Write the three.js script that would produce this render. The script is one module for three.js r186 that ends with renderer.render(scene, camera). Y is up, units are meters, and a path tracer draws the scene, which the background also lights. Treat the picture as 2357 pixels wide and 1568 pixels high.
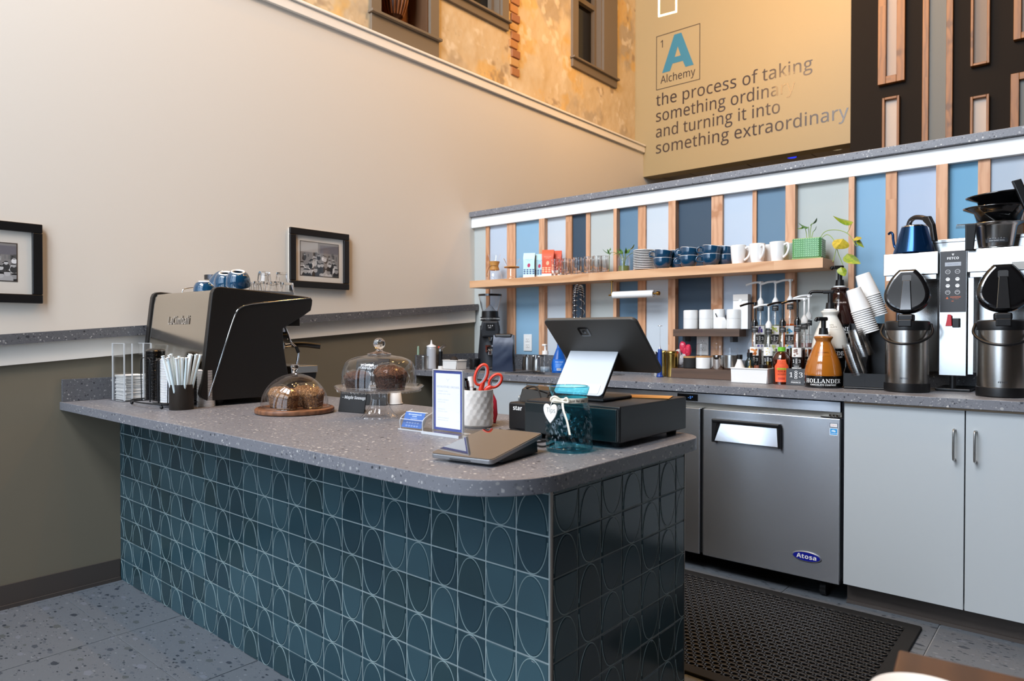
import * as THREE from 'three';
import { RoundedBoxGeometry } from 'three/addons/geometries/RoundedBoxGeometry.js';
import { mergeGeometries, toCreasedNormals } from 'three/addons/utils/BufferGeometryUtils.js';
import { RectAreaLightUniformsLib } from 'three/addons/lights/RectAreaLightUniformsLib.js';
import { FontLoader } from 'three/addons/loaders/FontLoader.js';
import { TextGeometry } from 'three/addons/geometries/TextGeometry.js';

// ---------------------------------------------------------------- camera, sky, daylight, exposure
const scene = new THREE.Scene();
const FPX = 1576.54, EYE = new THREE.Vector3(3.503, 1.169, 0);
const camera = new THREE.PerspectiveCamera(2 * Math.atan(784 / FPX) * 180 / Math.PI, 2357 / 1568, 0.05, 60);
camera.position.copy(EYE);
camera.rotation.set(-0.0113958, 0.703232, 0.00085338, 'YXZ');
camera.focus = 2.5; camera.userData.fStop = 4.5;
camera.updateMatrixWorld();
scene.add(camera);

const renderer = new THREE.WebGLRenderer({ antialias: true });
renderer.toneMapping = THREE.LinearToneMapping;
renderer.toneMappingExposure = 0.9;
renderer.shadowMap.enabled = true;

scene.background = new THREE.Color().setRGB(0.88, 0.96, 1.06);   // bright overcast sky outside the shop front
scene.backgroundIntensity = 2.0;

RectAreaLightUniformsLib.init();
// daylight of the tall shop-front windows behind the camera: [x centre, width, y centre, height, radiance]
const SHOP_Z = 1.75;
const BAYS = [[0.27, 0.46], [1.42, 1.0], [2.6, 1.0]];
const LEVELS = [[0.75, 2.55], [2.70, 3.55], [4.35, 7.35]];
const DAY = [3.4, 6.5, 29.0];
for (const [bx, bw] of BAYS) LEVELS.forEach(([y0, y1], i) => {
  const l = new THREE.RectAreaLight(i ? new THREE.Color().setRGB(0.88, 0.95, 1.04) : new THREE.Color().setRGB(0.66, 0.86, 1.12), DAY[i], bw, y1 - y0);
  l.position.set(bx, (y0 + y1) / 2, SHOP_Z - 0.06); l.name = 'window_daylight';
  l.lookAt(bx, (y0 + y1) / 2, -5); scene.add(l);
});

// ---------------------------------------------------------------- helpers
let seed = 12345;
const rnd = (a = 0, b = 1) => { seed = (seed + 0x6d2b79f5) | 0; let t = Math.imul(seed ^ (seed >>> 15), 1 | seed); t = (t + Math.imul(t ^ (t >>> 7), 61 | t)) ^ t; return a + (b - a) * (((t ^ (t >>> 14)) >>> 0) / 4294967296); };
const V = (x, y, z) => new THREE.Vector3(x, y, z);
// a photo pixel gives a direction; the distance comes from the plane the thing stands on
function ray(px, py) { return V((px - 1178.5) / FPX, -(py - 784) / FPX, -1).applyQuaternion(camera.quaternion); }
function onPlane(px, py, axis, v) { const d = ray(px, py), k = (v - EYE[axis]) / d[axis]; return EYE.clone().addScaledVector(d, k); }
const onY = (px, py, y) => onPlane(px, py, 'y', y), onZ = (px, py, z) => onPlane(px, py, 'z', z), onX = (px, py, x) => onPlane(px, py, 'x', x);
const fwd = ray(1178.5, 784);
const mpp = (p) => p.clone().sub(EYE).dot(fwd) / FPX;       // metres in one pixel at that place
const toCam = (p) => Math.atan2(EYE.x - p.x, EYE.z - p.z);  // turn that makes local +z look at the viewer's side

const used = {};
function numbered(n) { const k = used[n] = (used[n] ?? -1) + 1; return k ? n + '_' + String(k).padStart(3, '0') : n; }
function add(parent, name, geo, mat, label) {
  const m = new THREE.Mesh(geo, mat); m.castShadow = m.receiveShadow = true;
  m.name = parent === scene ? numbered(name) : name; if (label) m.userData.label = label;
  parent.add(m); return m;
}
function thing(name, label, category, pos = [0, 0, 0], turn = 0, group) {
  const o = new THREE.Group(); o.name = numbered(name); scene.add(o);
  if (pos.isVector3) o.position.copy(pos); else o.position.set(...pos);
  o.rotation.y = turn; o.userData = { label, category }; if (group) o.userData.group = group; return o;
}
function struct(name, geo, mat, label, category) {
  const o = geo ? add(scene, name, geo, mat) : (() => { const g = new THREE.Group(); g.name = numbered(name); scene.add(g); return g; })();
  o.userData = { kind: 'structure', label, category }; return o;
}
function copyOf(root, pos, turn, label, group) {
  const r = root.clone(); r.name = numbered(root.name.replace(/_\d{3}$/, '')); r.userData = { ...root.userData, label };
  if (group) r.userData.group = group; r.position.copy(pos.isVector3 ? pos : V(...pos)); r.rotation.y = turn; scene.add(r); return r;
}
const prep = (g) => { const q = g.index ? g.toNonIndexed() : g; for (const k of Object.keys(q.attributes)) if (!['position', 'normal', 'uv', 'color'].includes(k)) q.deleteAttribute(k); return q; };
const merge = (list) => mergeGeometries(list.map(prep), false);
const put = (g, p, r) => { p ??= [0, 0, 0]; if (r) g.rotateX(r[0]).rotateY(r[1]).rotateZ(r[2]); return g.translate(p[0], p[1], p[2]); };
const box = (w, h, d, p, r) => put(new THREE.BoxGeometry(w, h, d), p, r);
const rb = (w, h, d, rad, p, r, s = 2) => put(new RoundedBoxGeometry(w, h, d, s, Math.min(rad, w / 2.01, h / 2.01, d / 2.01)), p, r);
const bar = (x0, x1, y0, y1, z0, z1, rad = 0) => rad ? rb(x1 - x0, y1 - y0, z1 - z0, rad, [(x0 + x1) / 2, (y0 + y1) / 2, (z0 + z1) / 2]) : box(x1 - x0, y1 - y0, z1 - z0, [(x0 + x1) / 2, (y0 + y1) / 2, (z0 + z1) / 2]);
const cyl = (r0, r1, h, p = [0, 0, 0], n = 24, open = false) => put(new THREE.CylinderGeometry(r1, r0, h, n, 1, open).translate(0, h / 2, 0), p);   // stands on p, r0 below
const lathe = (pts, n = 32) => new THREE.LatheGeometry(pts.map(([r, y]) => new THREE.Vector2(Math.max(r, 0), y)), n);
const smoothPts = (pts, k = 4) => { const c = new THREE.SplineCurve(pts.map(([x, y]) => new THREE.Vector2(x, y))); return c.getPoints(k * (pts.length - 1)).map((p) => [p.x, p.y]); };
const tube = (pts, r, seg = 24, rs = 8, closed = false) => new THREE.TubeGeometry(new THREE.CatmullRomCurve3(pts.map((p) => p.isVector3 ? p : V(...p)), closed, 'centripetal'), seg, r, rs, closed);
const ball = (r, p = [0, 0, 0], n = 16) => put(new THREE.SphereGeometry(r, n, Math.max(6, n * 0.7 | 0)), p);
const shapeOf = (pts) => { const s = new THREE.Shape(); pts.forEach(([x, y], i) => i ? s.lineTo(x, y) : s.moveTo(x, y)); s.closePath(); return s; };
const ext = (shape, depth, bevel = 0, n = 2, curve = 10) => new THREE.ExtrudeGeometry(Array.isArray(shape) ? shapeOf(shape) : shape, { depth: depth - 2 * bevel, bevelEnabled: bevel > 0, bevelSize: bevel, bevelThickness: bevel, bevelOffset: -bevel, bevelSegments: n, curveSegments: curve }).translate(0, 0, bevel);
const roundRect = (w, h, r, x = 0, y = 0) => { const s = new THREE.Shape(), a = x - w / 2, b = y - h / 2; s.moveTo(a + r, b); s.lineTo(a + w - r, b); s.absarc(a + w - r, b + r, r, -Math.PI / 2, 0); s.lineTo(a + w, b + h - r); s.absarc(a + w - r, b + h - r, r, 0, Math.PI / 2); s.lineTo(a + r, b + h); s.absarc(a + r, b + h - r, r, Math.PI / 2, Math.PI); s.lineTo(a, b + r); s.absarc(a + r, b + r, r, Math.PI, Math.PI * 1.5); return s; };
// uv in metres, read off the face a triangle lies on; k repeats per metre
function metric(geo, k = 1, ou = 0, ov = 0, swap = false) {
  const g = prep(geo), p = g.attributes.position, n = p.count, uv = new Float32Array(n * 2), a = V(), b = V(), c = V();
  for (let i = 0; i < n; i += 3) {
    a.fromBufferAttribute(p, i); b.fromBufferAttribute(p, i + 1); c.fromBufferAttribute(p, i + 2);
    const m = b.clone().sub(a).cross(c.clone().sub(a)); const ax = Math.abs(m.x), ay = Math.abs(m.y), az = Math.abs(m.z);
    for (let j = 0; j < 3; j++) { const q = [a, b, c][j]; let u = ay >= ax && ay >= az ? q.x : ax > az ? q.z : q.x, v = ay >= ax && ay >= az ? q.z : q.y; if (swap) [u, v] = [v, u]; uv[(i + j) * 2] = u * k + ou; uv[(i + j) * 2 + 1] = v * k + ov; }
  }
  g.setAttribute('uv', new THREE.BufferAttribute(uv, 2)); return g;
}
const tint = (geo, r, g, b) => { const q = prep(geo), n = q.attributes.position.count, c = new Float32Array(n * 3); for (let i = 0; i < n; i++) c.set([r, g, b], i * 3); q.setAttribute('color', new THREE.BufferAttribute(c, 3)); return q; };

// ---------------------------------------------------------------- textures and materials
function canvasTex(w, h, draw, srgb = true, repeat = false) {
  const c = document.createElement('canvas'); c.width = w; c.height = h; const x = c.getContext('2d'); draw(x, w, h);
  const t = new THREE.CanvasTexture(c); if (srgb) t.colorSpace = THREE.SRGBColorSpace;
  if (repeat) t.wrapS = t.wrapT = THREE.RepeatWrapping; t.anisotropy = 8; return t;
}
function noise2(N, period, s0) {     // tileable value noise on an N x N grid, 0..1
  const P = period, grid = new Float32Array(P * P); const keep = seed; seed = s0; for (let i = 0; i < P * P; i++) grid[i] = rnd(); seed = keep;
  return (u, v) => { const x = ((u % 1) + 1) % 1 * P, y = ((v % 1) + 1) % 1 * P, i = x | 0, j = y | 0, fx = x - i, fy = y - j, sx = fx * fx * (3 - 2 * fx), sy = fy * fy * (3 - 2 * fy), g = (a, b) => grid[(b % P) * P + (a % P)]; return (g(i, j) * (1 - sx) + g(i + 1, j) * sx) * (1 - sy) + (g(i, j + 1) * (1 - sx) + g(i + 1, j + 1) * sx) * sy; };
}
const fbm = (s0, base, oct) => { const f = []; for (let o = 0; o < oct; o++) f.push(noise2(0, base << o, s0 + o * 77)); return (u, v) => { let a = 0, w = 0.5, t = 0; for (const n of f) { a += w * n(u, v); t += w; w *= 0.55; } return a / t; }; };
function pixelTex(w, h, fn, srgb = true) {
  const d = new Uint8Array(w * h * 4); for (let j = 0; j < h; j++) for (let i = 0; i < w; i++) { const c = fn(i / w, j / h), k = (j * w + i) * 4; d[k] = c[0]; d[k + 1] = c[1]; d[k + 2] = c[2]; d[k + 3] = 255; }
  const t = new THREE.DataTexture(d, w, h, THREE.RGBAFormat); t.magFilter = THREE.LinearFilter; t.minFilter = THREE.LinearMipmapLinearFilter; t.generateMipmaps = true; t.wrapS = t.wrapT = THREE.RepeatWrapping; if (srgb) t.colorSpace = THREE.SRGBColorSpace; t.needsUpdate = true; return t;
}
function chips(x, W, n, r0, r1, cols, squash = 1) {
  for (let i = 0; i < n; i++) {
    const cx = rnd(0, W), cy = rnd(0, W), r = r0 + (r1 - r0) * Math.pow(rnd(), 3), a0 = rnd(0, 6.28), k = 5 + (rnd(0, 3) | 0), rr = []; for (let j = 0; j < k; j++) rr.push(r * rnd(0.6, 1.15));
    x.fillStyle = cols[rnd(0, cols.length) | 0];
    for (const dx of [0, W, -W]) for (const dy of [0, W, -W]) { if (cx + dx < -r1 * 2 || cx + dx > W + r1 * 2 || cy + dy < -r1 * 2 || cy + dy > W + r1 * 2) continue; x.beginPath(); for (let j = 0; j < k; j++) { const a = a0 + j / k * 6.283; x.lineTo(cx + dx + Math.cos(a) * rr[j], cy + dy + Math.sin(a) * rr[j] * squash); } x.fill(); }
  }
}
const terrazzo = (base, light, dark) => canvasTex(1024, 1024, (x, W) => {
  x.fillStyle = base; x.fillRect(0, 0, W, W);
  chips(x, W, 8000, 0.9, 2.6, [...light, ...dark, base, base]); chips(x, W, 1900, 1.8, 6.5, dark); chips(x, W, 2200, 1.8, 7, light); chips(x, W, 160, 5, 10, [...light, ...dark]);
}, true, true);
const TERR = terrazzo('#73747a', ['#a3a2a2', '#c4c1bd', '#929190', '#838488'], ['#4c4d54', '#36383e', '#5b5c62', '#67686d']);
const TERR_LEDGE = terrazzo('#5d5e62', ['#8f8f90', '#a9a8a6', '#7d7e80', '#6d6e71'], ['#35363b', '#25262a', '#484950', '#525358']);
const FLOORTEX = canvasTex(1536, 1536, (x, W) => {
  x.fillStyle = '#676c72'; x.fillRect(0, 0, W, W);
  chips(x, W, 16000, 0.8, 3, ['#5a5f66', '#73787e', '#60656c', '#7e8286', '#545a62'], 0.6); chips(x, W, 2000, 4, 15, ['#3c424a', '#484e57', '#30363e', '#585e66', '#7b7f84'], 0.55); chips(x, W, 330, 12, 34, ['#383e47', '#474d56', '#595f67', '#727780', '#54595b'], 0.55);
}, true, true);
function wood(base, streak, knots, s0, w = 256, h = 1024) {
  const n1 = fbm(s0, 8, 4), n2 = fbm(s0 + 9, 16, 3), c = new THREE.Color(base), d = new THREE.Color(streak), ks = []; const keep = seed; seed = s0; for (let i = 0; i < knots; i++) ks.push([rnd(), rnd()]); seed = keep;
  return pixelTex(w, h, (u, v) => {
    let uu = u + 0.05 * (n1(u, v * 0.5) - 0.5), kn = 0; for (const [a, b] of ks) { const du = (u - a) * 1.0, dv = (v - b) * 4, r = Math.sqrt(du * du * 60 + dv * dv * 14); kn = Math.max(kn, Math.exp(-r * r * 3)); uu += 0.05 * Math.exp(-r) * Math.sign(du); }
    const ring = Math.pow(0.5 + 0.5 * Math.sin(uu * 95 + 10 * n1(uu * 0.5, v * 0.12)), 2), fine = n2(u * 4, v * 0.2); let k = 0.42 * ring + 0.35 * fine; k = Math.min(1, k + kn * 1.1);
    return [c.r, c.g, c.b].map((q, i) => 255 * Math.pow(q + ([d.r, d.g, d.b][i] - q) * k, 1 / 2.2));
  });
}
const MAT = {};
const mk = (color, roughness = 0.6, metalness = 0, more = {}) => new THREE.MeshPhysicalMaterial({ color, roughness, metalness, ...more });
const M = {
  cream: mk('#e0d9ce', 0.75), olive: mk('#78705f', 0.8), trimWhite: mk('#f3ede3', 0.5), fascia: mk('#e9ebea', 0.45), base: mk('#4a423d', 0.6), textwall: mk('#9d8a63', 0.55), darkwall: mk('#26221f', 0.95, 0, { specularIntensity: 0.2 }), greige: mk('#6a635b', 0.8), ceil: mk('#4a4642', 0.85), farwall: mk('#24211f', 0.85), brickPier: mk('#54402f', 0.85),
  terr: mk('#ffffff', 0.42, 0, { map: TERR }), ledge: mk('#ffffff', 0.5, 0, { map: TERR_LEDGE }),
  floor: mk('#ffffff', 0.45, 0, { map: FLOORTEX }), grout: mk('#8a8d90', 0.9),
  fir: mk('#ffffff', 0.55, 0, { map: wood('#d6a783', '#b17a52', 3, 11) }), firB: mk('#ffffff', 0.55, 0, { map: wood('#cf9c74', '#a66e46', 2, 29) }), firShelf: mk('#ffffff', 0.5, 0, { map: wood('#dcb087', '#b67d4e', 6, 47) }), walnut: mk('#ffffff', 0.5, 0, { map: wood('#5f4636', '#3a2a20', 2, 61) }), acacia: mk('#ffffff', 0.4, 0, { map: wood('#8a5b3c', '#4f3120', 2, 71) }), honeyWood: mk('#ffffff', 0.5, 0, { map: wood('#93602a', '#5f3913', 4, 83) }), table: mk('#ffffff', 0.45, 0, { map: wood('#56371f', '#331f12', 2, 97) }),
  steel: mk('#c9c8c5', 0.28, 1), brushed: mk('#bfc4cc', 0.23, 1, { anisotropy: 1.0, anisotropyRotation: Math.PI / 2 }), chrome: mk('#e2e2e2', 0.08, 1), darkSteel: mk('#55555a', 0.35, 1), gold: mk('#c9ab62', 0.2, 1), brass: mk('#b98f4a', 0.28, 1),
  black: mk('#0e0e10', 0.4), blackGloss: mk('#0b0b0d', 0.15, 0, { clearcoat: 0.6 }), blackMatte: mk('#161617', 0.75), charcoal: mk('#2b2b2d', 0.55), bronze: mk('#3b352f', 0.4, 0.6), rubber: mk('#0a0a0b', 0.8),
  white: mk('#ecebe8', 0.4), whiteGloss: mk('#f0efec', 0.15, 0, { clearcoat: 0.5 }), paper: mk('#f3f2ef', 0.8), cardboard: mk('#d9d2c8', 0.8), kraft: mk('#c08f4f', 0.8), navy: mk('#123e5c', 0.12, 0, { clearcoat: 1, clearcoatRoughness: 0.05 }), cabinet: mk('#b9bfc2', 0.4), red: mk('#c8202c', 0.35), redOrange: mk('#e2402c', 0.35), greyGrip: mk('#8f9299', 0.6), mint: mk('#a9cdb8', 0.45),
  glass: mk('#ffffff', 0.02, 0, { transmission: 1, ior: 1.5, thickness: 0 }), clearPlastic: mk('#fbfbfb', 0.06, 0, { transmission: 1, ior: 1.46, thickness: 0 }), glassSolid: mk('#ffffff', 0.01, 0, { transmission: 1, ior: 1.5, thickness: 0.01 }), acrylic: mk('#fafcff', 0.03, 0, { transmission: 1, ior: 1.48, thickness: 0.01 }), frosted: mk('#eef1f4', 0.5, 0, { transmission: 0.55, thickness: 0 }),
};
const font = await new FontLoader().loadAsync('fonts/droid/droid_sans_regular.typeface.json');
const fontB = await new FontLoader().loadAsync('fonts/droid/droid_sans_bold.typeface.json');
const lettering = (txt, size, f = font, depth = 0.003) => new TextGeometry(txt, { font: f, size, depth, curveSegments: 5, bevelEnabled: false });
const widthTo = (g, w) => { g.computeBoundingBox(); const b = g.boundingBox; g.translate(-b.min.x, 0, 0).scale(w / (b.max.x - b.min.x), 1, 1); return g; };
const printMat = (w, h, draw, rough = 0.5, more = {}) => mk('#ffffff', rough, 0, { map: canvasTex(w, h, draw), ...more });
const say = (x, t, px, py, size, fill, weight = '', face = 'sans-serif', align = 'center') => { x.fillStyle = fill; x.font = `${weight} ${size}px ${face}`; x.textAlign = align; x.textBaseline = 'middle'; x.fillText(t, px, py); };
// label wrapped on a round body: faces local +z
const wrapLabel = (r0, r1, y0, y1, half, n = 14) => put(new THREE.CylinderGeometry(r1, r0, y1 - y0, n, 1, true, -half, 2 * half), [0, (y0 + y1) / 2, 0]);
// ================================================================ THE ROOM
const ROOM_X = 8.2, CEIL_Y = 7.9, BRICK_X = -0.097, BULK_Z = -6.196, WALL_TOP = 3.055;
const ledgeY = (z) => 1.160 - (z + 0.804) * 0.0762;          // the terrazzo ledge rises along the wall
// floor of large terrazzo-look tiles
{
  const fl = struct('floor', null, null, 'grey terrazzo tile floor with thin pale grout lines', 'floor');
  add(fl, 'grout_bed', bar(-0.3, ROOM_X + 0.2, -0.16, -0.004, -9.8, SHOP_Z + 0.3), M.grout);
  const kinds = [[0, 0], [0.37, 0.61], [0.73, 0.22], [0.15, 0.83], [0.52, 0.41]].map(([a, b]) => metric(rb(0.597, 0.03, 1.197, 0.002, [0, -0.015, 0], null, 1), 1 / 1.2, a, b));
  for (let i = -1; i < 13; i++) for (let j = 0; j < 10; j++) {
    const x = 0.64 - 0.301 + i * 0.6015, z = 1.383 + 0.6 - 1.2 * j; if (x > ROOM_X + 0.2) continue;
    const t = add(fl, 'tile', kinds[(i * 7 + j * 3 + 20) % 5], M.floor); t.position.set(x, 0, z); if ((i + j) % 2) t.rotation.y = Math.PI;
  }
}
// left wall: olive below, cream above, split by the rising ledge
const zyExt = (pts, x0, x1) => ext(pts.map(([z, y]) => [-z, y]), x1 - x0).rotateY(Math.PI / 2).translate(x0, 0, 0);   // outline in (z, y) pushed along x
{
  const wl = struct('wall_left', null, null, 'long wall painted cream above and olive below a rising ledge', 'wall');
  const zf = SHOP_Z + 0.2, ze = -9.8, cut = -3.85;
  add(wl, 'lower_wall', zyExt([[zf, -0.1], [zf, ledgeY(zf) - 0.06], [cut, ledgeY(cut) - 0.06], [cut, -0.1]], -0.3, 0), M.olive, 'olive painted lower wall');
  add(wl, 'upper_wall', zyExt([[zf, ledgeY(zf) - 0.06], [zf, WALL_TOP], [ze, WALL_TOP], [ze, -0.1], [cut, -0.1], [cut, ledgeY(cut) - 0.06]], -0.3, 0), M.cream, 'cream painted upper wall');
  const along = (y0, y1, x1, z0, z1) => zyExt([[z0, ledgeY(z0) + y0], [z0, ledgeY(z0) + y1], [z1, ledgeY(z1) + y1], [z1, ledgeY(z1) + y0]], 0.0005, x1);
  struct('trim_1', metric(along(-0.045, 0, 0.05, SHOP_Z, -3.69), 1.2), M.ledge, 'dark terrazzo ledge running along the cream wall', 'ledge');
  struct('trim_2', along(-0.132, -0.0455, 0.02, SHOP_Z, -3.69), M.trimWhite, 'white board directly below the terrazzo wall ledge', 'trim');
  const cap = struct('trim_3', null, null, 'white moulding along the top edge of the cream wall', 'moulding');
  add(cap, 'face_board', bar(0.0005, 0.022, 2.997, 3.0545, BULK_Z + 0.005, SHOP_Z, 0.003), M.trimWhite); add(cap, 'cap_strip', bar(-0.09, 0.034, 3.0555, 3.073, BULK_Z + 0.005, SHOP_Z, 0.004), M.trimWhite);
  struct('baseboard_left', zyExt([[SHOP_Z, 0.0], [SHOP_Z, 0.1], [-1.262, 0.1], [-1.262, 0.0]], 0.0005, 0.008), M.base, 'dark brown rubber baseboard below the olive wall', 'baseboard');
  struct('baseboard_left_cove', zyExt([[SHOP_Z, 0.0], [SHOP_Z, 0.016], [-1.262, 0.016], [-1.262, 0.0]], 0.0085, 0.016), M.base, 'small cove at the foot of the dark baseboard', 'baseboard');
}
// old masonry above the cream wall, with painted casings
const plasterNoise = [fbm(501, 4, 6), fbm(733, 6, 5), fbm(911, 12, 4), fbm(1301, 24, 3)];
const PLASTER = pixelTex(1024, 768, (u, v) => {
  const a = plasterNoise[0](u, v), b = plasterNoise[1](u, v), c = plasterNoise[2](u, v), d = plasterNoise[3](u, v);
  let col = [204, 182, 146]; const to = (t, k) => { k = Math.max(0, Math.min(1, k)); col = col.map((q, i) => q + (t[i] - q) * k); };
  to([214, 198, 170], (c - 0.5) * 3); to([168, 152, 130], Math.min(0.8, (a - 0.55) * 8)); to([212, 172, 104], Math.min(0.75, (b - 0.6) * 9)); to([186, 128, 78], (b - 0.74) * 14); to([224, 210, 186], Math.min(0.7, (d - 0.68) * 6)); to([138, 116, 92], Math.min(0.6, (0.27 - c) * 8));
  return col;
});
const PLASTER_B = pixelTex(512, 384, (u, v) => { const k = 255 * (0.5 * plasterNoise[0](u, v) + 0.3 * plasterNoise[2](u, v) + 0.2 * plasterNoise[3](u, v)); return [k, k, k]; }, false);
M.plaster = mk('#ffffff', 0.9, 0, { map: PLASTER, bumpMap: PLASTER_B, bumpScale: 0.03 });
M.casing = mk('#6f6253', 0.6); M.nicheWood = mk('#5c3d22', 0.7); M.voidGlass = mk('#0c0907', 0.12);
{
  const wu = struct('wall_left_upper', null, null, 'old plastered masonry wall with grey and ochre patches', 'wall');
  const holes = [[-3.33, -2.89, 3.255, 5.2], [-4.10, -3.42, 3.68, 5.4], [-5.57, -5.145, 3.68, 5.4]];
  const zs = [SHOP_Z + 0.2, BULK_Z]; const outline = new THREE.Shape(); outline.moveTo(-zs[0], 3.0); outline.lineTo(-zs[1], 3.0); outline.lineTo(-zs[1], CEIL_Y); outline.lineTo(-zs[0], CEIL_Y); outline.closePath();
  for (const [z0, z1, y0, y1] of holes) { const h = new THREE.Path(); h.moveTo(-z0, y0); h.lineTo(-z1, y0); h.lineTo(-z1, y1); h.lineTo(-z0, y1); h.closePath(); outline.holes.push(h); }
  add(wu, 'masonry', metric(ext(outline, 0.2).rotateY(Math.PI / 2).translate(BRICK_X - 0.2, 0, 0), 0.42), M.plaster);
  const brickTones = ['#a9744a', '#b9844f', '#9c6846', '#c2975f'].map((c) => mk(c, 0.9)), bg = rb(0.03, 0.062, 0.1, 0.006, null, null, 1);
  for (let i = 0; i < 32; i++) { const b = add(wu, 'brick', bg, brickTones[(i * 7) % 4]); b.position.set(BRICK_X + 0.002 + rnd(-0.006, 0.004), 3.285 + i * 0.072, -4.27 + (i % 2 ? 0.014 : -0.012) + rnd(-0.008, 0.008)); b.rotation.y = rnd(-0.05, 0.05); }
  const casing = (name, z0, z1, o0, o1, sillTop, sillBot, label, rail) => {
    const w = struct(name, null, null, label, 'window'), x1 = BRICK_X + 0.025;
    add(w, 'sill', bar(BRICK_X - 0.02, x1 + 0.025, sillTop - 0.018, sillTop, z0 - 0.012, z1 + 0.012, 0.003), M.casing);
    add(w, 'apron', bar(BRICK_X + 0.0005, x1, sillBot, sillTop - 0.019, z0, z1, 0.003), M.casing);
    add(w, 'jamb', bar(BRICK_X + 0.0005, x1, sillTop + 0.0005, 5.5, z0, o0), M.casing); add(w, 'jamb', bar(BRICK_X + 0.0005, x1, sillTop + 0.0005, 5.5, o1, z1), M.casing);
    for (const [a, b] of [[o0, o0 + 0.012], [o1 - 0.012, o1]]) add(w, 'reveal', bar(BRICK_X - 0.199, BRICK_X, sillTop + 0.0005, 5.4, a, b), rail ? M.casing : M.nicheWood, 'painted side lining');
    if (rail) {
      add(w, 'pane', bar(BRICK_X - 0.105, BRICK_X - 0.097, sillTop + 0.001, 5.38, o0 + 0.03, o1 - 0.03), M.voidGlass, 'dark window glass');
      add(w, 'sash', merge([bar(BRICK_X - 0.095, BRICK_X - 0.055, sillTop + 0.001, 5.38, o0 + 0.0125, o0 + 0.045), bar(BRICK_X - 0.095, BRICK_X - 0.055, sillTop + 0.001, 5.38, o1 - 0.045, o1 - 0.0125), bar(BRICK_X - 0.095, BRICK_X - 0.055, rail, rail + 0.045, o0 + 0.045, o1 - 0.045), bar(BRICK_X - 0.095, BRICK_X - 0.055, sillTop + 0.001, sillTop + 0.035, o0 + 0.045, o1 - 0.045)]), M.casing);
    }
    return w;
  };
  casing('window_1', -3.41, -2.81, -3.33, -2.89, 3.262, 3.07, 'bricked-up window recess holding a ribbed wooden ornament');
  casing('window_2', -4.176, -3.34, -4.10, -3.42, 3.655, 3.578, 'dark sash window with grey casing left of the brick chase', 4.3);
  casing('window_3', -5.81, -5.06, -5.57, -5.145, 3.655, 3.565, 'dark sash window with grey casing next to the lettered wall', 4.245);
  const infill = struct('wall_left_niche', metric(bar(BRICK_X - 0.22, BRICK_X - 0.2005, 3.2, 5.3, -3.4, -2.85), 0.9), mk('#8a5a38', 0.9), 'brown masonry infill at the back of the recess', 'wall');
  // carved ribbed ornament standing in the recess
  const o = thing('ribbed_ornament', 'brown ribbed wooden ornament in the recess above the moulding', 'ornament', [BRICK_X - 0.105, 3.262, -3.11]);
  add(o, 'stem', cyl(0.03, 0.02, 0.1, [0, 0, 0], 16), mk('#5a3013', 0.5));
  add(o, 'bowl', lathe([[0.02, 0.08], [0.06, 0.11], [0.085, 0.2], [0.09, 0.42], [0.07, 0.7], [0, 0.72]], 28), mk('#4a250d', 0.5));
  for (let i = 0; i < 18; i++) { const a = i / 18 * Math.PI * 2; add(o, 'rib', tube([[Math.cos(a) * 0.055, 0.095, Math.sin(a) * 0.055], [Math.cos(a) * 0.088, 0.2, Math.sin(a) * 0.088], [Math.cos(a) * 0.093, 0.42, Math.sin(a) * 0.093], [Math.cos(a) * 0.075, 0.69, Math.sin(a) * 0.075]], 0.007, 10, 6), mk('#7a4418', 0.4)); }
}
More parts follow.
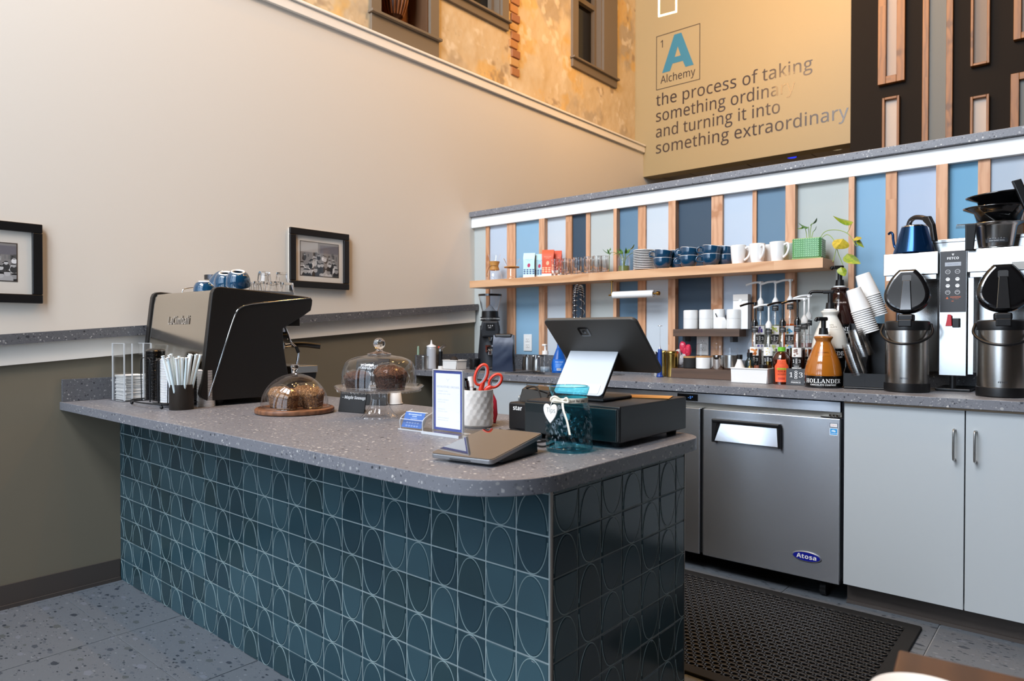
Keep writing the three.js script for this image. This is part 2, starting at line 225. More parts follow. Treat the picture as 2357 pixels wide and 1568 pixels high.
// bulkhead with the lettering, dark feature wall, low ceiling behind
{
  const wb = struct('wall_back', null, null, 'tan bulkhead wall carrying dark vinyl lettering', 'wall');
  add(wb, 'bulkhead', bar(BRICK_X - 0.2, 1.953, 2.755, CEIL_Y, BULK_Z - 0.16, BULK_Z), M.textwall);
  const ink = mk('#3a3031', 0.22, 0, { clearcoat: 0.2 }), teal = mk('#35748c', 0.4);
  const line = (t, x, y, size, w, m = ink, f = font) => { const g = lettering(t, size, f, 0.002); if (w) widthTo(g, w); return add(wb, 'lettering', g.translate(x, y, BULK_Z + 0.0003), m); };
  line('the process of taking', 0.143, 3.441, 0.115, 1.50); line('something ordinary', 0.143, 3.284, 0.115, 1.355); line('and turning it into', 0.143, 3.126, 0.115, 1.225); line('something extraordinary', 0.143, 2.967, 0.115, 1.79);
  line('Alchemy', 0.192, 3.655, 0.075, 0.37); line('1', 0.192, 4.01, 0.075, 0.024);
  const A = new THREE.Shape(); [[0, 0], [0.085, 0], [0.112, 0.066], [0.222, 0.066], [0.25, 0], [0.335, 0], [0.205, 0.345], [0.13, 0.345]].forEach(([x, y], i) => i ? A.lineTo(x, y) : A.moveTo(x, y)); A.closePath();
  const hole = new THREE.Path(); [[0.135, 0.125], [0.2, 0.125], [0.1675, 0.222]].forEach(([x, y], i) => i ? hole.lineTo(x, y) : hole.moveTo(x, y)); hole.closePath(); A.holes.push(hole);
  add(wb, 'lettering', ext(A, 0.002).translate(0.21, 3.757, BULK_Z + 0.0003), teal, 'large teal letter A');
  const x0 = 0.144, x1 = 0.611, y0 = 3.6, y1 = 4.137, t = 0.006, fz = [BULK_Z + 0.0003, BULK_Z + 0.0025];
  add(wb, 'square_outline', merge([bar(x0, x1, y0, y0 + t, ...fz), bar(x0, x1, y1 - t, y1, ...fz), bar(x0, x0 + t, y0 + t, y1 - t, ...fz), bar(x1 - t, x1, y0 + t, y1 - t, ...fz)]), ink);
  struct('wall_back_right', bar(1.954, ROOM_X + 0.2, -0.1, CEIL_Y, -6.4, -6.17), M.darkwall, 'charcoal feature wall carrying wooden frames', 'wall');
  const lc = struct('ceiling_back', null, null, 'low grey tiled ceiling beyond the tan bulkhead', 'ceiling');
  add(lc, 'grid', bar(-0.3, 1.95, 2.83, 2.86, -9.8, -6.36), M.darkwall);
  const tg = rb(0.59, 0.02, 0.59, 0.004, null, null, 1), tm = mk('#a79c8e', 0.9); for (let i = 0; i < 4; i++) for (let j = 0; j < 6; j++) { const q = add(lc, 'tile', tg, tm); q.position.set(0.02 + i * 0.6, 2.822, -6.66 - j * 0.6); }
  struct('wall_far', bar(-0.3, 2.2, -0.1, 2.9, -9.95, -9.8), M.greige, 'far wall of the space behind the bulkhead', 'wall');
  struct('wall_far_right', bar(1.96, 2.2, -0.1, 2.9, -9.8, -6.41), M.greige, 'side wall of the space behind the bulkhead', 'wall');
  const p = onY(1926, 341, 2.811), d = thing('downlight', 'small round lit downlight in the low grey ceiling', 'light', [p.x, 2.811, p.z]);
  add(d, 'trim_ring', put(new THREE.TorusGeometry(0.05, 0.008, 8, 28).rotateX(Math.PI / 2), [0, -0.002, 0]), M.white);
  add(d, 'lens', cyl(0.045, 0.045, 0.004, [0, -0.005, 0], 24), mk('#fff2d8', 0.5, 0, { emissive: '#ffe9bf', emissiveIntensity: 3 }));
  const dl = new THREE.SpotLight('#ffd9a0', 6, 0, 0.9, 0.6); dl.position.set(p.x, 2.79, p.z); dl.target.position.set(p.x, 0, p.z); dl.castShadow = true; scene.add(dl, dl.target);
  const q = onY(1823, 358, 2.811), s = thing('ceiling_sensor', 'small blue glowing sensor on the low ceiling', 'sensor', [q.x, 2.811, q.z]);
  add(s, 'housing', cyl(0.05, 0.06, 0.014, [0, -0.014, 0], 20), M.charcoal); add(s, 'glowing_light', cyl(0.04, 0.04, 0.004, [0, -0.0185, 0], 20), mk('#2038ff', 0.4, 0, { emissive: '#2a40ff', emissiveIntensity: 1.2 }));
}
// wooden frames on the charcoal wall
{
  const Z = -6.168, panels = { grey: mk('#a2968e', 0.7), pale: mk('#b4a9a0', 0.7), slate: mk('#6b6e6c', 0.7), dim: mk('#7d7167', 0.7) };
  const fr = (x0, x1, y0, y1, w, d, pan, wood_, label, caps = [1, 1]) => {
    const o = thing('wall_art_panel', label, 'wall panel', [(x0 + x1) / 2, y0, Z]); const W = x1 - x0, Hh = y1 - y0;
    for (const s of [-1, 1]) add(o, 'stile', metric(rb(w, Hh, d, 0.003, [s * (W - w) / 2, Hh / 2, d / 2]), 1.6, x0 + s), wood_);
    if (caps[0]) add(o, 'rail', metric(rb(W - 2 * w - 0.001, w, d, 0.003, [0, w / 2, d / 2]), 1.6, 0, 0, true), wood_); if (caps[1]) add(o, 'rail', metric(rb(W - 2 * w - 0.001, w, d, 0.003, [0, Hh - w / 2, d / 2]), 1.6, 0, 0, true), wood_);
    add(o, 'panel', bar(-W / 2 + w + 0.0005, W / 2 - w - 0.0005, w * caps[0] + 0.0005, Hh - w * caps[1] - 0.0005, 0.0005, 0.008), pan);
  };
  fr(2.166, 2.357, 3.163, 4.6, 0.058, 0.045, panels.grey, M.honeyWood, 'wide honey wood frame around a grey panel, hung left of tall stiles');
  fr(2.199, 2.322, 2.2, 3.052, 0.018, 0.045, panels.pale, M.honeyWood, 'narrow wood frame around a pale panel below the wide honey frame');
  fr(2.476, 2.677, 1.9, 5.2, 0.043, 0.035, panels.slate, M.honeyWood, 'tall pair of wooden stiles with slate panel between them');
  fr(2.79, 2.908, 3.158, 4.5, 0.017, 0.045, panels.dim, M.honeyWood, 'slim wood frame around a dim brown panel, right of tall stiles');
  fr(2.791, 2.908, 2.2, 2.931, 0.017, 0.045, panels.pale, M.honeyWood, 'slim wood frame around a pale panel below the dim brown one');
  fr(3.049, 3.24, 3.283, 4.6, 0.045, 0.045, panels.dim, M.honeyWood, 'upper honey wood frame farthest from the lettered wall');
  fr(3.035, 3.24, 2.2, 3.042, 0.05, 0.045, panels.slate, M.honeyWood, 'lower honey wood frame with slate panel farthest from the lettered wall');
}
// unseen sides of the room: shop front with tall windows, right wall, ceiling
{
  const wf = struct('wall_front', null, null, 'shop front wall with tall window openings', 'wall'), z0 = SHOP_Z, z1 = SHOP_Z + 0.2;
  add(wf, 'bulkhead_low', bar(-0.1, ROOM_X, -0.1, LEVELS[0][0], z0, z1), M.greige); add(wf, 'head', bar(-0.1, ROOM_X, LEVELS[2][1], CEIL_Y, z0, z1), M.greige);
  for (const [a, b] of [[LEVELS[0][1], LEVELS[1][0]], [LEVELS[1][1], LEVELS[2][0]]]) add(wf, 'transom', bar(-0.1, ROOM_X, a, b, z0, z1), M.charcoal);
  const xs = [-0.1, ...BAYS.flatMap(([c, w]) => [c - w / 2, c + w / 2]), ROOM_X];
  for (let i = 0; i < xs.length; i += 2) for (const [a, b] of LEVELS) add(wf, 'pier', bar(xs[i], xs[i + 1], a + 0.0005, b - 0.0005, z0, z1), M.brickPier);
  BAYS.forEach(([c, w], k) => {
    const win = struct('window_' + (k + 4), null, null, `tall shop window bay number ${k + 1} behind the viewpoint`, 'window');
    for (const [a, b] of LEVELS) { add(win, 'pane', bar(c - w / 2, c + w / 2, a, b, z0 + 0.12, z0 + 0.126), M.glass); add(win, 'mullion', bar(c - 0.022, c + 0.022, a, b, z0 + 0.02, z0 + 0.08), M.charcoal); }
  });
  struct('wall_right', bar(ROOM_X, ROOM_X + 0.2, -0.1, CEIL_Y, -6.169, SHOP_Z + 0.2), M.farwall, 'plain dark wall on the far right side', 'wall');
  struct('ceiling', bar(-0.35, ROOM_X + 0.2, CEIL_Y + 0.0005, CEIL_Y + 0.2, -6.4, SHOP_Z + 0.2), M.ceil, 'high plain ceiling over the double-height room', 'ceiling');
}
// square light-ring pendants; only the lowest one hangs into view
{
  const warm = new THREE.Color('#ffc274'), glow = mk('#fff0cf', 0.5, 0, { emissive: '#ffe6b0', emissiveIntensity: 4 });
  const pend = (x, y, z, w, h, turn, I, label) => {
    const o = thing('ring_pendant', label, 'pendant lamp', [x, y, z], turn, 'ring pendants under the high ceiling'), t = 0.012;
    add(o, 'light_ring', merge([rb(w, t, t, 0.003, [0, t / 2, 0]), rb(w, t, t, 0.003, [0, h - t / 2, 0]), rb(t, h - 2 * t, t, 0.003, [-w / 2 + t / 2, h / 2, 0]), rb(t, h - 2 * t, t, 0.003, [w / 2 - t / 2, h / 2, 0])]), glow);
    add(o, 'ring_frame', merge([rb(w + 0.006, t, 0.02, 0.002, [0, h + t / 2 + 0.0005, 0]), cyl(0.01, 0.01, 0.03, [0, h + t, 0], 12)]), M.black);
    add(o, 'cord', cyl(0.002, 0.002, CEIL_Y - y - h - t - 0.03, [0, h + t + 0.03, 0], 6), M.black);
    const l = new THREE.PointLight(warm, I); l.position.set(x, y + h / 2, z + 0.02); l.shadow.radius = 8; l.castShadow = true; scene.add(l);
  };
  pend(0.995, 3.61, -4.8, 0.15, 0.42, 0.12, 2.2, 'glowing square ring pendant in front of the lettered wall');
  pend(1.75, 4.15, -5.1, 0.15, 0.42, 0.5, 3.6, 'glowing square ring pendant hanging above the dark feature wall side');
  pend(1.75, 4.75, -3.5, 0.15, 0.42, -0.4, 12, 'glowing square ring pendant hanging high over the back counter');
  pend(2.9, 4.3, -4.2, 0.15, 0.42, 0.9, 3, 'glowing square ring pendant hanging high over the coffee brewer');
  const can = (x, z, label) => {
    const o = thing('ceiling_can', label, 'ceiling light', [x, CEIL_Y, z], 0, 'ceiling lights over the service counter');
    add(o, 'trim_ring', put(new THREE.TorusGeometry(0.07, 0.012, 8, 28).rotateX(Math.PI / 2), [0, -0.01, 0]), M.white); add(o, 'lens', cyl(0.06, 0.06, 0.006, [0, -0.012, 0], 24), glow);
    const l = new THREE.SpotLight(warm, 14, 0, 0.5, 0.7); l.position.set(x, CEIL_Y - 0.05, z); l.target.position.set(x, 0, z); l.shadow.radius = 3; l.castShadow = true; scene.add(l, l.target);
  };
  for (const x of [1.0, 2.2]) for (const z of [-1.9, -0.6]) can(x, z, 'round warm ceiling light over the service counter');
}
// ================================================================ SLATTED PARTITION
const PZ = -3.70;      // face of the painted panels
{
  const pw = struct('wall_partition', null, null, 'half-height partition with coloured panels and wooden slats', 'partition');
  add(pw, 'core', bar(0.0005, 4.4, 0, 2.0165, -3.85, PZ - 0.0065), M.cream);
  const cap = metric(bar(0.0005, 4.4, 2.017, 2.055, -3.91, -3.644, 0.003), 1.25); add(pw, 'cap', cap, M.terr, 'grey terrazzo cap on top of the partition');
  add(pw, 'fascia', bar(0.0005, 4.4, 1.9405, 2.0155, PZ, -3.668, 0.002), M.fascia, 'white board under the cap');
  const S = [[0.125, 0.158, 0.014], [0.327, 0.406, 0.012], [0.636, 0.682, 0.038], [0.842, 0.892, 0.016], [1.001, 1.032, 0.012], [1.224, 1.248, 0.039], [1.383, 1.436, 0.014], [1.601, 1.647, 0.042], [1.856, 1.922, 0.02], [2.088, 2.111, 0.014], [2.272, 2.322, 0.04], [2.576, 2.603, 0.032], [2.737, 2.785, 0.018], [2.949, 2.995, 0.04], [3.106, 3.152, 0.015], [3.272, 3.315, 0.03], [3.5, 3.55, 0.02], [3.78, 3.82, 0.035], [4.05, 4.1, 0.02]];
  const C = ['#b3b8b5', '#b3c0cf', '#86abc4', '#bfc7ce', '#2f4355', '#b3b8b5', '#5c7a91', '#bfc7ce', '#2f4355', '#b3c0cf', '#5c7a91', '#adb3b0', '#7ba4c1', '#a6b5ca', '#659ab9', '#a6b2bf', '#5c7a91', '#bfc7ce', '#b3c0cf', '#2f4355'], cm = {};
  let left = 0.0005; S.concat([[4.4, 4.4, 0]]).forEach(([a, b], i) => { const r = i < S.length ? (a + b) / 2 : 4.4; add(pw, 'panel', bar(left, r - 0.0005, 0.0, 1.94, PZ - 0.006, PZ), cm[C[i]] ??= mk(C[i], 0.62)); left = r; });
  S.forEach(([a, b, d], i) => add(pw, 'slat', metric(bar(a, b, 1.0195, 1.94, PZ + 0.0003, PZ + d, 0.0015), 1.9, i * 0.37, i * 0.13), i % 3 ? M.fir : M.firB));
}
// ================================================================ SERVICE COUNTER (ISLAND)
const TOP = 0.86, TILE_Z = -1.265, SIDE_X = 2.551, COUNTER_BACK = -1.96;
{
  const isl = thing('service_counter', 'service counter base faced with dark teal oval relief tiles', 'counter', [0, 0, 0]);
  add(isl, 'carcass', bar(0.003, SIDE_X - 0.012, 0, 0.8235, -1.94, TILE_Z - 0.012), M.charcoal);
  add(isl, 'grout_bed', merge([bar(0.003, SIDE_X - 0.004, 0.0005, 0.8235, TILE_Z - 0.0115, TILE_Z - 0.0016), bar(SIDE_X - 0.0115, SIDE_X - 0.0016, 0.0005, 0.8235, -1.94, TILE_Z - 0.0055)]), mk('#93a1a2', 0.85), 'pale grey grout');
  for (const g of [bar(SIDE_X - 0.004, SIDE_X + 0.0015, 0.0005, 0.8235, TILE_Z - 0.005, TILE_Z + 0.0015, 0.001), bar(SIDE_X - 0.005, SIDE_X + 0.0012, 0.0005, 0.8235, -1.9445, -1.9405)]) add(isl, 'corner_trim', g, mk('#8a8178', 0.35, 0.8), 'thin metal corner trim');
  const tones = ['#2a444d', '#314b54', '#253d46', '#36515a', '#283f45'].map((c) => new THREE.Color(c)), ridge = new THREE.Color('#8a9fa0'), cache = {};
  const tm = mk('#ffffff', 0.16, 0, { vertexColors: true, specularIntensity: 0.75 });
  // one tile: bevelled slab with a raised half-oval line; full cell w x h, shown part [x0,x1] x [y0,y1]; up = arch open downwards
  const tile = (x0, x1, y0, y1, w, h, up, tone) => {
    const key = [x0, x1, y0, y1, up, tone].map((v) => typeof v === 'number' ? v.toFixed(4) : v).join(); if (cache[key]) return cache[key];
    const g = 0.0019, c = tones[tone], slab = tint(ext([[x0 + g, y0 + g], [x1 - g, y0 + g], [x1 - g, y1 - g], [x0 + g, y1 - g]], 0.0045, 0.0012, 1), c.r, c.g, c.b), parts = [slab];
    const run = []; let cur = []; for (let k = 0; k <= 22; k++) { const a = Math.PI * k / 22, X = w / 2 - Math.cos(a) * (w / 2 - 0.0028), Y = up ? Math.sin(a) * (h - 0.0028) : h - Math.sin(a) * (h - 0.0028); if (X > x0 + g && X < x1 - g && Y > y0 + g * 0.6 && Y < y1 - g * 0.6) cur.push([X, Y, 0.0042]); else { if (cur.length > 1) run.push(cur); cur = []; } } if (cur.length > 1) run.push(cur);
    for (const r of run) parts.push(tint(tube(r, 0.0016, r.length * 1 + 2, 4), ridge.r, ridge.g, ridge.b));
    // soft glaze field inside the half oval, a little proud
    if (x1 - x0 > w * 0.9 && y1 - y0 > h * 0.9) { const pts = []; for (let k = 0; k <= 14; k++) { const a = Math.PI * k / 14; pts.push([w / 2 - Math.cos(a) * (w / 2 - 0.006), up ? 0.003 + Math.sin(a) * (h - 0.009) : h - 0.003 - Math.sin(a) * (h - 0.009)]); } if (!up) pts.reverse(); pts.reverse(); parts.push(tint(ext(pts, 0.0016, 0.0006, 1).translate(0, 0, 0.0042), c.r * 1.04, c.g * 1.04, c.b * 1.04)); }
    return cache[key] = merge(parts);
  };
  const W = 0.0998, H = 0.0992, L0 = 0.0985, topY = 0.8235; seed = 777;
  const rowsOf = (place, x0, x1, par) => { for (let j = 0; j < 9; j++) { const yb = L0 + (j - 1) * H, y0 = j ? 0 : H - L0, y1 = j < 8 ? H : topY - yb; const up = ((j + par) % 2) === 1; place(tile(x0, x1, y0, y1, W, H, up, rnd(0, 5) | 0), yb); } };
  for (let k = -1; k < 26; k++) { const X = 0.048 + k * W, x0 = k < 0 ? W - 0.044 : 0, x1 = k === 25 ? SIDE_X - 0.006 - X : W; if (x1 < 0.012) continue; rowsOf((g, yb) => { const m = add(isl, 'tile', g, tm); m.position.set(X, yb, TILE_Z - 0.0045); }, x0, x1, (k + 24) % 2); }
  for (let k = 0; k < 7; k++) { const z = TILE_Z - 0.006 - k * 0.1022, x1 = k === 6 ? 0.06 : W; rowsOf((g, yb) => { const m = add(isl, 'tile', g, tm); m.position.set(SIDE_X - 0.0045, yb, z); m.rotation.y = Math.PI / 2; m.scale.x = k === 6 ? 1 : 1.024; }, 0, x1, (k + 1) % 2); }
}
{
  const ct = thing('terrazzo_countertop', 'grey terrazzo service countertop with a rounded corner', 'countertop', [0, 0, 0]);
  const x1 = 2.618, zf = 1.02, zb = 1.96, s = new THREE.Shape(); s.moveTo(0.002, zf); s.lineTo(x1 - 0.2, zf); s.absarc(x1 - 0.2, zf + 0.2, 0.2, -Math.PI / 2, 0); s.lineTo(x1, zb - 0.1); s.absarc(x1 - 0.1, zb - 0.1, 0.1, 0, Math.PI / 2); s.lineTo(0.002, zb); s.closePath();   // y of the outline is -z
  add(ct, 'slab', metric(flatSlab(s, 0.0362, 0.002, TOP - 0.0362), 1.25), M.terr);
  const us = thing('counter_upstand', 'low dark terrazzo upstand between service counter and olive wall', 'upstand', [0, 0, 0]); add(us, 'slab', metric(bar(0.0022, 0.02, TOP + 0.0003, TOP + 0.1, COUNTER_BACK, -1.026, 0.0015), 1.25), M.ledge);
}
function flatSlab(shape, h, bevel, y0, curve = 24) { return ext(shape, h, bevel, 2, curve).rotateX(-Math.PI / 2).translate(0, y0, 0); }
// ================================================================ BACK COUNTER
const BTOP = 0.918, BF = -3.11;
{
  const bc = thing('back_countertop', 'long grey terrazzo back countertop with an undermount sink', 'countertop', [0, 0, 0]);
  const s = new THREE.Shape(); s.moveTo(0.002, -BF); s.lineTo(4.3, -BF); s.lineTo(4.3, 3.697); s.lineTo(0.002, 3.697); s.closePath();
  const sx0 = 0.72, sx1 = 1.375, h = roundRect(sx1 - sx0, 0.36, 0.05, (sx0 + sx1) / 2, 3.38); s.holes.push(h);
  add(bc, 'slab', metric(flatSlab(s, 0.038, 0.0015, BTOP - 0.038), 1.25), M.terr);
  const u1 = thing('counter_upstand', 'long dark terrazzo upstand behind the back countertop', 'upstand', [0, 0, 0]); add(u1, 'slab', metric(bar(0.021, 4.3, BTOP + 0.0003, BTOP + 0.1, -3.6965, -3.682), 1.25), M.ledge); const u2 = thing('counter_upstand', 'short dark terrazzo upstand beside the mint frother', 'upstand', [0, 0, 0]); add(u2, 'slab', metric(bar(0.0022, 0.02, BTOP + 0.0003, BTOP + 0.1, -3.6965, BF - 0.004), 1.25), M.ledge);
  const sk = thing('steel_sink', 'stainless steel sink bowl set into the back counter', 'sink', [(sx0 + sx1) / 2, BTOP, -3.38]);
  const rim = roundRect(sx1 - sx0 + 0.02, 0.38, 0.055); rim.holes.push(roundRect(sx1 - sx0 - 0.004, 0.356, 0.05)); add(sk, 'rim', ext(rim, 0.004).rotateX(-Math.PI / 2).translate(0, 0.0005, 0), M.steel);
  add(sk, 'bowl', merge([bar(-0.346, 0.346, -0.2, -0.19, -0.175, 0.175), bar(-0.346, -0.34, -0.19, -0.0395, -0.175, 0.175), bar(0.34, 0.346, -0.19, -0.0395, -0.175, 0.175), bar(-0.34, 0.34, -0.19, -0.0395, -0.175, -0.17), bar(-0.34, 0.34, -0.19, -0.0395, 0.17, 0.175)]), M.steel); add(sk, 'drain', cyl(0.04, 0.04, 0.004, [0, -0.189, 0], 20), M.chrome);
  // spring-neck tap
  const p = onZ(1339, 700, -3.6), f = thing('spring_tap', 'chrome spring-neck tap rising behind the register screen', 'tap', [p.x, BTOP, -3.6]);
  add(f, 'body', merge([cyl(0.028, 0.026, 0.012, [0, 0.0005, 0]), cyl(0.017, 0.017, 0.09, [0, 0.012, 0])]), M.chrome);
  add(f, 'riser', tube([[0, 0.1, 0], [0, 0.3, 0], [0, 0.5, 0], [0, 0.545, 0.015], [0, 0.55, 0.04], [0, 0.5, 0.07], [0, 0.38, 0.075], [0, 0.34, 0.075]], 0.007, 60, 8), M.darkSteel);
  const sp = []; for (let i = 0; i <= 320; i++) { const k = i / 320, a = k * 24 * 6.283; const c = new THREE.CatmullRomCurve3([V(0, 0.2, 0), V(0, 0.48, 0), V(0, 0.545, 0.015), V(0, 0.55, 0.04), V(0, 0.5, 0.068), V(0, 0.36, 0.075)]).getPoint(k); sp.push(V(c.x + Math.cos(a) * 0.014, c.y + Math.sin(a) * 0.004, c.z + Math.sin(a) * 0.014)); } add(f, 'spring', tube(sp, 0.0028, 640, 5), M.chrome);
  add(f, 'spray_head', cyl(0.012, 0.015, 0.09, [0, 0.26, 0.075]), M.chrome); add(f, 'bracket', merge([tube([[0, 0.3, 0], [0, 0.3, 0.075]], 0.005, 4, 6)]), M.chrome); add(f, 'lever', tube([[0.018, 0.06, 0], [0.05, 0.07, 0.01], [0.08, 0.1, 0.02]], 0.005, 8, 6), M.chrome);
}
{ // under-counter units
  const FZ = -3.135;
  const cab = (name, x0, x1, doors, label, handleAt) => {
    const o = thing(name, label, 'cabinet', [x0, 0, FZ]), W = x1 - x0;
    add(o, 'body', merge([bar(0.001, 0.019, 0.098, 0.8795, -0.54, -0.0205), bar(W - 0.019, W - 0.001, 0.098, 0.8795, -0.54, -0.0205), bar(0.019, W - 0.019, 0.098, 0.116, -0.54, -0.0205), bar(0.019, W - 0.019, 0.116, 0.8795, -0.54, -0.53)]), M.cabinet); add(o, 'toe_kick', bar(0.001, W - 0.001, 0.0005, 0.0975, -0.53, -0.07), M.base, 'dark recessed toe kick'); add(o, 'cove', bar(0.001, W - 0.001, 0.0005, 0.014, -0.0695, -0.058), M.base);
    const dw = W / doors; for (let i = 0; i < doors; i++) {
      const d = add(o, 'door', rb(dw - 0.004, 0.772, 0.019, 0.0015, [dw * (i + 0.5), 0.484, -0.0098]), M.cabinet);
      const hx = dw * (i + 0.5) + (handleAt[i] * (dw / 2 - 0.034)); add(d, 'handle', tube([[hx, 0.68, 0], [hx, 0.68, 0.026], [hx, 0.685, 0.03], [hx, 0.79, 0.03], [hx, 0.795, 0.026], [hx, 0.795, 0]], 0.0045, 30, 8), M.steel, 'slim steel bar handle');
    }
    add(o, 'edge_band', bar(0.001, W - 0.001, 0.8705, 0.8785, -0.02, -0.001), mk('#b59f84', 0.7));
  };
  cab('base_cabinet', 2.697, 3.566, 2, 'pale grey double-door base cabinet beside the fridge', [1, -1]);
  cab('base_cabinet', 3.568, 4.29, 2, 'pale grey double-door base cabinet at the far end', [1, -1]);
  cab('sink_cabinet', 0.52, 1.40, 2, 'pale grey cabinet under the sink', [1, -1]);
  // open knee space with bin at the left
  const b = thing('waste_bin', 'tall black bin in the open space left of the sink cabinet', 'bin', [0.24, 0, -3.36]);
  add(b, 'body', put(new THREE.CylinderGeometry(0.23, 0.18, 0.72, 4, 1).rotateY(Math.PI / 4), [0, 0.361, 0]), M.blackMatte); add(b, 'rim', put(new THREE.TorusGeometry(0.225, 0.01, 6, 4).rotateX(Math.PI / 2).rotateY(0), [0, 0.722, 0]), M.black);
  // two-door under-counter refrigerator
  const x0 = 1.405, x1 = 2.69, W = x1 - x0, o = thing('undercounter_fridge', 'stainless two-door undercounter fridge with black handles', 'fridge', [x0, 0, FZ]);
  add(o, 'body', bar(0.002, W - 0.002, 0.095, 0.8745, -0.54, -0.045), M.darkSteel);
  add(o, 'top_panel', bar(0.002, W - 0.006, 0.828, 0.874, -0.0445, -0.002, 0.002), M.brushed); add(o, 'lower_rail', bar(0.002, W - 0.006, 0.803, 0.827, -0.0445, -0.02), mk('#9d978c', 0.35, 0.9));
  const dx = [[0.0, 0.645], [0.66, 1.28]]; for (const [a, c] of dx) {
    const d = add(o, 'door', rb(c - a, 0.712, 0.05, 0.004, [(a + c) / 2, 0.446, -0.019]), M.brushed, 'brushed stainless door');
    const hl = a + 0.055, hr = c - 0.246, ht = 0.752, hb = 0.65, z = 0.0062;
    add(d, 'handle', merge([rb(hr - hl, 0.018, 0.03, 0.006, [(hl + hr) / 2, ht, z + 0.016]), ext([[hl, ht], [hl + 0.028, ht], [hl + 0.01, hb], [hl, hb]], 0.026, 0.002, 1).translate(0, 0, z), ext([[hr - 0.014, ht], [hr, ht], [hr, hb], [hr - 0.008, hb]], 0.026, 0.002, 1).translate(0, 0, z)]), M.black, 'black recessed pull handle');
    add(d, 'handle_recess', box(hr - hl - 0.022, 0.088, 0.004, [0, 0, 0]).rotateX(-0.2).translate((hl + hr) / 2 + 0.001, (hb + ht) / 2 - 0.002, z + 0.009), mk('#dfe0e2', 0.14, 1), 'bright steel scoop behind the handle');
  }
  add(o, 'hinge', merge([bar(1.2, 1.278, 0.804, 0.808, -0.019, 0.003), cyl(0.006, 0.006, 0.012, [1.266, 0.806, -0.006], 12), cyl(0.004, 0.004, 0.01, [1.235, 0.808, -0.008], 10), cyl(0.004, 0.004, 0.01, [1.25, 0.808, -0.008], 10)]), M.chrome);
  add(o, 'gasket', bar(0.6465, 0.6585, 0.095, 0.8, -0.03, -0.012), M.rubber);
  // controller with blue digits
  const cx0 = 0.575, disp = add(o, 'controller', rb(0.105, 0.034, 0.006, 0.002, [cx0, 0.852, 0.0012]), M.blackGloss, 'black temperature controller');
  add(disp, 'display', put(new THREE.PlaneGeometry(0.05, 0.026), [cx0 + 0.018, 0.852, 0.0046]), mk('#000000', 0.2, 0, { map: null, emissive: '#ffffff', emissiveIntensity: 1.1, emissiveMap: canvasTex(256, 128, (x) => { x.fillStyle = '#000'; x.fillRect(0, 0, 256, 128); say(x, '-5°', 128, 66, 84, '#5f9dff', 'bold', 'monospace'); }) }), 'blue digits');
  add(o, 'sticker', put(new THREE.PlaneGeometry(0.032, 0.03), [1.254, 0.745, 0.0066]), printMat(64, 64, (x) => { x.fillStyle = '#e8f2fa'; x.fillRect(0, 0, 64, 64); x.fillStyle = '#2f9be0'; x.fillRect(4, 4, 56, 40); x.fillStyle = '#cfe6f6'; x.beginPath(); x.arc(30, 34, 20, 3.4, 6); x.lineTo(44, 36); x.fill(); x.fillStyle = '#2f9be0'; x.fillRect(4, 48, 56, 10); }), 'small blue energy sticker');
  add(o, 'sticker', put(new THREE.PlaneGeometry(0.032, 0.018), [1.254, 0.773, 0.0066]), printMat(64, 36, (x) => { x.fillStyle = '#5a6070'; x.fillRect(0, 0, 64, 36); x.fillStyle = '#f2f2f2'; x.fillRect(4, 4, 56, 28); say(x, 'refrigerant', 32, 18, 10, '#c77'); }), 'tiny white sticker');
  const bd = add(o, 'badge', put(ext(new THREE.Shape(new THREE.EllipseCurve(0, 0, 0.062, 0.022, 0, 6.283).getPoints(40)), 0.004, 0.001, 1), [1.146, 0.185, 0.0063]), mk('#b8bcc4', 0.3, 0.8), 'oval blue maker badge');
  add(bd, 'badge_face', put(ext(new THREE.Shape(new THREE.EllipseCurve(0, 0, 0.057, 0.0185, 0, 6.283).getPoints(40)), 0.001), [1.146, 0.185, 0.0104]), mk('#141c8c', 0.3));
  { const g = lettering('Atosa', 0.019, fontB, 0.001); widthTo(g, 0.084); add(bd, 'badge_lettering', g.translate(1.104, 0.1765, 0.0115), M.white); }
  for (const a of [0.08, W - 0.09]) for (const zz of [-0.48, -0.09]) add(o, 'caster', merge([put(new THREE.CylinderGeometry(0.035, 0.035, 0.025, 20).rotateZ(Math.PI / 2), [a, 0.0355, zz]), bar(a - 0.02, a + 0.02, 0.07, 0.0945, zz - 0.02, zz + 0.02)]), M.black);
}
// rubber anti-fatigue mat: rings joined by webs
{
  const o = thing('rubber_mat', 'black perforated rubber floor mat behind the counter', 'mat', [2.2, 0, -2.63]), X = 0.8, Z = 0.465;   // half sizes
  const frame = roundRect(2 * X, 2 * Z, 0.01); frame.holes.push(roundRect(2 * X - 0.1, 2 * Z - 0.1, 0.006)); add(o, 'border', ext(frame, 0.012, 0.002, 1).rotateX(-Math.PI / 2).translate(0, 0.0006, 0), M.rubber);
  const rg = put(new THREE.TorusGeometry(0.0125, 0.0042, 5, 12).rotateX(Math.PI / 2), [0, 0.007, 0]), n = []; const dx = 0.032, dz = 0.0277; for (let j = 0; ; j++) { const z = -Z + 0.062 + j * dz; if (z > Z - 0.062) break; for (let i = 0; ; i++) { const x = -X + 0.064 + i * dx + (j % 2) * dx / 2; if (x > X - 0.064) break; n.push([x, z]); } }
  const im = new THREE.InstancedMesh(rg, mk('#0d0d0e', 0.5), n.length); const mt = new THREE.Matrix4(); n.forEach(([x, z], i) => im.setMatrixAt(i, mt.makeTranslation(x, 0, z))); im.name = 'ring_field'; im.userData.kind = 'stuff'; im.castShadow = im.receiveShadow = true; o.add(im);
  add(o, 'web', bar(-X + 0.052, X - 0.052, 0.0006, 0.003, -Z + 0.052, Z - 0.052), M.rubber);
}
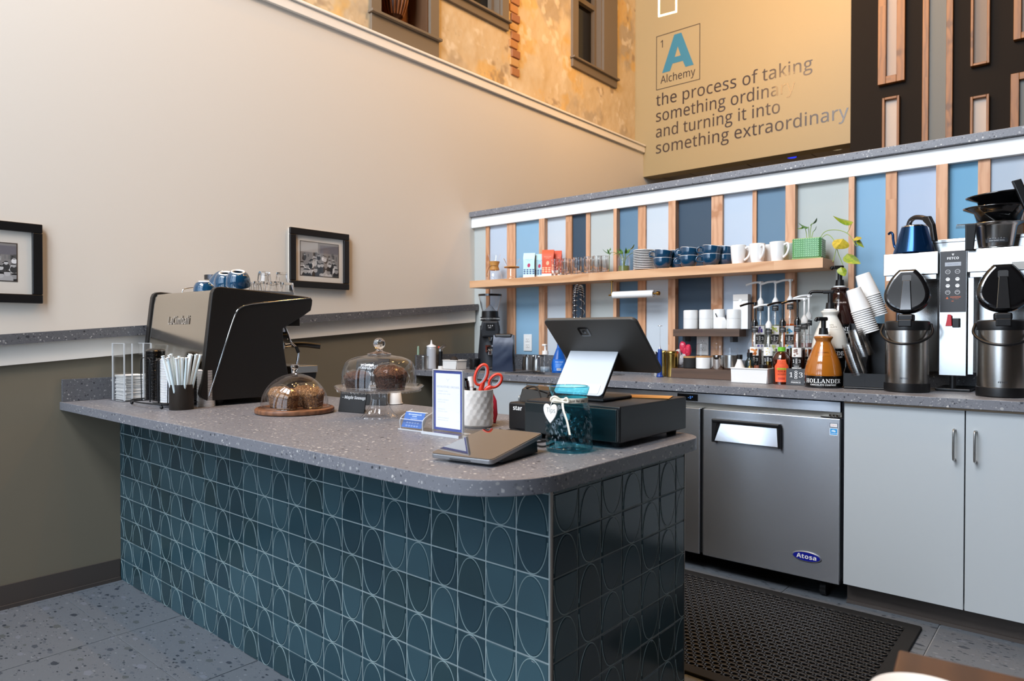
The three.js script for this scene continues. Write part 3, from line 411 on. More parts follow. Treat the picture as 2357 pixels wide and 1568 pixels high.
// ================================================================ ON THE SERVICE COUNTER
const at = (px, py, y = TOP + 0.0005) => onY(px, py, y);
// framed photographs on the left wall
{
  const photo = (s0) => printMat(256, 220, (x, w, h) => {
    const keep = seed; seed = s0; x.fillStyle = '#8d8a88'; x.fillRect(0, 0, w, h); x.fillStyle = '#b9b6b3'; x.fillRect(0, 0, w * 0.45, h * 0.3); x.fillStyle = '#77747a'; x.fillRect(w * 0.5, h * 0.06, w * 0.5, h * 0.24);
    for (let i = 0; i < 26; i++) { x.fillStyle = (() => { const v = 40 + (rnd(0, 150) | 0); return `rgba(${v},${v},${v},0.8)`; })(); x.fillRect(rnd(0, w), h * 0.28 + rnd(0, 30), rnd(6, 16), rnd(18, 36)); }
    for (let r = 0; r < 4; r++) for (let i = 0; i < 9; i++) { const cx = rnd(0, w), cy = h * (0.42 + r * 0.14) + rnd(-10, 10), q = 8 + r * 3, v = rnd(0, 1) > 0.45 ? rnd(180, 245) : rnd(25, 80); x.fillStyle = `rgb(${v},${v},${v})`; x.beginPath(); x.ellipse(cx, cy + q * 2.1, q * 1.5, q * 1.9, 0, 0, 6.3); x.fill(); const f = rnd(150, 215); x.fillStyle = `rgb(${f},${f},${f})`; x.beginPath(); x.ellipse(cx, cy, q * 0.8, q, 0, 0, 6.3); x.fill(); x.fillStyle = '#222'; x.beginPath(); x.ellipse(cx, cy - q * 0.5, q * 0.85, q * 0.55, 0, 3.14, 6.3); x.fill(); }
    seed = keep;
  }, 0.4);
  const frame = (z0, z1, y0, y1, s0, label, matw = 0.035) => {
    const W = z0 - z1, Hh = y1 - y0, o = thing('framed_photo', label, 'picture', [0.0005, y0, (z0 + z1) / 2], Math.PI / 2), b = 0.038;
    add(o, 'back', bar(-W / 2 + 0.004, W / 2 - 0.004, 0.004, Hh - 0.004, 0, 0.008), M.cardboard);
    const mould = (x0, y0_, x1, y1_) => bar(x0, x1, y0_, y1_, 0.0085, 0.026, 0.004); for (const g of [mould(-W / 2, 0, W / 2, b), mould(-W / 2, Hh - b, W / 2, Hh), mould(-W / 2, b + 0.0003, -W / 2 + b, Hh - b - 0.0003), mould(W / 2 - b, b + 0.0003, W / 2, Hh - b - 0.0003)]) add(o, 'frame_side', g, M.black);
    add(o, 'mat', bar(-W / 2 + b, W / 2 - b, b, Hh - b, 0.009, 0.0115), mk('#e4ddd2', 0.9)); const pw = W - 2 * b - 2 * matw, ph = Hh - 2 * b - 2 * matw;
    add(o, 'bevel_line', bar(-pw / 2 - 0.004, pw / 2 + 0.004, Hh / 2 - ph / 2 - 0.004, Hh / 2 + ph / 2 + 0.004, 0.0117, 0.0125), mk('#4a4038', 0.7)); add(o, 'print', put(new THREE.PlaneGeometry(pw, ph), [0, Hh / 2, 0.0131]), photo(s0), 'black and white group photograph');
    add(o, 'glazing', put(new THREE.PlaneGeometry(W - 2 * b, Hh - 2 * b), [0, Hh / 2, 0.018]), M.glass);
  };
  frame(-2.156, -2.561, 1.4297, 1.770, 31, 'black framed crowd photograph hanging right of the espresso machine');
  frame(-0.55, -0.9535, 1.2938, 1.636, 57, 'black framed photograph hanging left of the espresso machine', 0.055);
}
// clear acrylic bin with a stack of napkins
{
  const o = thing('napkin_holder', 'clear acrylic bin holding a stack of white napkins', 'holder', [0.168, TOP + 0.0005, -1.258]), h = 0.258, w = 0.068, d = 0.058, t = 0.004;
  add(o, 'bin', merge([bar(-w - 0.008, w + 0.008, 0, t, -d, d + 0.014), bar(-w, -w + t, t, h, -d, d), bar(w - t, w, t, h, -d, -0.025), bar(w - t, w, t, h, 0.025, d), bar(-w, w, t, h, -d, -d + t), bar(-w, w, t, h, d - t, d)]), M.clearPlastic); for (const g of [bar(-w - 0.001, -w + 0.004, t, h + 0.0005, d - 0.004, d + 0.001), bar(w - 0.004, w + 0.001, t, h + 0.0005, d - 0.004, d + 0.001), bar(w - 0.004, w + 0.001, t, h + 0.0005, 0.022, 0.026), bar(w - 0.004, w + 0.001, t, h + 0.0005, -0.026, -0.022), bar(w - 0.004, w + 0.001, t, h + 0.0005, -d - 0.001, -d + 0.004), bar(-w, w, h, h + 0.0015, d - t, d), bar(-w, w, h, h + 0.0015, -d, -d + t)]) add(o, 'polished_edge', g, M.frosted);
  const np = thing('napkin_stack', 'stack of thin white napkins inside the clear bin', 'napkins', [0.168, TOP + 0.006, -1.258]); const ng = rb(0.118, 0.0028, 0.098, 0.0012, null, null, 1);
  for (let i = 0; i < 30; i++) { const q = add(np, 'napkin', ng, M.paper); q.position.set(rnd(-0.003, 0.003), 0.002 + i * 0.0037, rnd(-0.003, 0.003)); q.rotation.y = rnd(-0.03, 0.03); }
}
// wire rack of cup lids
{
  const x0 = 0.36, x1 = 0.655, z1 = -1.185, z0 = -1.335, o = thing('lid_rack', 'black wire rack holding stacks of cup lids', 'rack', [0, TOP + 0.0005, 0]), w = [];
  const ringR = 0.052, cells = [[0.425, -1.26], [0.51, -1.26], [0.605, -1.255]];
  w.push(tube([[x0, 0.02, z1], [x1, 0.02, z1], [x1, 0.02, z0], [x0, 0.02, z0]], 0.0028, 60, 6, true), tube([[x0 + 0.01, 0.014, -1.26], [x1, 0.014, -1.26]], 0.0028, 8, 6));
  for (const [x, z] of [[x0, z1], [x1, z1], [x0, z0], [x1, z0]]) w.push(ball(0.007, [x, 0.007, z], 10), cyl(0.003, 0.003, 0.018, [x, 0.004, z], 8));
  add(o, 'base_wires', merge(w), M.black); const up = []; for (const [x, z] of cells) for (const [dx, dz] of [[-1, 1], [1, 1], [1, -1]]) up.push(tube([[x + dx * 0.044, 0.014, z + dz * 0.044], [x + dx * 0.044, 0.19, z + dz * 0.044], [x + dx * 0.03, 0.2, z + dz * 0.044], [x + dx * 0.02, 0.2, z + dz * 0.044]], 0.0022, 14, 6)); for (const g of up) add(o, 'upright', g, M.black);
  const stack = (x, z, n, step, r, mat, label, dome, y0 = 0.022) => { const s = thing('lid_stack', label, 'lids', [x, TOP + y0, z]); const lg = lathe([[0, dome ? 0.014 : 0.006], [r * 0.55, dome ? 0.013 : 0.006], [r * 0.86, dome ? 0.009 : 0.0055], [r * 0.93, 0.002], [r, 0.0015], [r, 0], [r * 0.9, 0]], 24); for (let i = 0; i < n; i++) { const m = add(s, 'lid', lg, mat); m.position.y = i * step; } };
  stack(0.415, -1.26, 34, 0.0062, 0.042, M.blackGloss, 'tall stack of glossy black lids nearest the napkin bin', true); stack(0.505, -1.262, 28, 0.0062, 0.04, M.blackGloss, 'shorter stack of glossy black lids in the rack middle', true);
  stack(0.6, -1.245, 40, 0.0045, 0.04, mk('#f4f4f6', 0.25), 'stack of white flat lids beside the straw cup', false); stack(0.672, -1.358, 34, 0.0045, 0.036, mk('#f4f4f6', 0.25), 'stack of white flat lids against the espresso machine', false, 0.0005);
}
// straws
{
  const p = at(418, 942), o = thing('straw_cup', 'dark bronze metal cup holding paper straws', 'cup', p);
  add(o, 'cup', lathe([[0, 0], [0.046, 0], [0.046, 0.1], [0.0445, 0.1], [0.0445, 0.003], [0, 0.003]], 36), M.bronze);
  const sg = cyl(0.0052, 0.0052, 0.21, [0, 0, 0], 8), tip = put(new THREE.CylinderGeometry(0.0075, 0.0052, 0.012, 6), [0, 0.214, 0]), sm = mk('#e9eeee', 0.75), sm2 = mk('#d5e4e6', 0.75);
  for (let i = 0; i < 26; i++) { const a = i * 2.4, r = 0.034 * Math.sqrt((i + 0.5) / 26), lean = 0.17 + 0.13 * rnd(), s = thing('paper_straw', 'paper-wrapped straw standing in the bronze cup', 'straw', [p.x + Math.cos(a) * r * 0.75, p.y + 0.006, p.z + Math.sin(a) * r * 0.75], 0, 'wrapped straws in the bronze cup'); add(s, 'tube', sg, i % 3 ? sm : sm2); add(s, 'wrapper_end', tip, sm); const dir = V(Math.cos(a) * lean * r / 0.034, 1, Math.sin(a) * lean * r / 0.034).normalize(); s.quaternion.setFromUnitVectors(V(0, 1, 0), dir); s.scale.y = rnd(0.86, 1); }
}
// espresso machine: its back faces the shop
{
  const o = thing('espresso_machine', 'two-group espresso machine with steel back and black side panels', 'espresso machine', [0, 0, 0]), X0 = 0.085, X1 = 0.7066;
  const prof = [[-1.40, 0.884], [-1.345, 0.886], [-1.325, 0.9], [-1.318, 0.915], [-1.327, 0.96], [-1.345, 1.12], [-1.366, 1.30], [-1.371, 1.335], [-1.378, 1.351], [-1.39, 1.359], [-1.41, 1.3615], [-1.60, 1.351], [-1.8275, 1.335], [-1.843, 1.331], [-1.850, 1.321], [-1.848, 1.30], [-1.841, 1.272], [-1.80, 1.245], [-1.694, 1.186], [-1.70, 1.10], [-1.713, 1.02], [-1.722, 0.98], [-1.74, 0.95], [-1.76, 0.884]];
  const cheek = (a, b) => { const g = ext(prof.map(([z, y]) => [-z, y]), b - a, 0.004, 2).rotateY(Math.PI / 2).translate(a, 0, 0); return g; };
  const sideMat = mk('#100d0b', 0.42, 0, { clearcoat: 0.25, clearcoatRoughness: 0.3 });
  add(o, 'side_panel', cheek(X1 - 0.03, X1), sideMat, 'black side panel'); add(o, 'side_panel', cheek(X0, X0 + 0.03), sideMat, 'black side panel');
  const bp = [[-1.335, 0.93], [-1.3335, 0.96], [-1.352, 1.12], [-1.3735, 1.30], [-1.379, 1.333], [-1.388, 1.347], [-1.41, 1.3515], [-1.47, 1.349], [-1.47, 1.34], [-1.40, 1.32], [-1.36, 1.1], [-1.345, 0.93]];
  add(o, 'back_panel', toCreasedNormals(zyExt(bp, X0 + 0.031, X1 - 0.031), 0.6), mk('#cdc6bb', 0.14, 1, { anisotropy: 0.3 }), 'polished steel back panel');
  add(o, 'emblem', lettering('LaCimbali', 0.036, fontB, 0.0015).scale(0.9, 1, 1).rotateX(-0.12).translate(0.3, 1.205, -1.3605), M.chrome, 'raised chrome lettering');
  add(o, 'lower_back', zyExt([[-1.33, 0.888], [-1.328, 0.928], [-1.36, 0.928], [-1.36, 0.888]], X0 + 0.031, X1 - 0.031), M.black);
  add(o, 'body', merge([bar(X0 + 0.031, X1 - 0.031, 0.89, 1.30, -1.695, -1.40), bar(X0 + 0.031, X1 - 0.031, 1.2, 1.30, -1.80, -1.696)]), M.blackMatte);
  add(o, 'cup_tray', bar(X0 + 0.031, X1 - 0.031, 1.343, 1.356, -1.77, -1.471), M.steel); add(o, 'trim_line', merge([tube([[X1 + 0.001, 0.905, -1.353], [X1 + 0.001, 1.0, -1.385], [X1 + 0.001, 1.244, -1.468], [X1 + 0.001, 1.268, -1.482], [X1 + 0.001, 1.286, -1.515], [X1 + 0.001, 1.308, -1.66], [X1 + 0.001, 1.3305, -1.838]], 0.0032, 60, 6)]), M.chrome, 'thin chrome line along the side');
  add(o, 'base', merge([bar(X0 + 0.031, X1 - 0.031, 0.885, 0.98, -1.74, -1.37), zyExt([[-1.70, 0.935], [-1.70, 0.979], [-1.877, 0.979], [-1.872, 0.955], [-1.85, 0.937]], X0 + 0.01, X1 - 0.01)]), M.black);
  add(o, 'drip_tray', bar(X0 + 0.006, X1 - 0.006, 0.9805, 1.014, -1.881, -1.742, 0.003), M.steel, 'steel drip tray'); for (const x of [X0 + 0.06, X1 - 0.06]) for (const z of [-1.42, -1.70]) add(o, 'foot', cyl(0.02, 0.024, 0.0243, [x, TOP + 0.0005, z], 16), M.black);
  for (const gx of [0.25, 0.54]) { add(o, 'group_head', merge([cyl(0.038, 0.045, 0.06, [gx, 1.14, -1.765], 24), cyl(0.03, 0.03, 0.02, [gx, 1.12, -1.765], 24)]), M.chrome); const pf = add(o, 'portafilter', merge([cyl(0.034, 0.038, 0.03, [gx, 1.09, -1.765], 24), tube([[gx, 1.105, -1.80], [gx + 0.02, 1.11, -1.83]], 0.008, 6, 8)]), M.chrome); add(pf, 'handle', tube([[gx + 0.02, 1.11, -1.83], [gx + 0.05, 1.112, -1.87], [gx + 0.085, 1.105, -1.925], [gx + 0.095, 1.103, -1.94]], 0.014, 16, 10), M.black, 'black portafilter handle'); }
  add(o, 'steam_wand', tube([[0.645, 1.2, -1.74], [0.65, 1.16, -1.755], [0.655, 1.125, -1.765], [0.66, 1.1, -1.79], [0.665, 1.08, -1.8], [0.66, 1.02, -1.795]], 0.0055, 40, 8), M.chrome, 'bent chrome steam wand'); add(o, 'wand_grip', tube([[0.662, 1.105, -1.79], [0.666, 1.075, -1.8]], 0.008, 8, 8), M.rubber);
  add(o, 'steam_knob', put(new THREE.CylinderGeometry(0.02, 0.022, 0.03, 16).rotateX(Math.PI / 2), [0.66, 1.15, -1.72]), M.black);
  add(o, 'tray_rail', merge([tube([[X0 + 0.06, 1.34, -1.5], [X0 + 0.06, 1.375, -1.5], [X0 + 0.06, 1.375, -1.76], [X0 + 0.06, 1.34, -1.76]], 0.003, 30, 6)]), M.chrome);
}
// things on top of the espresso machine
const MT = 1.3565;
function cupGeo(R, h) { return [lathe(smoothPts([[R * 0.52, 0.004], [R * 0.6, 0.0045], [R * 0.78, h * 0.2], [R * 0.95, h * 0.55], [R, h]], 6).concat([[R - 0.003, h], [R * 0.92, h * 0.55], [R * 0.74, h * 0.22], [R * 0.5, 0.012], [0, 0.01]]), 40), lathe([[R * 0.43, 0.006], [R * 0.45, 0], [R * 0.54, 0], [R * 0.56, 0.006]], 32)]; }
const handleGeo = (R, h) => tube([[R * 0.9, h * 0.78, 0], [R * 1.28, h * 0.82, 0], [R * 1.5, h * 0.6, 0], [R * 1.38, h * 0.36, 0], [R * 0.86, h * 0.33, 0]], 0.0048, 24, 8);
const NAVY_IN = mk('#e9e7e2', 0.2, 0, { clearcoat: 0.6 });
function navyCup(R, h, label, group, pos, turn = 0, flip = false, tilt = [0, 0], withHandle = true) {
  const o = thing('navy_cup', label, 'cup', pos, turn, group), inner = new THREE.Group(); const [b, f] = cupGeo(R, h);
  const parts = [add(o, 'body', b, M.navy), add(o, 'foot_ring', f, M.whiteGloss, 'pale unglazed foot ring'), add(o, 'rim', put(new THREE.TorusGeometry(R - 0.0015, 0.0016, 6, 40).rotateX(Math.PI / 2), [0, h, 0]), M.whiteGloss, 'pale rim line')]; if (withHandle) parts.push(add(o, 'handle', handleGeo(R, h), M.navy));
  if (flip) for (const m of parts) { m.geometry = m.geometry.clone().rotateX(Math.PI).translate(0, h, 0); }
  o.rotation.set(tilt[0], turn, tilt[1], 'YXZ'); return o;
}
{
  navyCup(0.052, 0.064, 'navy cup upside down nearest the photograph on the espresso machine', 'upturned navy cups', [0.63, MT + 0.021, -1.523], 1.08, true, [0.4, 0], false);
  navyCup(0.052, 0.064, 'navy cup upside down, middle of the row on the espresso machine', 'upturned navy cups', [0.54, MT + 0.019, -1.515], 1.12, true, [0.36, 0.06], false);
  navyCup(0.05, 0.07, 'navy cup tipped sideways behind the steel edge of the espresso machine', 'upturned navy cups', [0.44, MT + 0.025, -1.53], 1.12, true, [0.3, -0.55], false);
  navyCup(0.05, 0.05, 'navy cup lying low beside the lidded jar on the espresso machine', 'upturned navy cups', [0.335, MT + 0.002, -1.515], 2.0, true, [0.0, 0.0], false);
  const jar = thing('lidded_jar', 'small glass jar with grey lid on the espresso machine', 'jar', [0.27, MT, -1.59]); add(jar, 'glass', lathe([[0, 0], [0.036, 0], [0.039, 0.006], [0.039, 0.062], [0.036, 0.066], [0.036, 0.004], [0, 0.004]], 28), M.glass); add(jar, 'lid', cyl(0.042, 0.042, 0.022, [0, 0.0665, 0], 28), M.darkSteel); add(jar, 'contents', cyl(0.033, 0.033, 0.02, [0, 0.005, 0], 20), M.blackMatte);
  const pc = thing('clear_cup', 'clear straight cup behind the lidded jar', 'cup', [0.34, MT, -1.66]); add(pc, 'body', lathe([[0, 0], [0.034, 0], [0.04, 0.1], [0.0385, 0.1], [0.033, 0.003], [0, 0.003]], 28), M.clearPlastic);
  const gt = thing('cut_glass', 'faceted shot glass upside down in stacked rows on the machine', 'glass', [0.6, MT, -1.64], 0, 'stacked faceted glasses'); add(gt, 'body', toCreasedNormals(lathe([[0.03, 0], [0.025, 0.045], [0, 0.045], [0, 0.037], [0.022, 0.036], [0.027, 0], [0.03, 0]], 10), 0.2), M.glassSolid);
  const L = 'faceted shot glass upside down in stacked rows on the machine'; for (const [x, y, z] of [[0.64, 0, -1.70], [0.57, 0, -1.72], [0.625, 0, -1.77], [0.53, 0, -1.66], [0.61, 0.046, -1.66], [0.625, 0.046, -1.74], [0.55, 0.046, -1.69]]) copyOf(gt, [x, MT + y, z], x * 9, L, 'stacked faceted glasses');
}
// wooden board with a clear cloche over wrapped muffins
function muffin(R, h, col, top) {
  const n = 48, pts = []; for (let i = 0; i <= 9; i++) pts.push([R * (0.78 + 0.16 * i / 9), h * 0.6 * i / 9]); for (let i = 0; i <= 12; i++) { const a = i / 12 * 1.57; pts.push([R * Math.pow(Math.cos(a), 0.75) * (i ? 1.0 : 0.98), h * (0.62 + 0.36 * Math.sin(a))]); }
  const g = lathe([[0, 0], ...pts], n), p = g.attributes.position, nz = fbm(900, 8, 3), c = new Float32Array(p.count * 3), A = new THREE.Color(col), B = new THREE.Color(top);
  for (let i = 0; i < p.count; i++) { const x = p.getX(i), y = p.getY(i), z = p.getZ(i), r = Math.hypot(x, z), a = Math.atan2(z, x), cup = y < h * 0.56; const k = cup ? 1 + 0.035 * Math.cos(a * 20) : 1 + 0.16 * (nz(a / 6.283 + 1, y * 9) - 0.5) * (r > 0.001 ? 1 : 0); p.setX(i, x * k); p.setZ(i, z * k); if (!cup) p.setY(i, y + 0.016 * (nz(x * 18 + 0.5, z * 18 + 0.5) - 0.5)); const q = cup ? A.clone().multiplyScalar(0.8) : A.clone().lerp(B, nz(x * 20 + 0.3, z * 20 + y * 7)); c.set([q.r, q.g, q.b], i * 3); }
  g.computeVertexNormals(); g.setAttribute('color', new THREE.BufferAttribute(c, 3)); return g;
}
const crumb = fbm(4242, 24, 4), crumb2 = fbm(77, 60, 2), CRUMB = pixelTex(256, 256, (u, v) => { const k = Math.max(0, Math.min(1, 0.5 + (crumb(u, v) - 0.5) * 2.6)), s = crumb2(u, v) > 0.72 ? 0.55 : 1; return [255 * (0.55 + 0.45 * k) * s, 255 * (0.5 + 0.5 * k) * s, 255 * (0.45 + 0.55 * k) * s]; }), CRUMB_B = pixelTex(256, 256, (u, v) => { const k = 255 * (0.6 * crumb(u, v) + 0.4 * crumb2(u, v)); return [k, k, k]; }, false); for (const t of [CRUMB, CRUMB_B]) t.repeat.set(3, 1.5);
M.bake = mk('#ffffff', 0.8, 0, { vertexColors: true, map: CRUMB, bumpMap: CRUMB_B, bumpScale: 0.008 }); M.wrap = mk('#ffffff', 0.06, 0, { transmission: 1, ior: 1.2, thickness: 0 });
const wrapGeo = (R, h, s) => { const g = new THREE.IcosahedronGeometry(1, 3), p = g.attributes.position, nz = fbm(s, 6, 3); for (let i = 0; i < p.count; i++) { const v = V(p.getX(i), p.getY(i), p.getZ(i)), k = 1.04 + 0.09 * nz(v.x * 0.5 + 0.7 + v.z * 0.3, v.y * 0.5 + 0.5); p.setXYZ(i, v.x * R * 1.02 * k, Math.max(0.001, h * 0.5 + v.y * h * 0.56 * k), v.z * R * 1.02 * k); } g.computeVertexNormals(); return g; };
function bakedGood(name, label, group, pos, R, h, col, top, s) { const o = thing(name, label, 'muffin', pos, s, group); add(o, 'muffin', muffin(R, h, col, top), M.bake); add(o, 'plastic_wrap', wrapGeo(R, h, 300 + s * 10 | 0), M.wrap); return o; }
{
  const c = at(679, 949), R = 0.148, o = thing('serving_board', 'round acacia wood serving board under a clear cloche', 'board', c);
  add(o, 'board', metric(lathe([[0, 0], [R - 0.006, 0], [R, 0.004], [R, 0.016], [R - 0.004, 0.02], [R - 0.02, 0.02], [R - 0.024, 0.016], [0, 0.016]], 56), 2.4), M.acacia);
  const k = thing('cloche', 'clear plastic dome with a faceted knob over muffins', 'cloche', [c.x, c.y + 0.0205, c.z]), d = 0.126, hh = 0.122;
  const dome = []; for (let i = 0; i <= 18; i++) { const a = i / 18 * 1.5708; dome.push([d * Math.cos(a) * (i < 18 ? 1 : 0), 0.008 + hh * Math.sin(a)]); }
  add(k, 'dome', lathe([[d + 0.008, 0], [d + 0.008, 0.003], [d, 0.006], ...dome], 56), M.clearPlastic); add(k, 'knob', merge([lathe([[0.004, hh + 0.008], [0.009, hh + 0.01], [0.006, hh + 0.018], [0.016, hh + 0.03], [0.017, hh + 0.036], [0.011, hh + 0.042], [0, hh + 0.043]], 12)]), mk('#ffffff', 0.02, 0, { transmission: 1, ior: 1.5, thickness: 0.02 }));
  const y = c.y + 0.017; for (const [dx, dz, a, i] of [[-0.06, 0.028, 'front left of', 1], [0.036, 0.057, 'front right of', 2], [0.052, -0.045, 'back of', 3], [-0.038, -0.064, 'back left of', 4]]) bakedGood('muffin', `wrapped golden muffin at the ${a} the wooden board`, 'wrapped golden muffins', [c.x + dx, y, c.z + dz], 0.0455, 0.082, '#b07d4c', '#e0ac74', i);
}
// glass cake stand with dome and wrapped chocolate cakes
{
  const c = at(873, 962), o = thing('cake_stand', 'ribbed clear glass cake stand with wide plate', 'cake stand', c), cg = mk('#ffffff', 0.03, 0, { transmission: 1, ior: 1.5, thickness: 0 }), ph = 0.098;
  const foot = lathe(smoothPts([[0.066, 0], [0.064, 0.006], [0.05, 0.018], [0.036, 0.04], [0.029, 0.065], [0.031, 0.085], [0.04, ph - 0.004]], 5), 48), fp = foot.attributes.position; for (let i = 0; i < fp.count; i++) { const a = Math.atan2(fp.getZ(i), fp.getX(i)), k = 1 + 0.05 * Math.cos(a * 12); fp.setX(i, fp.getX(i) * k); fp.setZ(i, fp.getZ(i) * k); } foot.computeVertexNormals();
  add(o, 'foot', foot, cg, 'fluted glass foot'); add(o, 'plate', lathe([[0, ph], [0.12, ph], [0.15, ph + 0.006], [0.158, ph + 0.014], [0.161, ph + 0.018], [0.158, ph + 0.02], [0.15, ph + 0.012], [0.135, ph + 0.007], [0, ph + 0.006]], 64), cg);
  const rim = []; for (let i = 0; i < 64; i++) { const a = i / 64 * 6.283; rim.push(ball(0.0035, [Math.cos(a) * 0.148, ph + 0.002, Math.sin(a) * 0.148], 6)); } add(o, 'beaded_edge', merge(rim), cg);
  const D = 0.134, dh = 0.118, y0 = c.y + ph + 0.0085, k = thing('cake_dome', 'clear glass cake dome with a round ball knob', 'cake dome', [c.x, y0, c.z]);
  add(k, 'dome', lathe(smoothPts([[D, 0], [D - 0.001, 0.04], [D - 0.006, 0.075], [D - 0.02, 0.1], [D - 0.05, dh - 0.004], [0.06, dh], [0.04, dh + 0.004]], 5).concat([[0.0, dh + 0.004]]), 64), cg); add(k, 'knob', merge([lathe([[0.042, dh + 0.005], [0.043, dh + 0.009], [0.025, dh + 0.013], [0.012, dh + 0.018], [0.012, dh + 0.024]], 32), ball(0.0215, [0, dh + 0.044, 0], 24)]), mk('#ffffff', 0.02, 0, { transmission: 1, ior: 1.5, thickness: 0.03 }));
  const y = c.y + ph + 0.0068; bakedGood('cake', 'wrapped chocolate cake on the right half of the glass stand', 'wrapped chocolate cakes', [c.x + 0.064, y, c.z - 0.004], 0.058, 0.082, '#5a3826', '#8b5a3b', 6); bakedGood('cake', 'wrapped chocolate cake in the middle of the glass stand', 'wrapped chocolate cakes', [c.x - 0.038, y, c.z - 0.069], 0.053, 0.084, '#5f3d2a', '#87593c', 7); bakedGood('cake', 'wrapped chocolate cake on the left half of the glass stand', 'wrapped chocolate cakes', [c.x - 0.05, y, c.z + 0.06], 0.048, 0.066, '#5a3a2a', '#80523a', 8);
}
// chalkboard tent cards behind the stand
{
  const card = (lines, w = 512, h = 436) => printMat(w, h, (x) => { x.fillStyle = '#17191b'; x.fillRect(0, 0, w, h); for (const [t, a, b, s] of lines) { x.save(); x.translate(a, b); x.transform(1, 0, -0.12, 1, 0, 0); say(x, t, 0, 0, s, '#e9ecee', '', 'serif', 'left'); x.restore(); } x.fillStyle = '#e9ecee'; }, 0.7);
  const a = at(776, 947), b = at(840, 953), m = a.clone().lerp(b, 0.5), t = Math.atan2(-(b.z - a.z), b.x - a.x);
  const mk1 = (name, label, p, turn, w, h, lines) => { const o = thing(name, label, 'sign', p, turn); const lean = 0.2; add(o, 'front_card', rb(w, h, 0.004, 0.0015, [0, h / 2, 0], [0, 0, 0]).translate(0, 0, -0.002).rotateX(-lean), M.blackMatte); add(o, 'chalk_writing', new THREE.PlaneGeometry(w - 0.004, h - 0.004).translate(0, h / 2, 0.0006).rotateX(-lean), card(lines), 'white chalk handwriting'); add(o, 'back_strut', rb(w * 0.5, h * 0.9, 0.003, 0.001, [0, h * 0.45, 0]).translate(0, 0, -0.004).rotateX(lean * 0.9).translate(0, 0, -h * 0.36), M.blackMatte); };
  mk1('chalkboard_card', 'black chalk card reading Maple Sausage behind the cake stand', m, t + 0.06, 0.135, 0.115, [['– Maple Sausage', 40, 214, 62]]);
  const q = at(835, 936); mk1('chalkboard_card', 'taller black chalk card seen through the glass cake dome', [q.x - 0.02, q.y, q.z - 0.05], 0.5, 0.15, 0.2, [['Breakfast', 60, 70, 62], ['Sandwich', 60, 140, 62], ['– bacon & egg', 50, 230, 48]]);
  const s = at(906, 930), wc = thing('paper_cup', 'white paper cup upside down behind the cake stand', 'cup', s); add(wc, 'body', lathe([[0.036, 0], [0.04, 0.002], [0.04, 0.005], [0.037, 0.006], [0.03, 0.06], [0, 0.06]], 28), M.paper);
}
// business card holder and menu stand
{
  const m = V(1.868, TOP + 0.0005, -1.452), t = 0.05, o = thing('card_holder', 'small clear acrylic holder on the counter beside the menu stand', 'card holder', m, t), w = 0.05;
  add(o, 'tray', merge([bar(-w - 0.004, w + 0.004, 0, 0.003, -0.045, 0.018), bar(-w, w, 0.003, 0.034, 0.012, 0.0145), box(2 * w, 0.06, 0.0025, [0, 0.028, 0], [-0.45, 0, 0]).translate(0, 0.006, -0.022), ...[-1, 1].map((s) => zyExt([[0.0145, 0.003], [0.0145, 0.034], [-0.04, 0.06], [-0.045, 0.003]], s * w - 0.0012, s * w + 0.0012))]), M.clearPlastic); for (const s of [-1, 1]) { add(o, 'polished_edge', tube([[s * w, 0.003, 0.0135], [s * w, 0.034, 0.0135], [s * w, 0.06, -0.04]], 0.0016, 16, 5), M.frosted); } add(o, 'polished_edge', bar(-w, w, 0.033, 0.0348, 0.0118, 0.0148), M.frosted); add(o, 'polished_edge', bar(-w - 0.005, w + 0.005, 0.0, 0.0034, 0.0175, 0.0195), M.frosted);
  const cards = thing('business_cards', 'small stack of blue loyalty cards in the acrylic holder', 'cards', m, t), cg = box(0.088, 0.051, 0.0009); for (let i = 0; i < 9; i++) { const q = add(cards, 'card', cg, M.paper); q.position.set(0, 0.0322, 0.004 - i * 0.0013); q.rotation.x = -0.42; }
  const face = add(cards, 'card_print', new THREE.PlaneGeometry(0.088, 0.051), printMat(512, 300, (x) => { x.fillStyle = '#3f66a8'; x.fillRect(0, 0, 512, 300); say(x, 'THE WANDERING CUP', 256, 44, 30, '#dfe8f6', 'bold', 'serif'); say(x, 'STATION', 256, 80, 26, '#dfe8f6', 'bold', 'serif'); say(x, 'buy ten drinks and', 256, 118, 20, '#cfdcf0'); say(x, 'get one free', 256, 142, 20, '#cfdcf0'); for (let i = 0; i < 5; i++) for (let j = 0; j < 2; j++) { x.strokeStyle = '#cfdcf0'; x.lineWidth = 4; x.beginPath(); x.arc(120 + i * 68, 196 + j * 60, 20, 0, 3.14); x.stroke(); x.beginPath(); x.moveTo(100 + i * 68, 196 + j * 60); x.lineTo(140 + i * 68, 196 + j * 60); x.stroke(); } }, 0.4), 'blue card face with cup stamps'); face.position.set(0, 0.0322, 0.0052); face.rotation.x = -0.42;
}
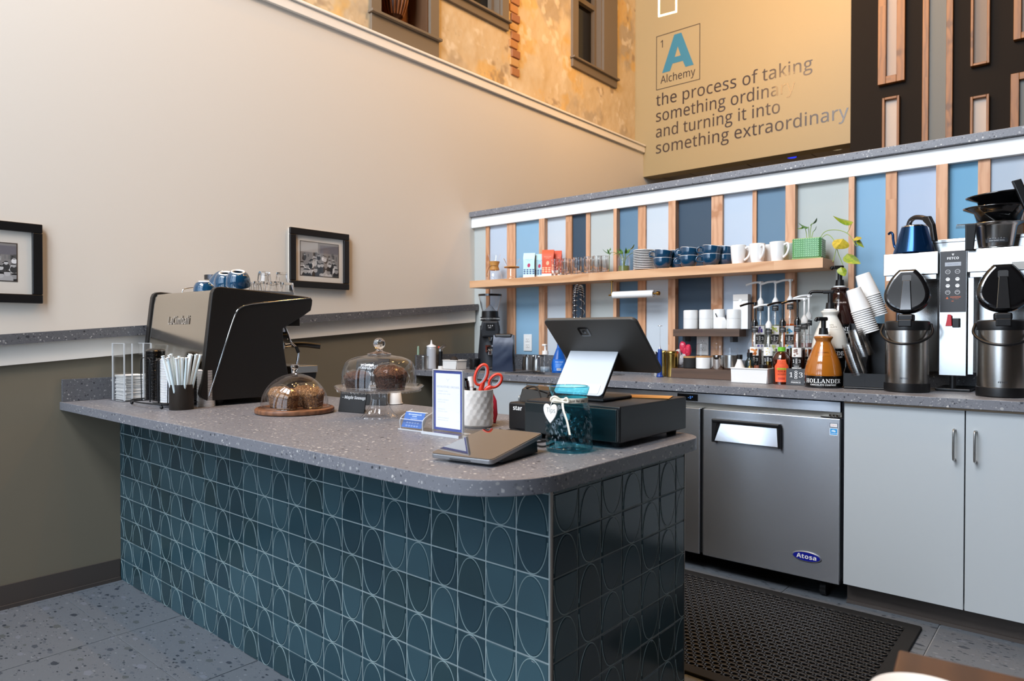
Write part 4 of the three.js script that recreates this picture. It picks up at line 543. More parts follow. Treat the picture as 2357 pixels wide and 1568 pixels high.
{
  const m = V(2.013, TOP + 0.0005, -1.458), t = 0, o = thing('menu_stand', 'clear acrylic stand showing a white menu with blue border', 'sign', m, t), w = 0.122, h = 0.182;
  add(o, 'foot', rb(0.16, 0.008, 0.06, 0.002, [0.006, 0.004, 0.012]), M.clearPlastic); add(o, 'sleeve', merge([rb(w + 0.006, h + 0.004, 0.002, 0.0008, [0, 0.0105 + h / 2, 0.0035]), rb(w + 0.006, h + 0.004, 0.002, 0.0008, [0, 0.0105 + h / 2, -0.0035])]), M.clearPlastic); for (const g of [bar(-w / 2 - 0.0035, -w / 2 - 0.0015, 0.009, h + 0.012, -0.0045, 0.0045), bar(w / 2 + 0.0015, w / 2 + 0.0035, 0.009, h + 0.012, -0.0045, 0.0045), bar(-w / 2 - 0.003, w / 2 + 0.003, h + 0.0118, h + 0.0138, -0.0045, 0.0045), bar(-0.074, 0.086, 0.0, 0.0082, 0.0415, 0.0425)]) add(o, 'polished_edge', g, M.frosted);
  add(o, 'sheet', box(w, h, 0.002, [0, 0.0105 + h / 2, 0]), mk('#f4f4f2', 0.8)); const f = add(o, 'menu_print', put(new THREE.PlaneGeometry(w, h), [0, 0.0105 + h / 2, 0.0012]), printMat(512, 960, (x) => { x.fillStyle = '#3a4a94'; x.fillRect(0, 0, 512, 960); x.fillStyle = '#f8f8f8'; x.fillRect(34, 42, 444, 876); x.strokeStyle = '#c9c9cf'; x.lineWidth = 4; x.beginPath(); x.arc(256, 120, 26, 0, 3.3); x.stroke(); x.beginPath(); x.moveTo(256, 146); x.lineTo(256, 178); x.stroke(); say(x, 'SIGNATURE DRINKS', 256, 258, 42, '#aeb0b8', '', 'serif'); for (const [t, y] of [['CARAMEL CLOUD', 330], ['espresso, milk, vanilla', 372], ['HONEY LAVENDER', 470], ['with oat milk', 506], ['ICED MAPLE', 620], ['cold brew, maple', 656], ['MOCHA & ORANGE', 760], ['steamed milk, zest', 796]]) say(x, t, 70, y, 22, '#c3c5cb', '', 'serif', 'left'); for (const y of [372, 506, 656, 796]) say(x, '5', 440, y, 22, '#c9cbd0', '', 'serif'); }, 0.5), 'white printed menu');
}
// faceted white pot with pens and scissors
{
  const c = at(1100, 982), R = 0.05, h = 0.122, o = thing('pen_pot', 'white ceramic pot with diamond relief, full of pens', 'pot', c); const g = new THREE.CylinderGeometry(R, R, h - 0.008, 108, 36, true).translate(0, h / 2 + 0.004, 0), p = g.attributes.position;
  for (let i = 0; i < p.count; i++) { const y = p.getY(i), a = Math.atan2(p.getX(i), p.getZ(i)), u = a / 6.2832 * 14, v = y / 0.036, k = 1 + 0.06 * (Math.abs(((u + v) % 1 + 1) % 1 - 0.5) + Math.abs(((u - v) % 1 + 1) % 1 - 0.5) - 0.5); if (y > 0.009 && y < h - 0.002) { p.setX(i, p.getX(i) * k); p.setZ(i, p.getZ(i) * k); } }
  const gg = toCreasedNormals(g, 0.35); add(o, 'body', gg, M.white); add(o, 'inside', merge([lathe([[R, h], [R - 0.005, h], [R - 0.006, 0.012], [0, 0.011]], 40), lathe([[0, 0], [R * 0.92, 0], [R * 0.96, 0.006], [R, 0.008]], 40)]), M.white);
  const tool = (name, label, cat, dx, dz, lean, dir, len, build) => { const q = thing(name, label, cat, [c.x + dx, c.y + 0.013, c.z + dz]); build(q, len); q.quaternion.setFromUnitVectors(V(0, 1, 0), V(Math.cos(dir) * lean, 1, Math.sin(dir) * lean).normalize()); return q; };
  tool('marker_pen', 'black marker pen standing at the edge of the white pot', 'pen', -0.02, 0.012, 0.12, 2.8, 0.13, (q, L) => { add(q, 'barrel', cyl(0.007, 0.007, L, [0, 0, 0], 14), M.black); add(q, 'cap', cyl(0.008, 0.007, 0.02, [0, L - 0.012, 0], 14), M.blackGloss); });
  tool('marker_pen', 'thick white capped marker in the white pot', 'pen', -0.008, 0.004, 0.16, 3.2, 0.148, (q, L) => { add(q, 'barrel', cyl(0.008, 0.008, L - 0.03, [0, 0, 0], 14), M.white); add(q, 'cap', cyl(0.0095, 0.0095, 0.034, [0, L - 0.03, 0], 14), M.whiteGloss); });
  tool('marker_pen', 'short black pen low in the middle of the white pot', 'pen', 0.004, 0.018, 0.06, 1.0, 0.116, (q, L) => { add(q, 'barrel', cyl(0.005, 0.005, L, [0, 0, 0], 12), M.black); add(q, 'clip', rb(0.003, 0.03, 0.002, 0.0008, [0, L - 0.018, 0.006]), M.blackGloss); });
  const sc = thing('scissors', 'scissors with red and grey handles standing in the white pot', 'scissors', [c.x + 0.02, c.y + 0.013, c.z - 0.004], toCam(c)); const ring = (x, y, a, rx, ry, r, m) => { const q = []; for (let i = 0; i < 28; i++) { const t = i / 28 * 6.283, X = Math.cos(t) * rx, Y = Math.sin(t) * ry; q.push([x + X * Math.cos(a) - Y * Math.sin(a), y + X * Math.sin(a) + Y * Math.cos(a), 0]); } return tube(q, r, 56, 8, true).scale(1, 1, 1.25); };
  add(sc, 'blades', merge([box(0.012, 0.1, 0.002, [-0.004, 0.05, 0.001]), box(0.012, 0.1, 0.002, [0.004, 0.05, -0.0012])]), M.steel);
  for (const [x, y, a, rx, ry, sx] of [[-0.006, 0.158, -0.35, 0.018, 0.034, -1], [0.04, 0.138, -0.75, 0.016, 0.024, 1]]) { const hd = add(sc, 'handle', merge([ring(x, y, a, rx, ry, 0.0055), tube([[sx * 0.007, 0.095, 0], [sx * 0.009 + 0.002, 0.11, 0], [x + (sx < 0 ? 0.004 : -0.014), y - ry * 0.78, 0]], 0.0085, 12, 8)]), M.redOrange, 'red moulded handle'); add(hd, 'grip', ring(x, y, a, rx - 0.004, ry - 0.004, 0.0042), M.greyGrip, 'grey soft grip lining'); }
  const rp = thing('tape_dispenser', 'red plastic tape dispenser half hidden behind the white pot', 'tape', at(1132, 972)); add(rp, 'body', ext(new THREE.Shape([new THREE.Vector2(-0.03, 0), new THREE.Vector2(0.014, 0), new THREE.Vector2(0.02, 0.03), new THREE.Vector2(0.017, 0.075), new THREE.Vector2(0.006, 0.1), new THREE.Vector2(-0.015, 0.108), new THREE.Vector2(-0.03, 0.1)]), 0.025, 0.004, 2).rotateY(0.72), mk('#c3283f', 0.35)); add(rp, 'core', put(new THREE.TorusGeometry(0.018, 0.006, 8, 24), [-0.006, 0.06, 0.028]).rotateY(0.0), M.kraft);
}
// receipt printer
{
  const o = thing('receipt_printer', 'black receipt printer with paper cover and loose cables', 'printer', [2.165, TOP + 0.0005, -1.745]);
  add(o, 'housing', merge([rb(0.145, 0.088, 0.20, 0.008, [0, 0.046, 0]), rb(0.145, 0.03, 0.12, 0.006, [0, 0.1, -0.035])]), M.black); add(o, 'paper_cover', ext([[-0.06, 0.09], [0.085, 0.09], [0.08, 0.12], [0.055, 0.135], [-0.02, 0.138], [-0.045, 0.128]], 0.132, 0.004, 2).rotateY(Math.PI / 2).translate(-0.066, 0, -0.005), M.blackGloss); add(o, 'paper_slot', bar(-0.055, 0.055, 0.088, 0.092, 0.052, 0.064), M.charcoal); add(o, 'seam', bar(0.0726, 0.0732, 0.01, 0.085, 0.03, 0.0312), M.charcoal);
  { const g = lettering('star', 0.014, fontB, 0.0006); add(o, 'printed_mark', g.translate(-0.052, 0.066, 0.1003), M.white, 'white printed mark'); }
}
// cash drawer, envelope, register screen
{
  const o = thing('cash_drawer', 'black metal cash drawer on rubber feet at the counter end', 'cash drawer', [2.39, TOP + 0.0005, -1.755], 0), W = 0.32, D = 0.40, h0 = 0.014, h = 0.098;
  add(o, 'case', bar(-W / 2, W / 2, h0, h0 + h, -D / 2, D / 2 - 0.012, 0.004), M.black); add(o, 'drawer_front', bar(-W / 2 + 0.003, W / 2 - 0.003, h0 + 0.004, h0 + h - 0.006, D / 2 - 0.0115, D / 2, 0.003), mk('#111a1c', 0.22, 0, { clearcoat: 0.4 })); add(o, 'lock', put(new THREE.CylinderGeometry(0.01, 0.01, 0.006, 16).rotateX(Math.PI / 2), [0, h0 + 0.06, D / 2 + 0.002]), M.steel);
  for (const x of [-1, 1]) for (const z of [-1, 1]) add(o, 'foot', cyl(0.014, 0.016, h0 - 0.0004, [x * (W / 2 - 0.028), 0, z * (D / 2 - 0.045)], 16), M.rubber);
  const DT = TOP + 0.001 + h0 + h, e = thing('kraft_envelope', 'kraft paper envelope lying on the black cash drawer', 'envelope', [2.475, DT + 0.0005, -1.86], 0.35); add(e, 'sheet', rb(0.13, 0.002, 0.09, 0.0009, [0, 0.001, 0], null, 1), M.kraft);
  // register: screen on a leaning white stand, seen from behind
  const r = thing('register_stand', 'white and black register stand carrying a wide screen', 'register', [2.3675, DT + 0.0005, -1.646], 0); const lean = -0.62;
  add(r, 'base_plate', rb(0.165, 0.009, 0.16, 0.004, [0.0, 0.0045, -0.075]), M.charcoal); add(r, 'leg', merge([rb(0.168, 0.19, 0.008, 0.016, [0, 0.095, 0], null, 3).rotateX(lean).translate(0, 0.012, 0.008)]), M.charcoal);
  add(r, 'front_cover', ext(roundRect(0.17, 0.188, 0.014, 0, 0.094), 0.005, 0.0015, 2).translate(0, 0, 0.0048).rotateX(lean).translate(0, 0.012, 0.010), mk('#c6cbd1', 0.4), 'white cover plate'); add(r, 'cable_door', ext(roundRect(0.14, 0.03, 0.004, 0, 0.02), 0.0015).translate(0, 0, 0.0096).rotateX(lean).translate(0, 0.012, 0.010), M.white);
  const s = add(r, 'screen_housing', ext(roundRect(0.314, 0.222, 0.018), 0.011, 0.003, 3).rotateX(0.8).translate(0.0375, 0.163, -0.062), mk('#46433f', 0.5, 0.2), 'dark back of the screen');
  const L = new THREE.Group(); const lg = [roundRect(0.037, 0.037, 0.009), roundRect(0.025, 0.025, 0.004), roundRect(0.011, 0.011, 0.002)]; lg[0].holes.push(lg[1]); add(s, 'emblem', merge([ext(lg[0], 0.001), ext(lg[2], 0.001)]).translate(-0.03, 0.062, 0.0112).rotateX(0.8).translate(0.0375, 0.163, -0.062), M.blackGloss, 'raised square emblem'); add(s, 'screen_glass', ext(roundRect(0.305, 0.212, 0.015), 0.002).translate(0, 0, -0.0025).rotateX(0.8).translate(0.0375, 0.163, -0.062), M.blackGloss);
}
// customer terminal, vase, cables
{
  const m = V(2.372, TOP, -1.146), t = 0.15, o = thing('payment_terminal', 'flat bronze-tinted payment terminal tilted on a black wedge', 'terminal', [m.x, TOP + 0.0005, m.z], t), W = 0.178, D = 0.245, lean = 0.13;
  const n = V(0, 0, -1).applyAxisAngle(V(0, 1, 0), t); o.position.addScaledVector(n, 0.0);
  add(o, 'slab', ext(roundRect(W, D, 0.012, 0, D / 2), 0.011, 0.002, 2).rotateX(-Math.PI / 2).translate(0, 0.0, 0).rotateX(lean).translate(0, 0.006, 0), mk('#8e8f92', 0.35, 0.6)); add(o, 'screen_glass', ext(roundRect(W - 0.003, D - 0.003, 0.011, 0, D / 2), 0.0015).rotateX(-Math.PI / 2).translate(0, 0.0112, 0).rotateX(lean).translate(0, 0.006, 0), mk('#2a221c', 0.03, 0.0, { clearcoat: 1, ior: 2.2 }), 'dark mirror-like screen'); add(o, 'wedge', zyExt([[-0.06, 0.002], [-0.06, 0.0105], [-0.222, 0.031], [-0.226, 0.002]].map(([z, y]) => [z, y]), -W / 2 + 0.008, W / 2 - 0.008), M.black); add(o, 'card_slot', bar(-0.03, 0.03, 0.0085, 0.0105, -0.001, 0.0015), M.black);
}
{
  const c = at(1310, 1036), o = thing('glass_vase', 'turquoise diamond-cut glass vase tied with a ribbon', 'vase', c); const prof = smoothPts([[0.055, 0], [0.0615, 0.006], [0.0625, 0.02], [0.0632, 0.06], [0.061, 0.09], [0.053, 0.116], [0.047, 0.13], [0.0465, 0.138], [0.05, 0.152], [0.053, 0.162], [0.0535, 0.167]], 5), g = lathe([[0, 0], ...prof], 72), p = g.attributes.position;
  for (let i = 0; i < p.count; i++) { const y = p.getY(i), r = Math.hypot(p.getX(i), p.getZ(i)); if (y < 0.012 || r < 0.03 || y > 0.155) continue; const a = Math.atan2(p.getX(i), p.getZ(i)), u = a / 6.2832 * 18, v = y / 0.017 * 0.5, k = 1 - 0.075 * (Math.abs(((u + v) % 1 + 1) % 1 - 0.5) + Math.abs(((u - v) % 1 + 1) % 1 - 0.5)) * (y > 0.1 && y < 0.14 ? 0.5 : 1); p.setX(i, p.getX(i) * k); p.setZ(i, p.getZ(i) * k); }
  const inner = lathe([...prof.map(([r, y]) => [r - 0.0045, y]).reverse(), [0.05, 0.008], [0, 0.008]], 72);
  add(o, 'body', merge([toCreasedNormals(g, 0.3), lathe([[0.049, 0.167], [0.051, 0.1695], [0.0535, 0.167]], 72)]), mk('#9adbe6', 0.03, 0, { transmission: 1, ior: 1.5, thickness: 0 }), 'turquoise cut glass');
  add(o, 'ribbon_band', lathe([[0.0482, 0.127], [0.0492, 0.128], [0.0492, 0.139], [0.0482, 0.14]], 48), mk('#efe6d3', 0.7), 'cream ribbon around the neck');
  const tr = toCam(c) - 0.35, loc = (x, y, z) => V(x, y, z).applyAxisAngle(V(0, 1, 0), tr).toArray(); const strip = (pts, w) => { const q = pts.map(([x, y, z]) => V(x, y, z)), cv = new THREE.CatmullRomCurve3(q).getPoints(16), pos = []; for (let i = 0; i < 16; i++) { const A = cv[i], B = cv[i + 1]; const P = (v, s) => loc(v.x + s * w, v.y, v.z); pos.push(...P(A, -1), ...P(A, 1), ...P(B, 1), ...P(A, -1), ...P(B, 1), ...P(B, -1)); } const g2 = new THREE.BufferGeometry(); g2.setAttribute('position', new THREE.Float32BufferAttribute(pos, 3)); g2.computeVertexNormals(); return g2; };
  const rm = mk('#efe6d3', 0.7, 0, { side: THREE.DoubleSide }); add(o, 'ribbon_tail', strip([[0.0, 0.134, 0.0505], [0.006, 0.115, 0.062], [0.018, 0.085, 0.066], [0.026, 0.05, 0.066]], 0.0028), rm); add(o, 'ribbon_bow', merge([tube([loc(0, 0.134, 0.052), loc(-0.02, 0.145, 0.056), loc(-0.03, 0.136, 0.056), loc(0, 0.132, 0.053)], 0.003, 20, 5), tube([loc(0, 0.134, 0.052), loc(0.014, 0.142, 0.056), loc(0.018, 0.132, 0.056), loc(0, 0.132, 0.053)], 0.0028, 20, 5)]), rm);
  const hs = new THREE.Shape(); hs.moveTo(0, -0.026); hs.bezierCurveTo(-0.034, 0.002, -0.024, 0.026, -0.011, 0.023); hs.bezierCurveTo(-0.004, 0.022, 0, 0.016, 0, 0.012); hs.bezierCurveTo(0, 0.016, 0.004, 0.022, 0.011, 0.023); hs.bezierCurveTo(0.024, 0.026, 0.034, 0.002, 0, -0.026);
  const tg = thing('heart_tag', 'white heart-shaped tag hanging on the turquoise vase', 'tag', V(c.x, c.y, c.z).add(V(-0.026, 0.103, 0.0655).applyAxisAngle(V(0, 1, 0), tr)), tr - 0.35); add(tg, 'heart', ext(hs, 0.003, 0.0008, 1), M.white); add(tg, 'string', tube([[0, 0.016, 0.003], [0.006, 0.03, 0.0], [0.016, 0.034, -0.006]], 0.0008, 10, 5), M.paper); { const g3 = lettering('Tips', 0.012, font, 0.0004); add(tg, 'lettering', g3.translate(-0.012, 0.002, 0.0032), mk('#a9a59c', 0.8)); } 
  { const g4 = lettering('Just for you', 0.0062, font, 0.0004); const pp = g4.attributes.position; for (let i = 0; i < pp.count; i++) { const x = pp.getX(i) - 0.004, y = pp.getY(i), z = pp.getZ(i), a = x / 0.0495 + 0.45, R = 0.0494 + z; const v = V(Math.sin(a) * R, 0.1305 + y, Math.cos(a) * R).applyAxisAngle(V(0, 1, 0), tr); pp.setXYZ(i, v.x, v.y, v.z); } add(o, 'ribbon_lettering', g4, mk('#3a332c', 0.8)); }
}
{
  const y = TOP + 0.0035, P = (px, py, h = 0) => onY(px, py, y + h).toArray(), cab = [
    [[2.10, 0.99, -1.72], [2.2, 0.995, -1.66], [2.235, 0.93, -1.635], [2.22, TOP + 0.02, -1.6], P(1160, 1000), P(1145, 1005), P(1175, 1012), P(1235, 1018), P(1265, 1012)],
    [[2.22, 0.99, -1.7], [2.245, 0.975, -1.65], [2.25, 0.945, -1.64], [2.262, 0.965, -1.65], [2.255, 0.99, -1.67], [2.24, 0.97, -1.652], [2.262, 0.94, -1.64], [2.27, 0.97, -1.66]],
    [P(1140, 996), P(1180, 990), P(1210, 998), P(1240, 1008), P(1258, 998), P(1270, 985)], [P(1135, 990), P(1165, 1006), P(1195, 1010), P(1225, 1022), P(1250, 1028), P(1275, 1020)], [P(1150, 988), P(1190, 1000), P(1225, 1006), P(1262, 1016)]];
  const labels = ['black cable draped over the receipt printer down to the counter', 'bundled black cable loop on top of the receipt printer', 'black cable curling along the foot of the printer', 'black cable bowed forward beside the payment terminal', 'thin black cable between printer and terminal'];
  cab.forEach((c, i) => { const t = thing('cable', labels[i], 'cable', [0, 0, 0]); add(t, 'cord', tube(c, i === 2 ? 0.0032 : 0.0025, 90, 6), M.rubber); });
}
// ================================================================ WOODEN SHELF AND WHAT STANDS ON IT
const SH = { x0: 0.17, x1: 2.514, y0: 1.482, y1: 1.5305, z0: PZ + 0.0425, z1: -3.47 }, ST = SH.y1 + 0.0005;
{
  const o = thing('wall_shelf', 'long thick fir shelf fixed across the slatted partition', 'shelf', [SH.x0, SH.y0, SH.z0]);
  add(o, 'board', metric(bar(0, SH.x1 - SH.x0, 0, SH.y1 - SH.y0, 0, SH.z1 - SH.z0, 0.002), 0.9, 0.2, 0.1, true), M.firShelf);
  for (const x of [0.48, 1.44, 2.12]) add(o, 'cleat', bar(x, x + 0.03, 0.008, 0.04, -0.041, -0.0005), M.darkSteel);
}
const shelfAt = (px, z, y = ST) => { const p = onZ(px, 600, z); p.y = y; return p; };
{
  const p = shelfAt(1138, -3.585), o = thing('pour_over_carafe', 'hourglass glass coffee carafe with wooden collar and cord', 'carafe', p);
  add(o, 'glass', lathe(smoothPts([[0.0, 0.001], [0.05, 0.001], [0.058, 0.01], [0.05, 0.05], [0.03, 0.085], [0.02, 0.105], [0.028, 0.135], [0.046, 0.185]], 5), 36), M.glass); const collar = lathe([[0.031, 0.075], [0.036, 0.078], [0.028, 0.105], [0.038, 0.135], [0.034, 0.137], [0.024, 0.106], [0.031, 0.075]], 28); add(o, 'collar', collar, mk('#b8843f', 0.5), 'wooden collar'); add(o, 'cord', merge([tube([[0.028, 0.105, 0.01], [0.02, 0.106, 0.024], [-0.01, 0.104, 0.03], [-0.028, 0.09, 0.03], [-0.042, 0.06, 0.028], [-0.046, 0.04, 0.026]], 0.0022, 24, 6), ball(0.005, [-0.046, 0.036, 0.026], 8)]), mk('#8a5f2c', 0.8));
}
{
  const p = shelfAt(1178, -3.57), o = thing('glass_dripper', 'ribbed glass coffee dripper with a wooden collar', 'dripper', p);
  add(o, 'server', lathe(smoothPts([[0, 0.001], [0.046, 0.001], [0.048, 0.01], [0.04, 0.05], [0.034, 0.078], [0.032, 0.08]], 5), 32), M.glass); add(o, 'collar', lathe([[0.03, 0.081], [0.052, 0.081], [0.053, 0.088], [0.03, 0.089]], 32), mk('#b8843f', 0.5), 'wooden collar');
  const g = lathe([[0.028, 0.09], [0.055, 0.145]], 40), q = g.attributes.position; for (let i = 0; i < q.count; i++) { const a = Math.atan2(q.getZ(i), q.getX(i)), k = 1 + 0.04 * Math.cos(a * 20); q.setX(i, q.getX(i) * k); q.setZ(i, q.getZ(i) * k); } add(o, 'cone', g, M.glass);
}
{ // coffee bags
  const bag = (p, w, h, d, base, draw, label, turn, lean = 0) => { const o = thing('coffee_bag', label, 'coffee bag', p, turn); const g = new THREE.BoxGeometry(w, h, d, 6, 10, 4).translate(0, h / 2, 0), q = g.attributes.position; for (let i = 0; i < q.count; i++) { const y = q.getY(i) / h, taper = y > 0.78 ? 1 - (y - 0.78) / 0.22 * 0.92 : 1 + 0.06 * Math.sin(y / 0.78 * 3.14); q.setZ(i, q.getZ(i) * taper); q.setX(i, q.getX(i) * (y > 0.78 ? 1 : 1 - 0.04 * Math.sin(y * 3.14))); } g.computeVertexNormals(); const side = mk(base, 0.55), front = printMat(256, 512, draw, 0.55); const m = add(o, 'pouch', g, [side, side, side, side, front, side]); o.rotation.set(lean, turn, 0, 'YXZ'); return o; };
  const art = (bg, dot, a, b) => (x, w, h) => { x.fillStyle = bg; x.fillRect(0, 0, w, h); say(x, 'ROASTED COFFEE', w / 2, h * 0.27, 20, a, '', 'sans-serif'); say(x, 'small batch', w / 2, h * 0.32, 16, a); x.fillStyle = dot; x.beginPath(); x.ellipse(w * 0.5, h * 0.5, 34, 40, 0.3, 0, 6.3); x.fill(); for (let r = 0; r < 3; r++) for (let i = 0; i < 4; i++) { x.fillStyle = i % 2 ^ r % 2 ? a : b; x.beginPath(); x.arc(w * (0.12 + i * 0.26), h * (0.65 + r * 0.07), 26, 0, 3.14); x.fill(); } x.fillStyle = '#f4f2ee'; x.fillRect(0, h * 0.88, w, h * 0.12); };
  const t = 0.5; bag(shelfAt(1219, -3.57), 0.078, 0.17, 0.055, '#23243a', art('#b9e2ea', '#b02457', '#2d4a7a', '#35548c'), 'light blue coffee bag with a crimson dot on the shelf', t); bag(shelfAt(1243, -3.625), 0.07, 0.165, 0.045, '#a8d4de', art('#a8d4de', '#b02457', '#2d4a7a', '#35548c'), 'second light blue coffee bag tucked behind the first', t); bag(shelfAt(1262, -3.56), 0.078, 0.178, 0.055, '#c9482e', art('#d6532f', '#f2b48e', '#f6c8a2', '#f2b48e'), 'orange coffee bag with a pale dot on the shelf', t); bag(shelfAt(1281, -3.62), 0.07, 0.176, 0.045, '#bd4127', art('#c84a2c', '#c84a2c', '#f0b08a', '#c84a2c'), 'second orange coffee bag tucked behind the first', t);
}
{ // row of clear tumblers
  const g0 = thing('tumbler', 'clear glass tumbler in the row beside the orange bags', 'glass', shelfAt(1279, -3.5), 0, 'clear tumblers on the shelf'); const wavy = lathe(smoothPts([[0, 0.001], [0.026, 0.001], [0.027, 0.006], [0.0275, 0.06], [0.0262, 0.085], [0.0285, 0.092], [0.0275, 0.104]], 5).concat([[0.026, 0.104], [0.0258, 0.01], [0, 0.008]]), 28); add(g0, 'glass', wavy, M.glassSolid);
  const L = 'clear glass tumbler in the row beside the orange bags'; for (const [px, z] of [[1303, -3.515], [1329, -3.505], [1354, -3.5], [1375, -3.515], [1393, -3.54], [1295, -3.59], [1320, -3.585], [1345, -3.58], [1368, -3.585], [1388, -3.6]]) copyOf(g0, shelfAt(px, z), 0, L, 'clear tumblers on the shelf');
}
// a bent sheet from a width profile: rows along y, columns across, with a front and a back skin
function sheetGrid(half, l, zAt, nx = 8, ny = 10, thick = 0.0008, uvk = null) {
  const pos = [], uv = [], P = (i, j, s) => { const v = j / ny, y = l * v, x = half(v) * (i / nx * 2 - 1); return [x, y, zAt(x, y) + s]; };
  const quad = (i, j, s, flip) => { const A = P(i, j, s), B = P(i + 1, j, s), C = P(i + 1, j + 1, s), D = P(i, j + 1, s), list = flip ? [A, C, B, A, D, C] : [A, B, C, A, C, D]; for (const q of list) { pos.push(...q); uv.push(...(uvk ? uvk(q[0], q[1]) : [q[0] * 12, q[1] * 12])); } };
  for (let j = 0; j < ny; j++) for (let i = 0; i < nx; i++) { quad(i, j, 0, false); if (thick) quad(i, j, -thick, true); }
  const g = new THREE.BufferGeometry(); g.setAttribute('position', new THREE.Float32BufferAttribute(pos, 3)); g.setAttribute('uv', new THREE.Float32BufferAttribute(uv, 2)); g.computeVertexNormals(); return g;
}
const LEAF = (w, l, cup = 0.35) => sheetGrid((v) => w * 0.62 * Math.pow(Math.sin(Math.PI * Math.pow(v, 0.62)), 0.85) + 0.0002, l, (x, y) => cup * Math.abs(x) - 0.9 * y * y / l * 0.35);
const leafMat = (a, b, s0) => { const n = fbm(s0, 8, 3), A = new THREE.Color(a), B = new THREE.Color(b); return mk('#ffffff', 0.45, 0, { transmission: 0.25, thickness: 0, side: THREE.DoubleSide, map: pixelTex(64, 64, (u, v) => { const k = Math.max(0, Math.min(1, (n(u, v) - 0.4) * 4)); return [0, 1, 2].map((i) => 255 * Math.pow([A.r, A.g, A.b][i] * (1 - k) + [B.r, B.g, B.b][i] * k, 1 / 2.2)); }) }); };
const GREEN = leafMat('#4f8f2c', '#3c7424', 5), LIME = leafMat('#a9b430', '#7fa428', 15), YELLOW = leafMat('#cbb83a', '#b3a52c', 25);
const uvLeaf = (g) => g;
const leafOn = (o, p, dir, up, w, l, mat) => { const m = add(o, 'leaf', uvLeaf(LEAF(w, l)), mat); m.position.set(...p); const y = V(...dir).normalize(), x = V(...up).cross(y).normalize(), z = x.clone().cross(y); m.quaternion.setFromRotationMatrix(new THREE.Matrix4().makeBasis(x, y, z)); };
{
  const p = shelfAt(1436, -3.55), o = thing('mason_jar', 'glass jar of water with green cuttings on the shelf', 'jar', p); add(o, 'glass', lathe(smoothPts([[0, 0.001], [0.033, 0.001], [0.036, 0.006], [0.036, 0.075], [0.03, 0.088], [0.028, 0.1]], 5).concat([[0.026, 0.1], [0.033, 0.074], [0.033, 0.006], [0, 0.006]]), 32), M.glass); add(o, 'water', cyl(0.0325, 0.0325, 0.03, [0, 0.0065, 0], 28), mk('#a6b874', 0.05, 0, { transmission: 0.7, thickness: 0 }));
  const pl = thing('plant_cutting', 'leafy green cuttings spilling from the water jar', 'plant', [p.x, p.y + 0.01, p.z]); for (let i = 0; i < 6; i++) { const a = i * 1.05 + 0.3, r = 0.02 + 0.02 * (i % 3); add(pl, 'stem', tube([[0, 0, 0], [Math.cos(a) * 0.012, 0.07, Math.sin(a) * 0.012], [Math.cos(a) * r, 0.108, Math.sin(a) * r], [Math.cos(a) * (r + 0.03), 0.12 - 0.01 * (i % 3), Math.sin(a) * (r + 0.02)]], 0.0016, 12, 5), mk('#7f8f3f', 0.6)); leafOn(pl, [Math.cos(a) * (r + 0.028), 0.12 - 0.01 * (i % 3), Math.sin(a) * (r + 0.018)], [Math.cos(a), i % 2 ? -0.8 : 0.25, Math.sin(a)], [0, 1, 0.3], 0.016, 0.05, i % 3 ? GREEN : LIME); leafOn(pl, [Math.cos(a) * 0.016, 0.1, Math.sin(a) * 0.016], [Math.cos(a + 0.6), 0.6, Math.sin(a + 0.6)], [0, 1, 0.3], 0.013, 0.04, GREEN); }
  const pb = shelfAt(1391, -3.485); const lt = thing('herb_sprig', 'small green sprig standing in the last tumbler', 'plant', [pb.x, ST + 0.01, pb.z - 0.055]); add(lt, 'stem', tube([[0, 0, 0], [0.002, 0.06, 0], [0, 0.125, 0.002]], 0.0014, 8, 5), mk('#5f7f35', 0.6)); for (let i = 0; i < 4; i++) leafOn(lt, [0, 0.1 + 0.008 * i, 0], [Math.cos(i * 1.6), 0.8, Math.sin(i * 1.6)], [0, 1, 0.3], 0.01, 0.022, GREEN);
}
{ // saucers
  const p = shelfAt(1482, -3.545), s = thing('saucer', 'white rimmed navy saucer in the stack beside the jar', 'saucer', p, 0, 'stacked saucers on the shelf'); add(s, 'plate', lathe([[0, 0.002], [0.03, 0.001], [0.034, 0.0], [0.036, 0.002], [0.06, 0.006], [0.061, 0.0075], [0.035, 0.0045], [0, 0.004]], 40), M.navy); add(s, 'rim', lathe([[0.0585, 0.0068], [0.061, 0.0062], [0.0625, 0.009], [0.061, 0.0112], [0.0585, 0.0078]], 40), M.whiteGloss, 'thick white rim');
  for (let i = 1; i < 12; i++) copyOf(s, [p.x, ST + i * 0.0098, p.z], i, 'white rimmed navy saucer in the stack beside the jar', 'stacked saucers on the shelf');
}
{ // stacked navy cups
  const L = [['navy cup at the bottom of the stack beside the saucers', 1525, -3.53, 1.0, 0], ['navy cup tilted on top of the stack beside the saucers', 1525, -3.53, 3.6, 1], ['navy cup at the bottom of the middle front stack', 1585, -3.525, 3.7, 0], ['navy cup tilted on top of the middle front stack', 1585, -3.525, 3.5, 1], ['navy cup at the bottom of the stack nearest the white mugs', 1636, -3.525, 3.8, 0], ['navy cup tilted on top of the stack nearest the white mugs', 1636, -3.525, 3.6, 1], ['navy cup at the bottom of the back stack left of the middle', 1560, -3.615, 2.5, 0], ['navy cup tilted on top of the back stack left of the middle', 1560, -3.615, 3.4, 1], ['navy cup at the bottom of the back stack by the white mugs', 1668, -3.6, 1.6, 0], ['navy cup tilted on top of the back stack by the white mugs', 1668, -3.6, 3.5, 1]];
  for (const [label, px, z, turn, up] of L) { const p = shelfAt(px, z); navyCup(0.052, 0.062, label, 'navy cups on the shelf', [p.x, ST + (up ? 0.044 : 0), p.z], turn, false, up ? [0, 0.13] : [0, 0]); }
}
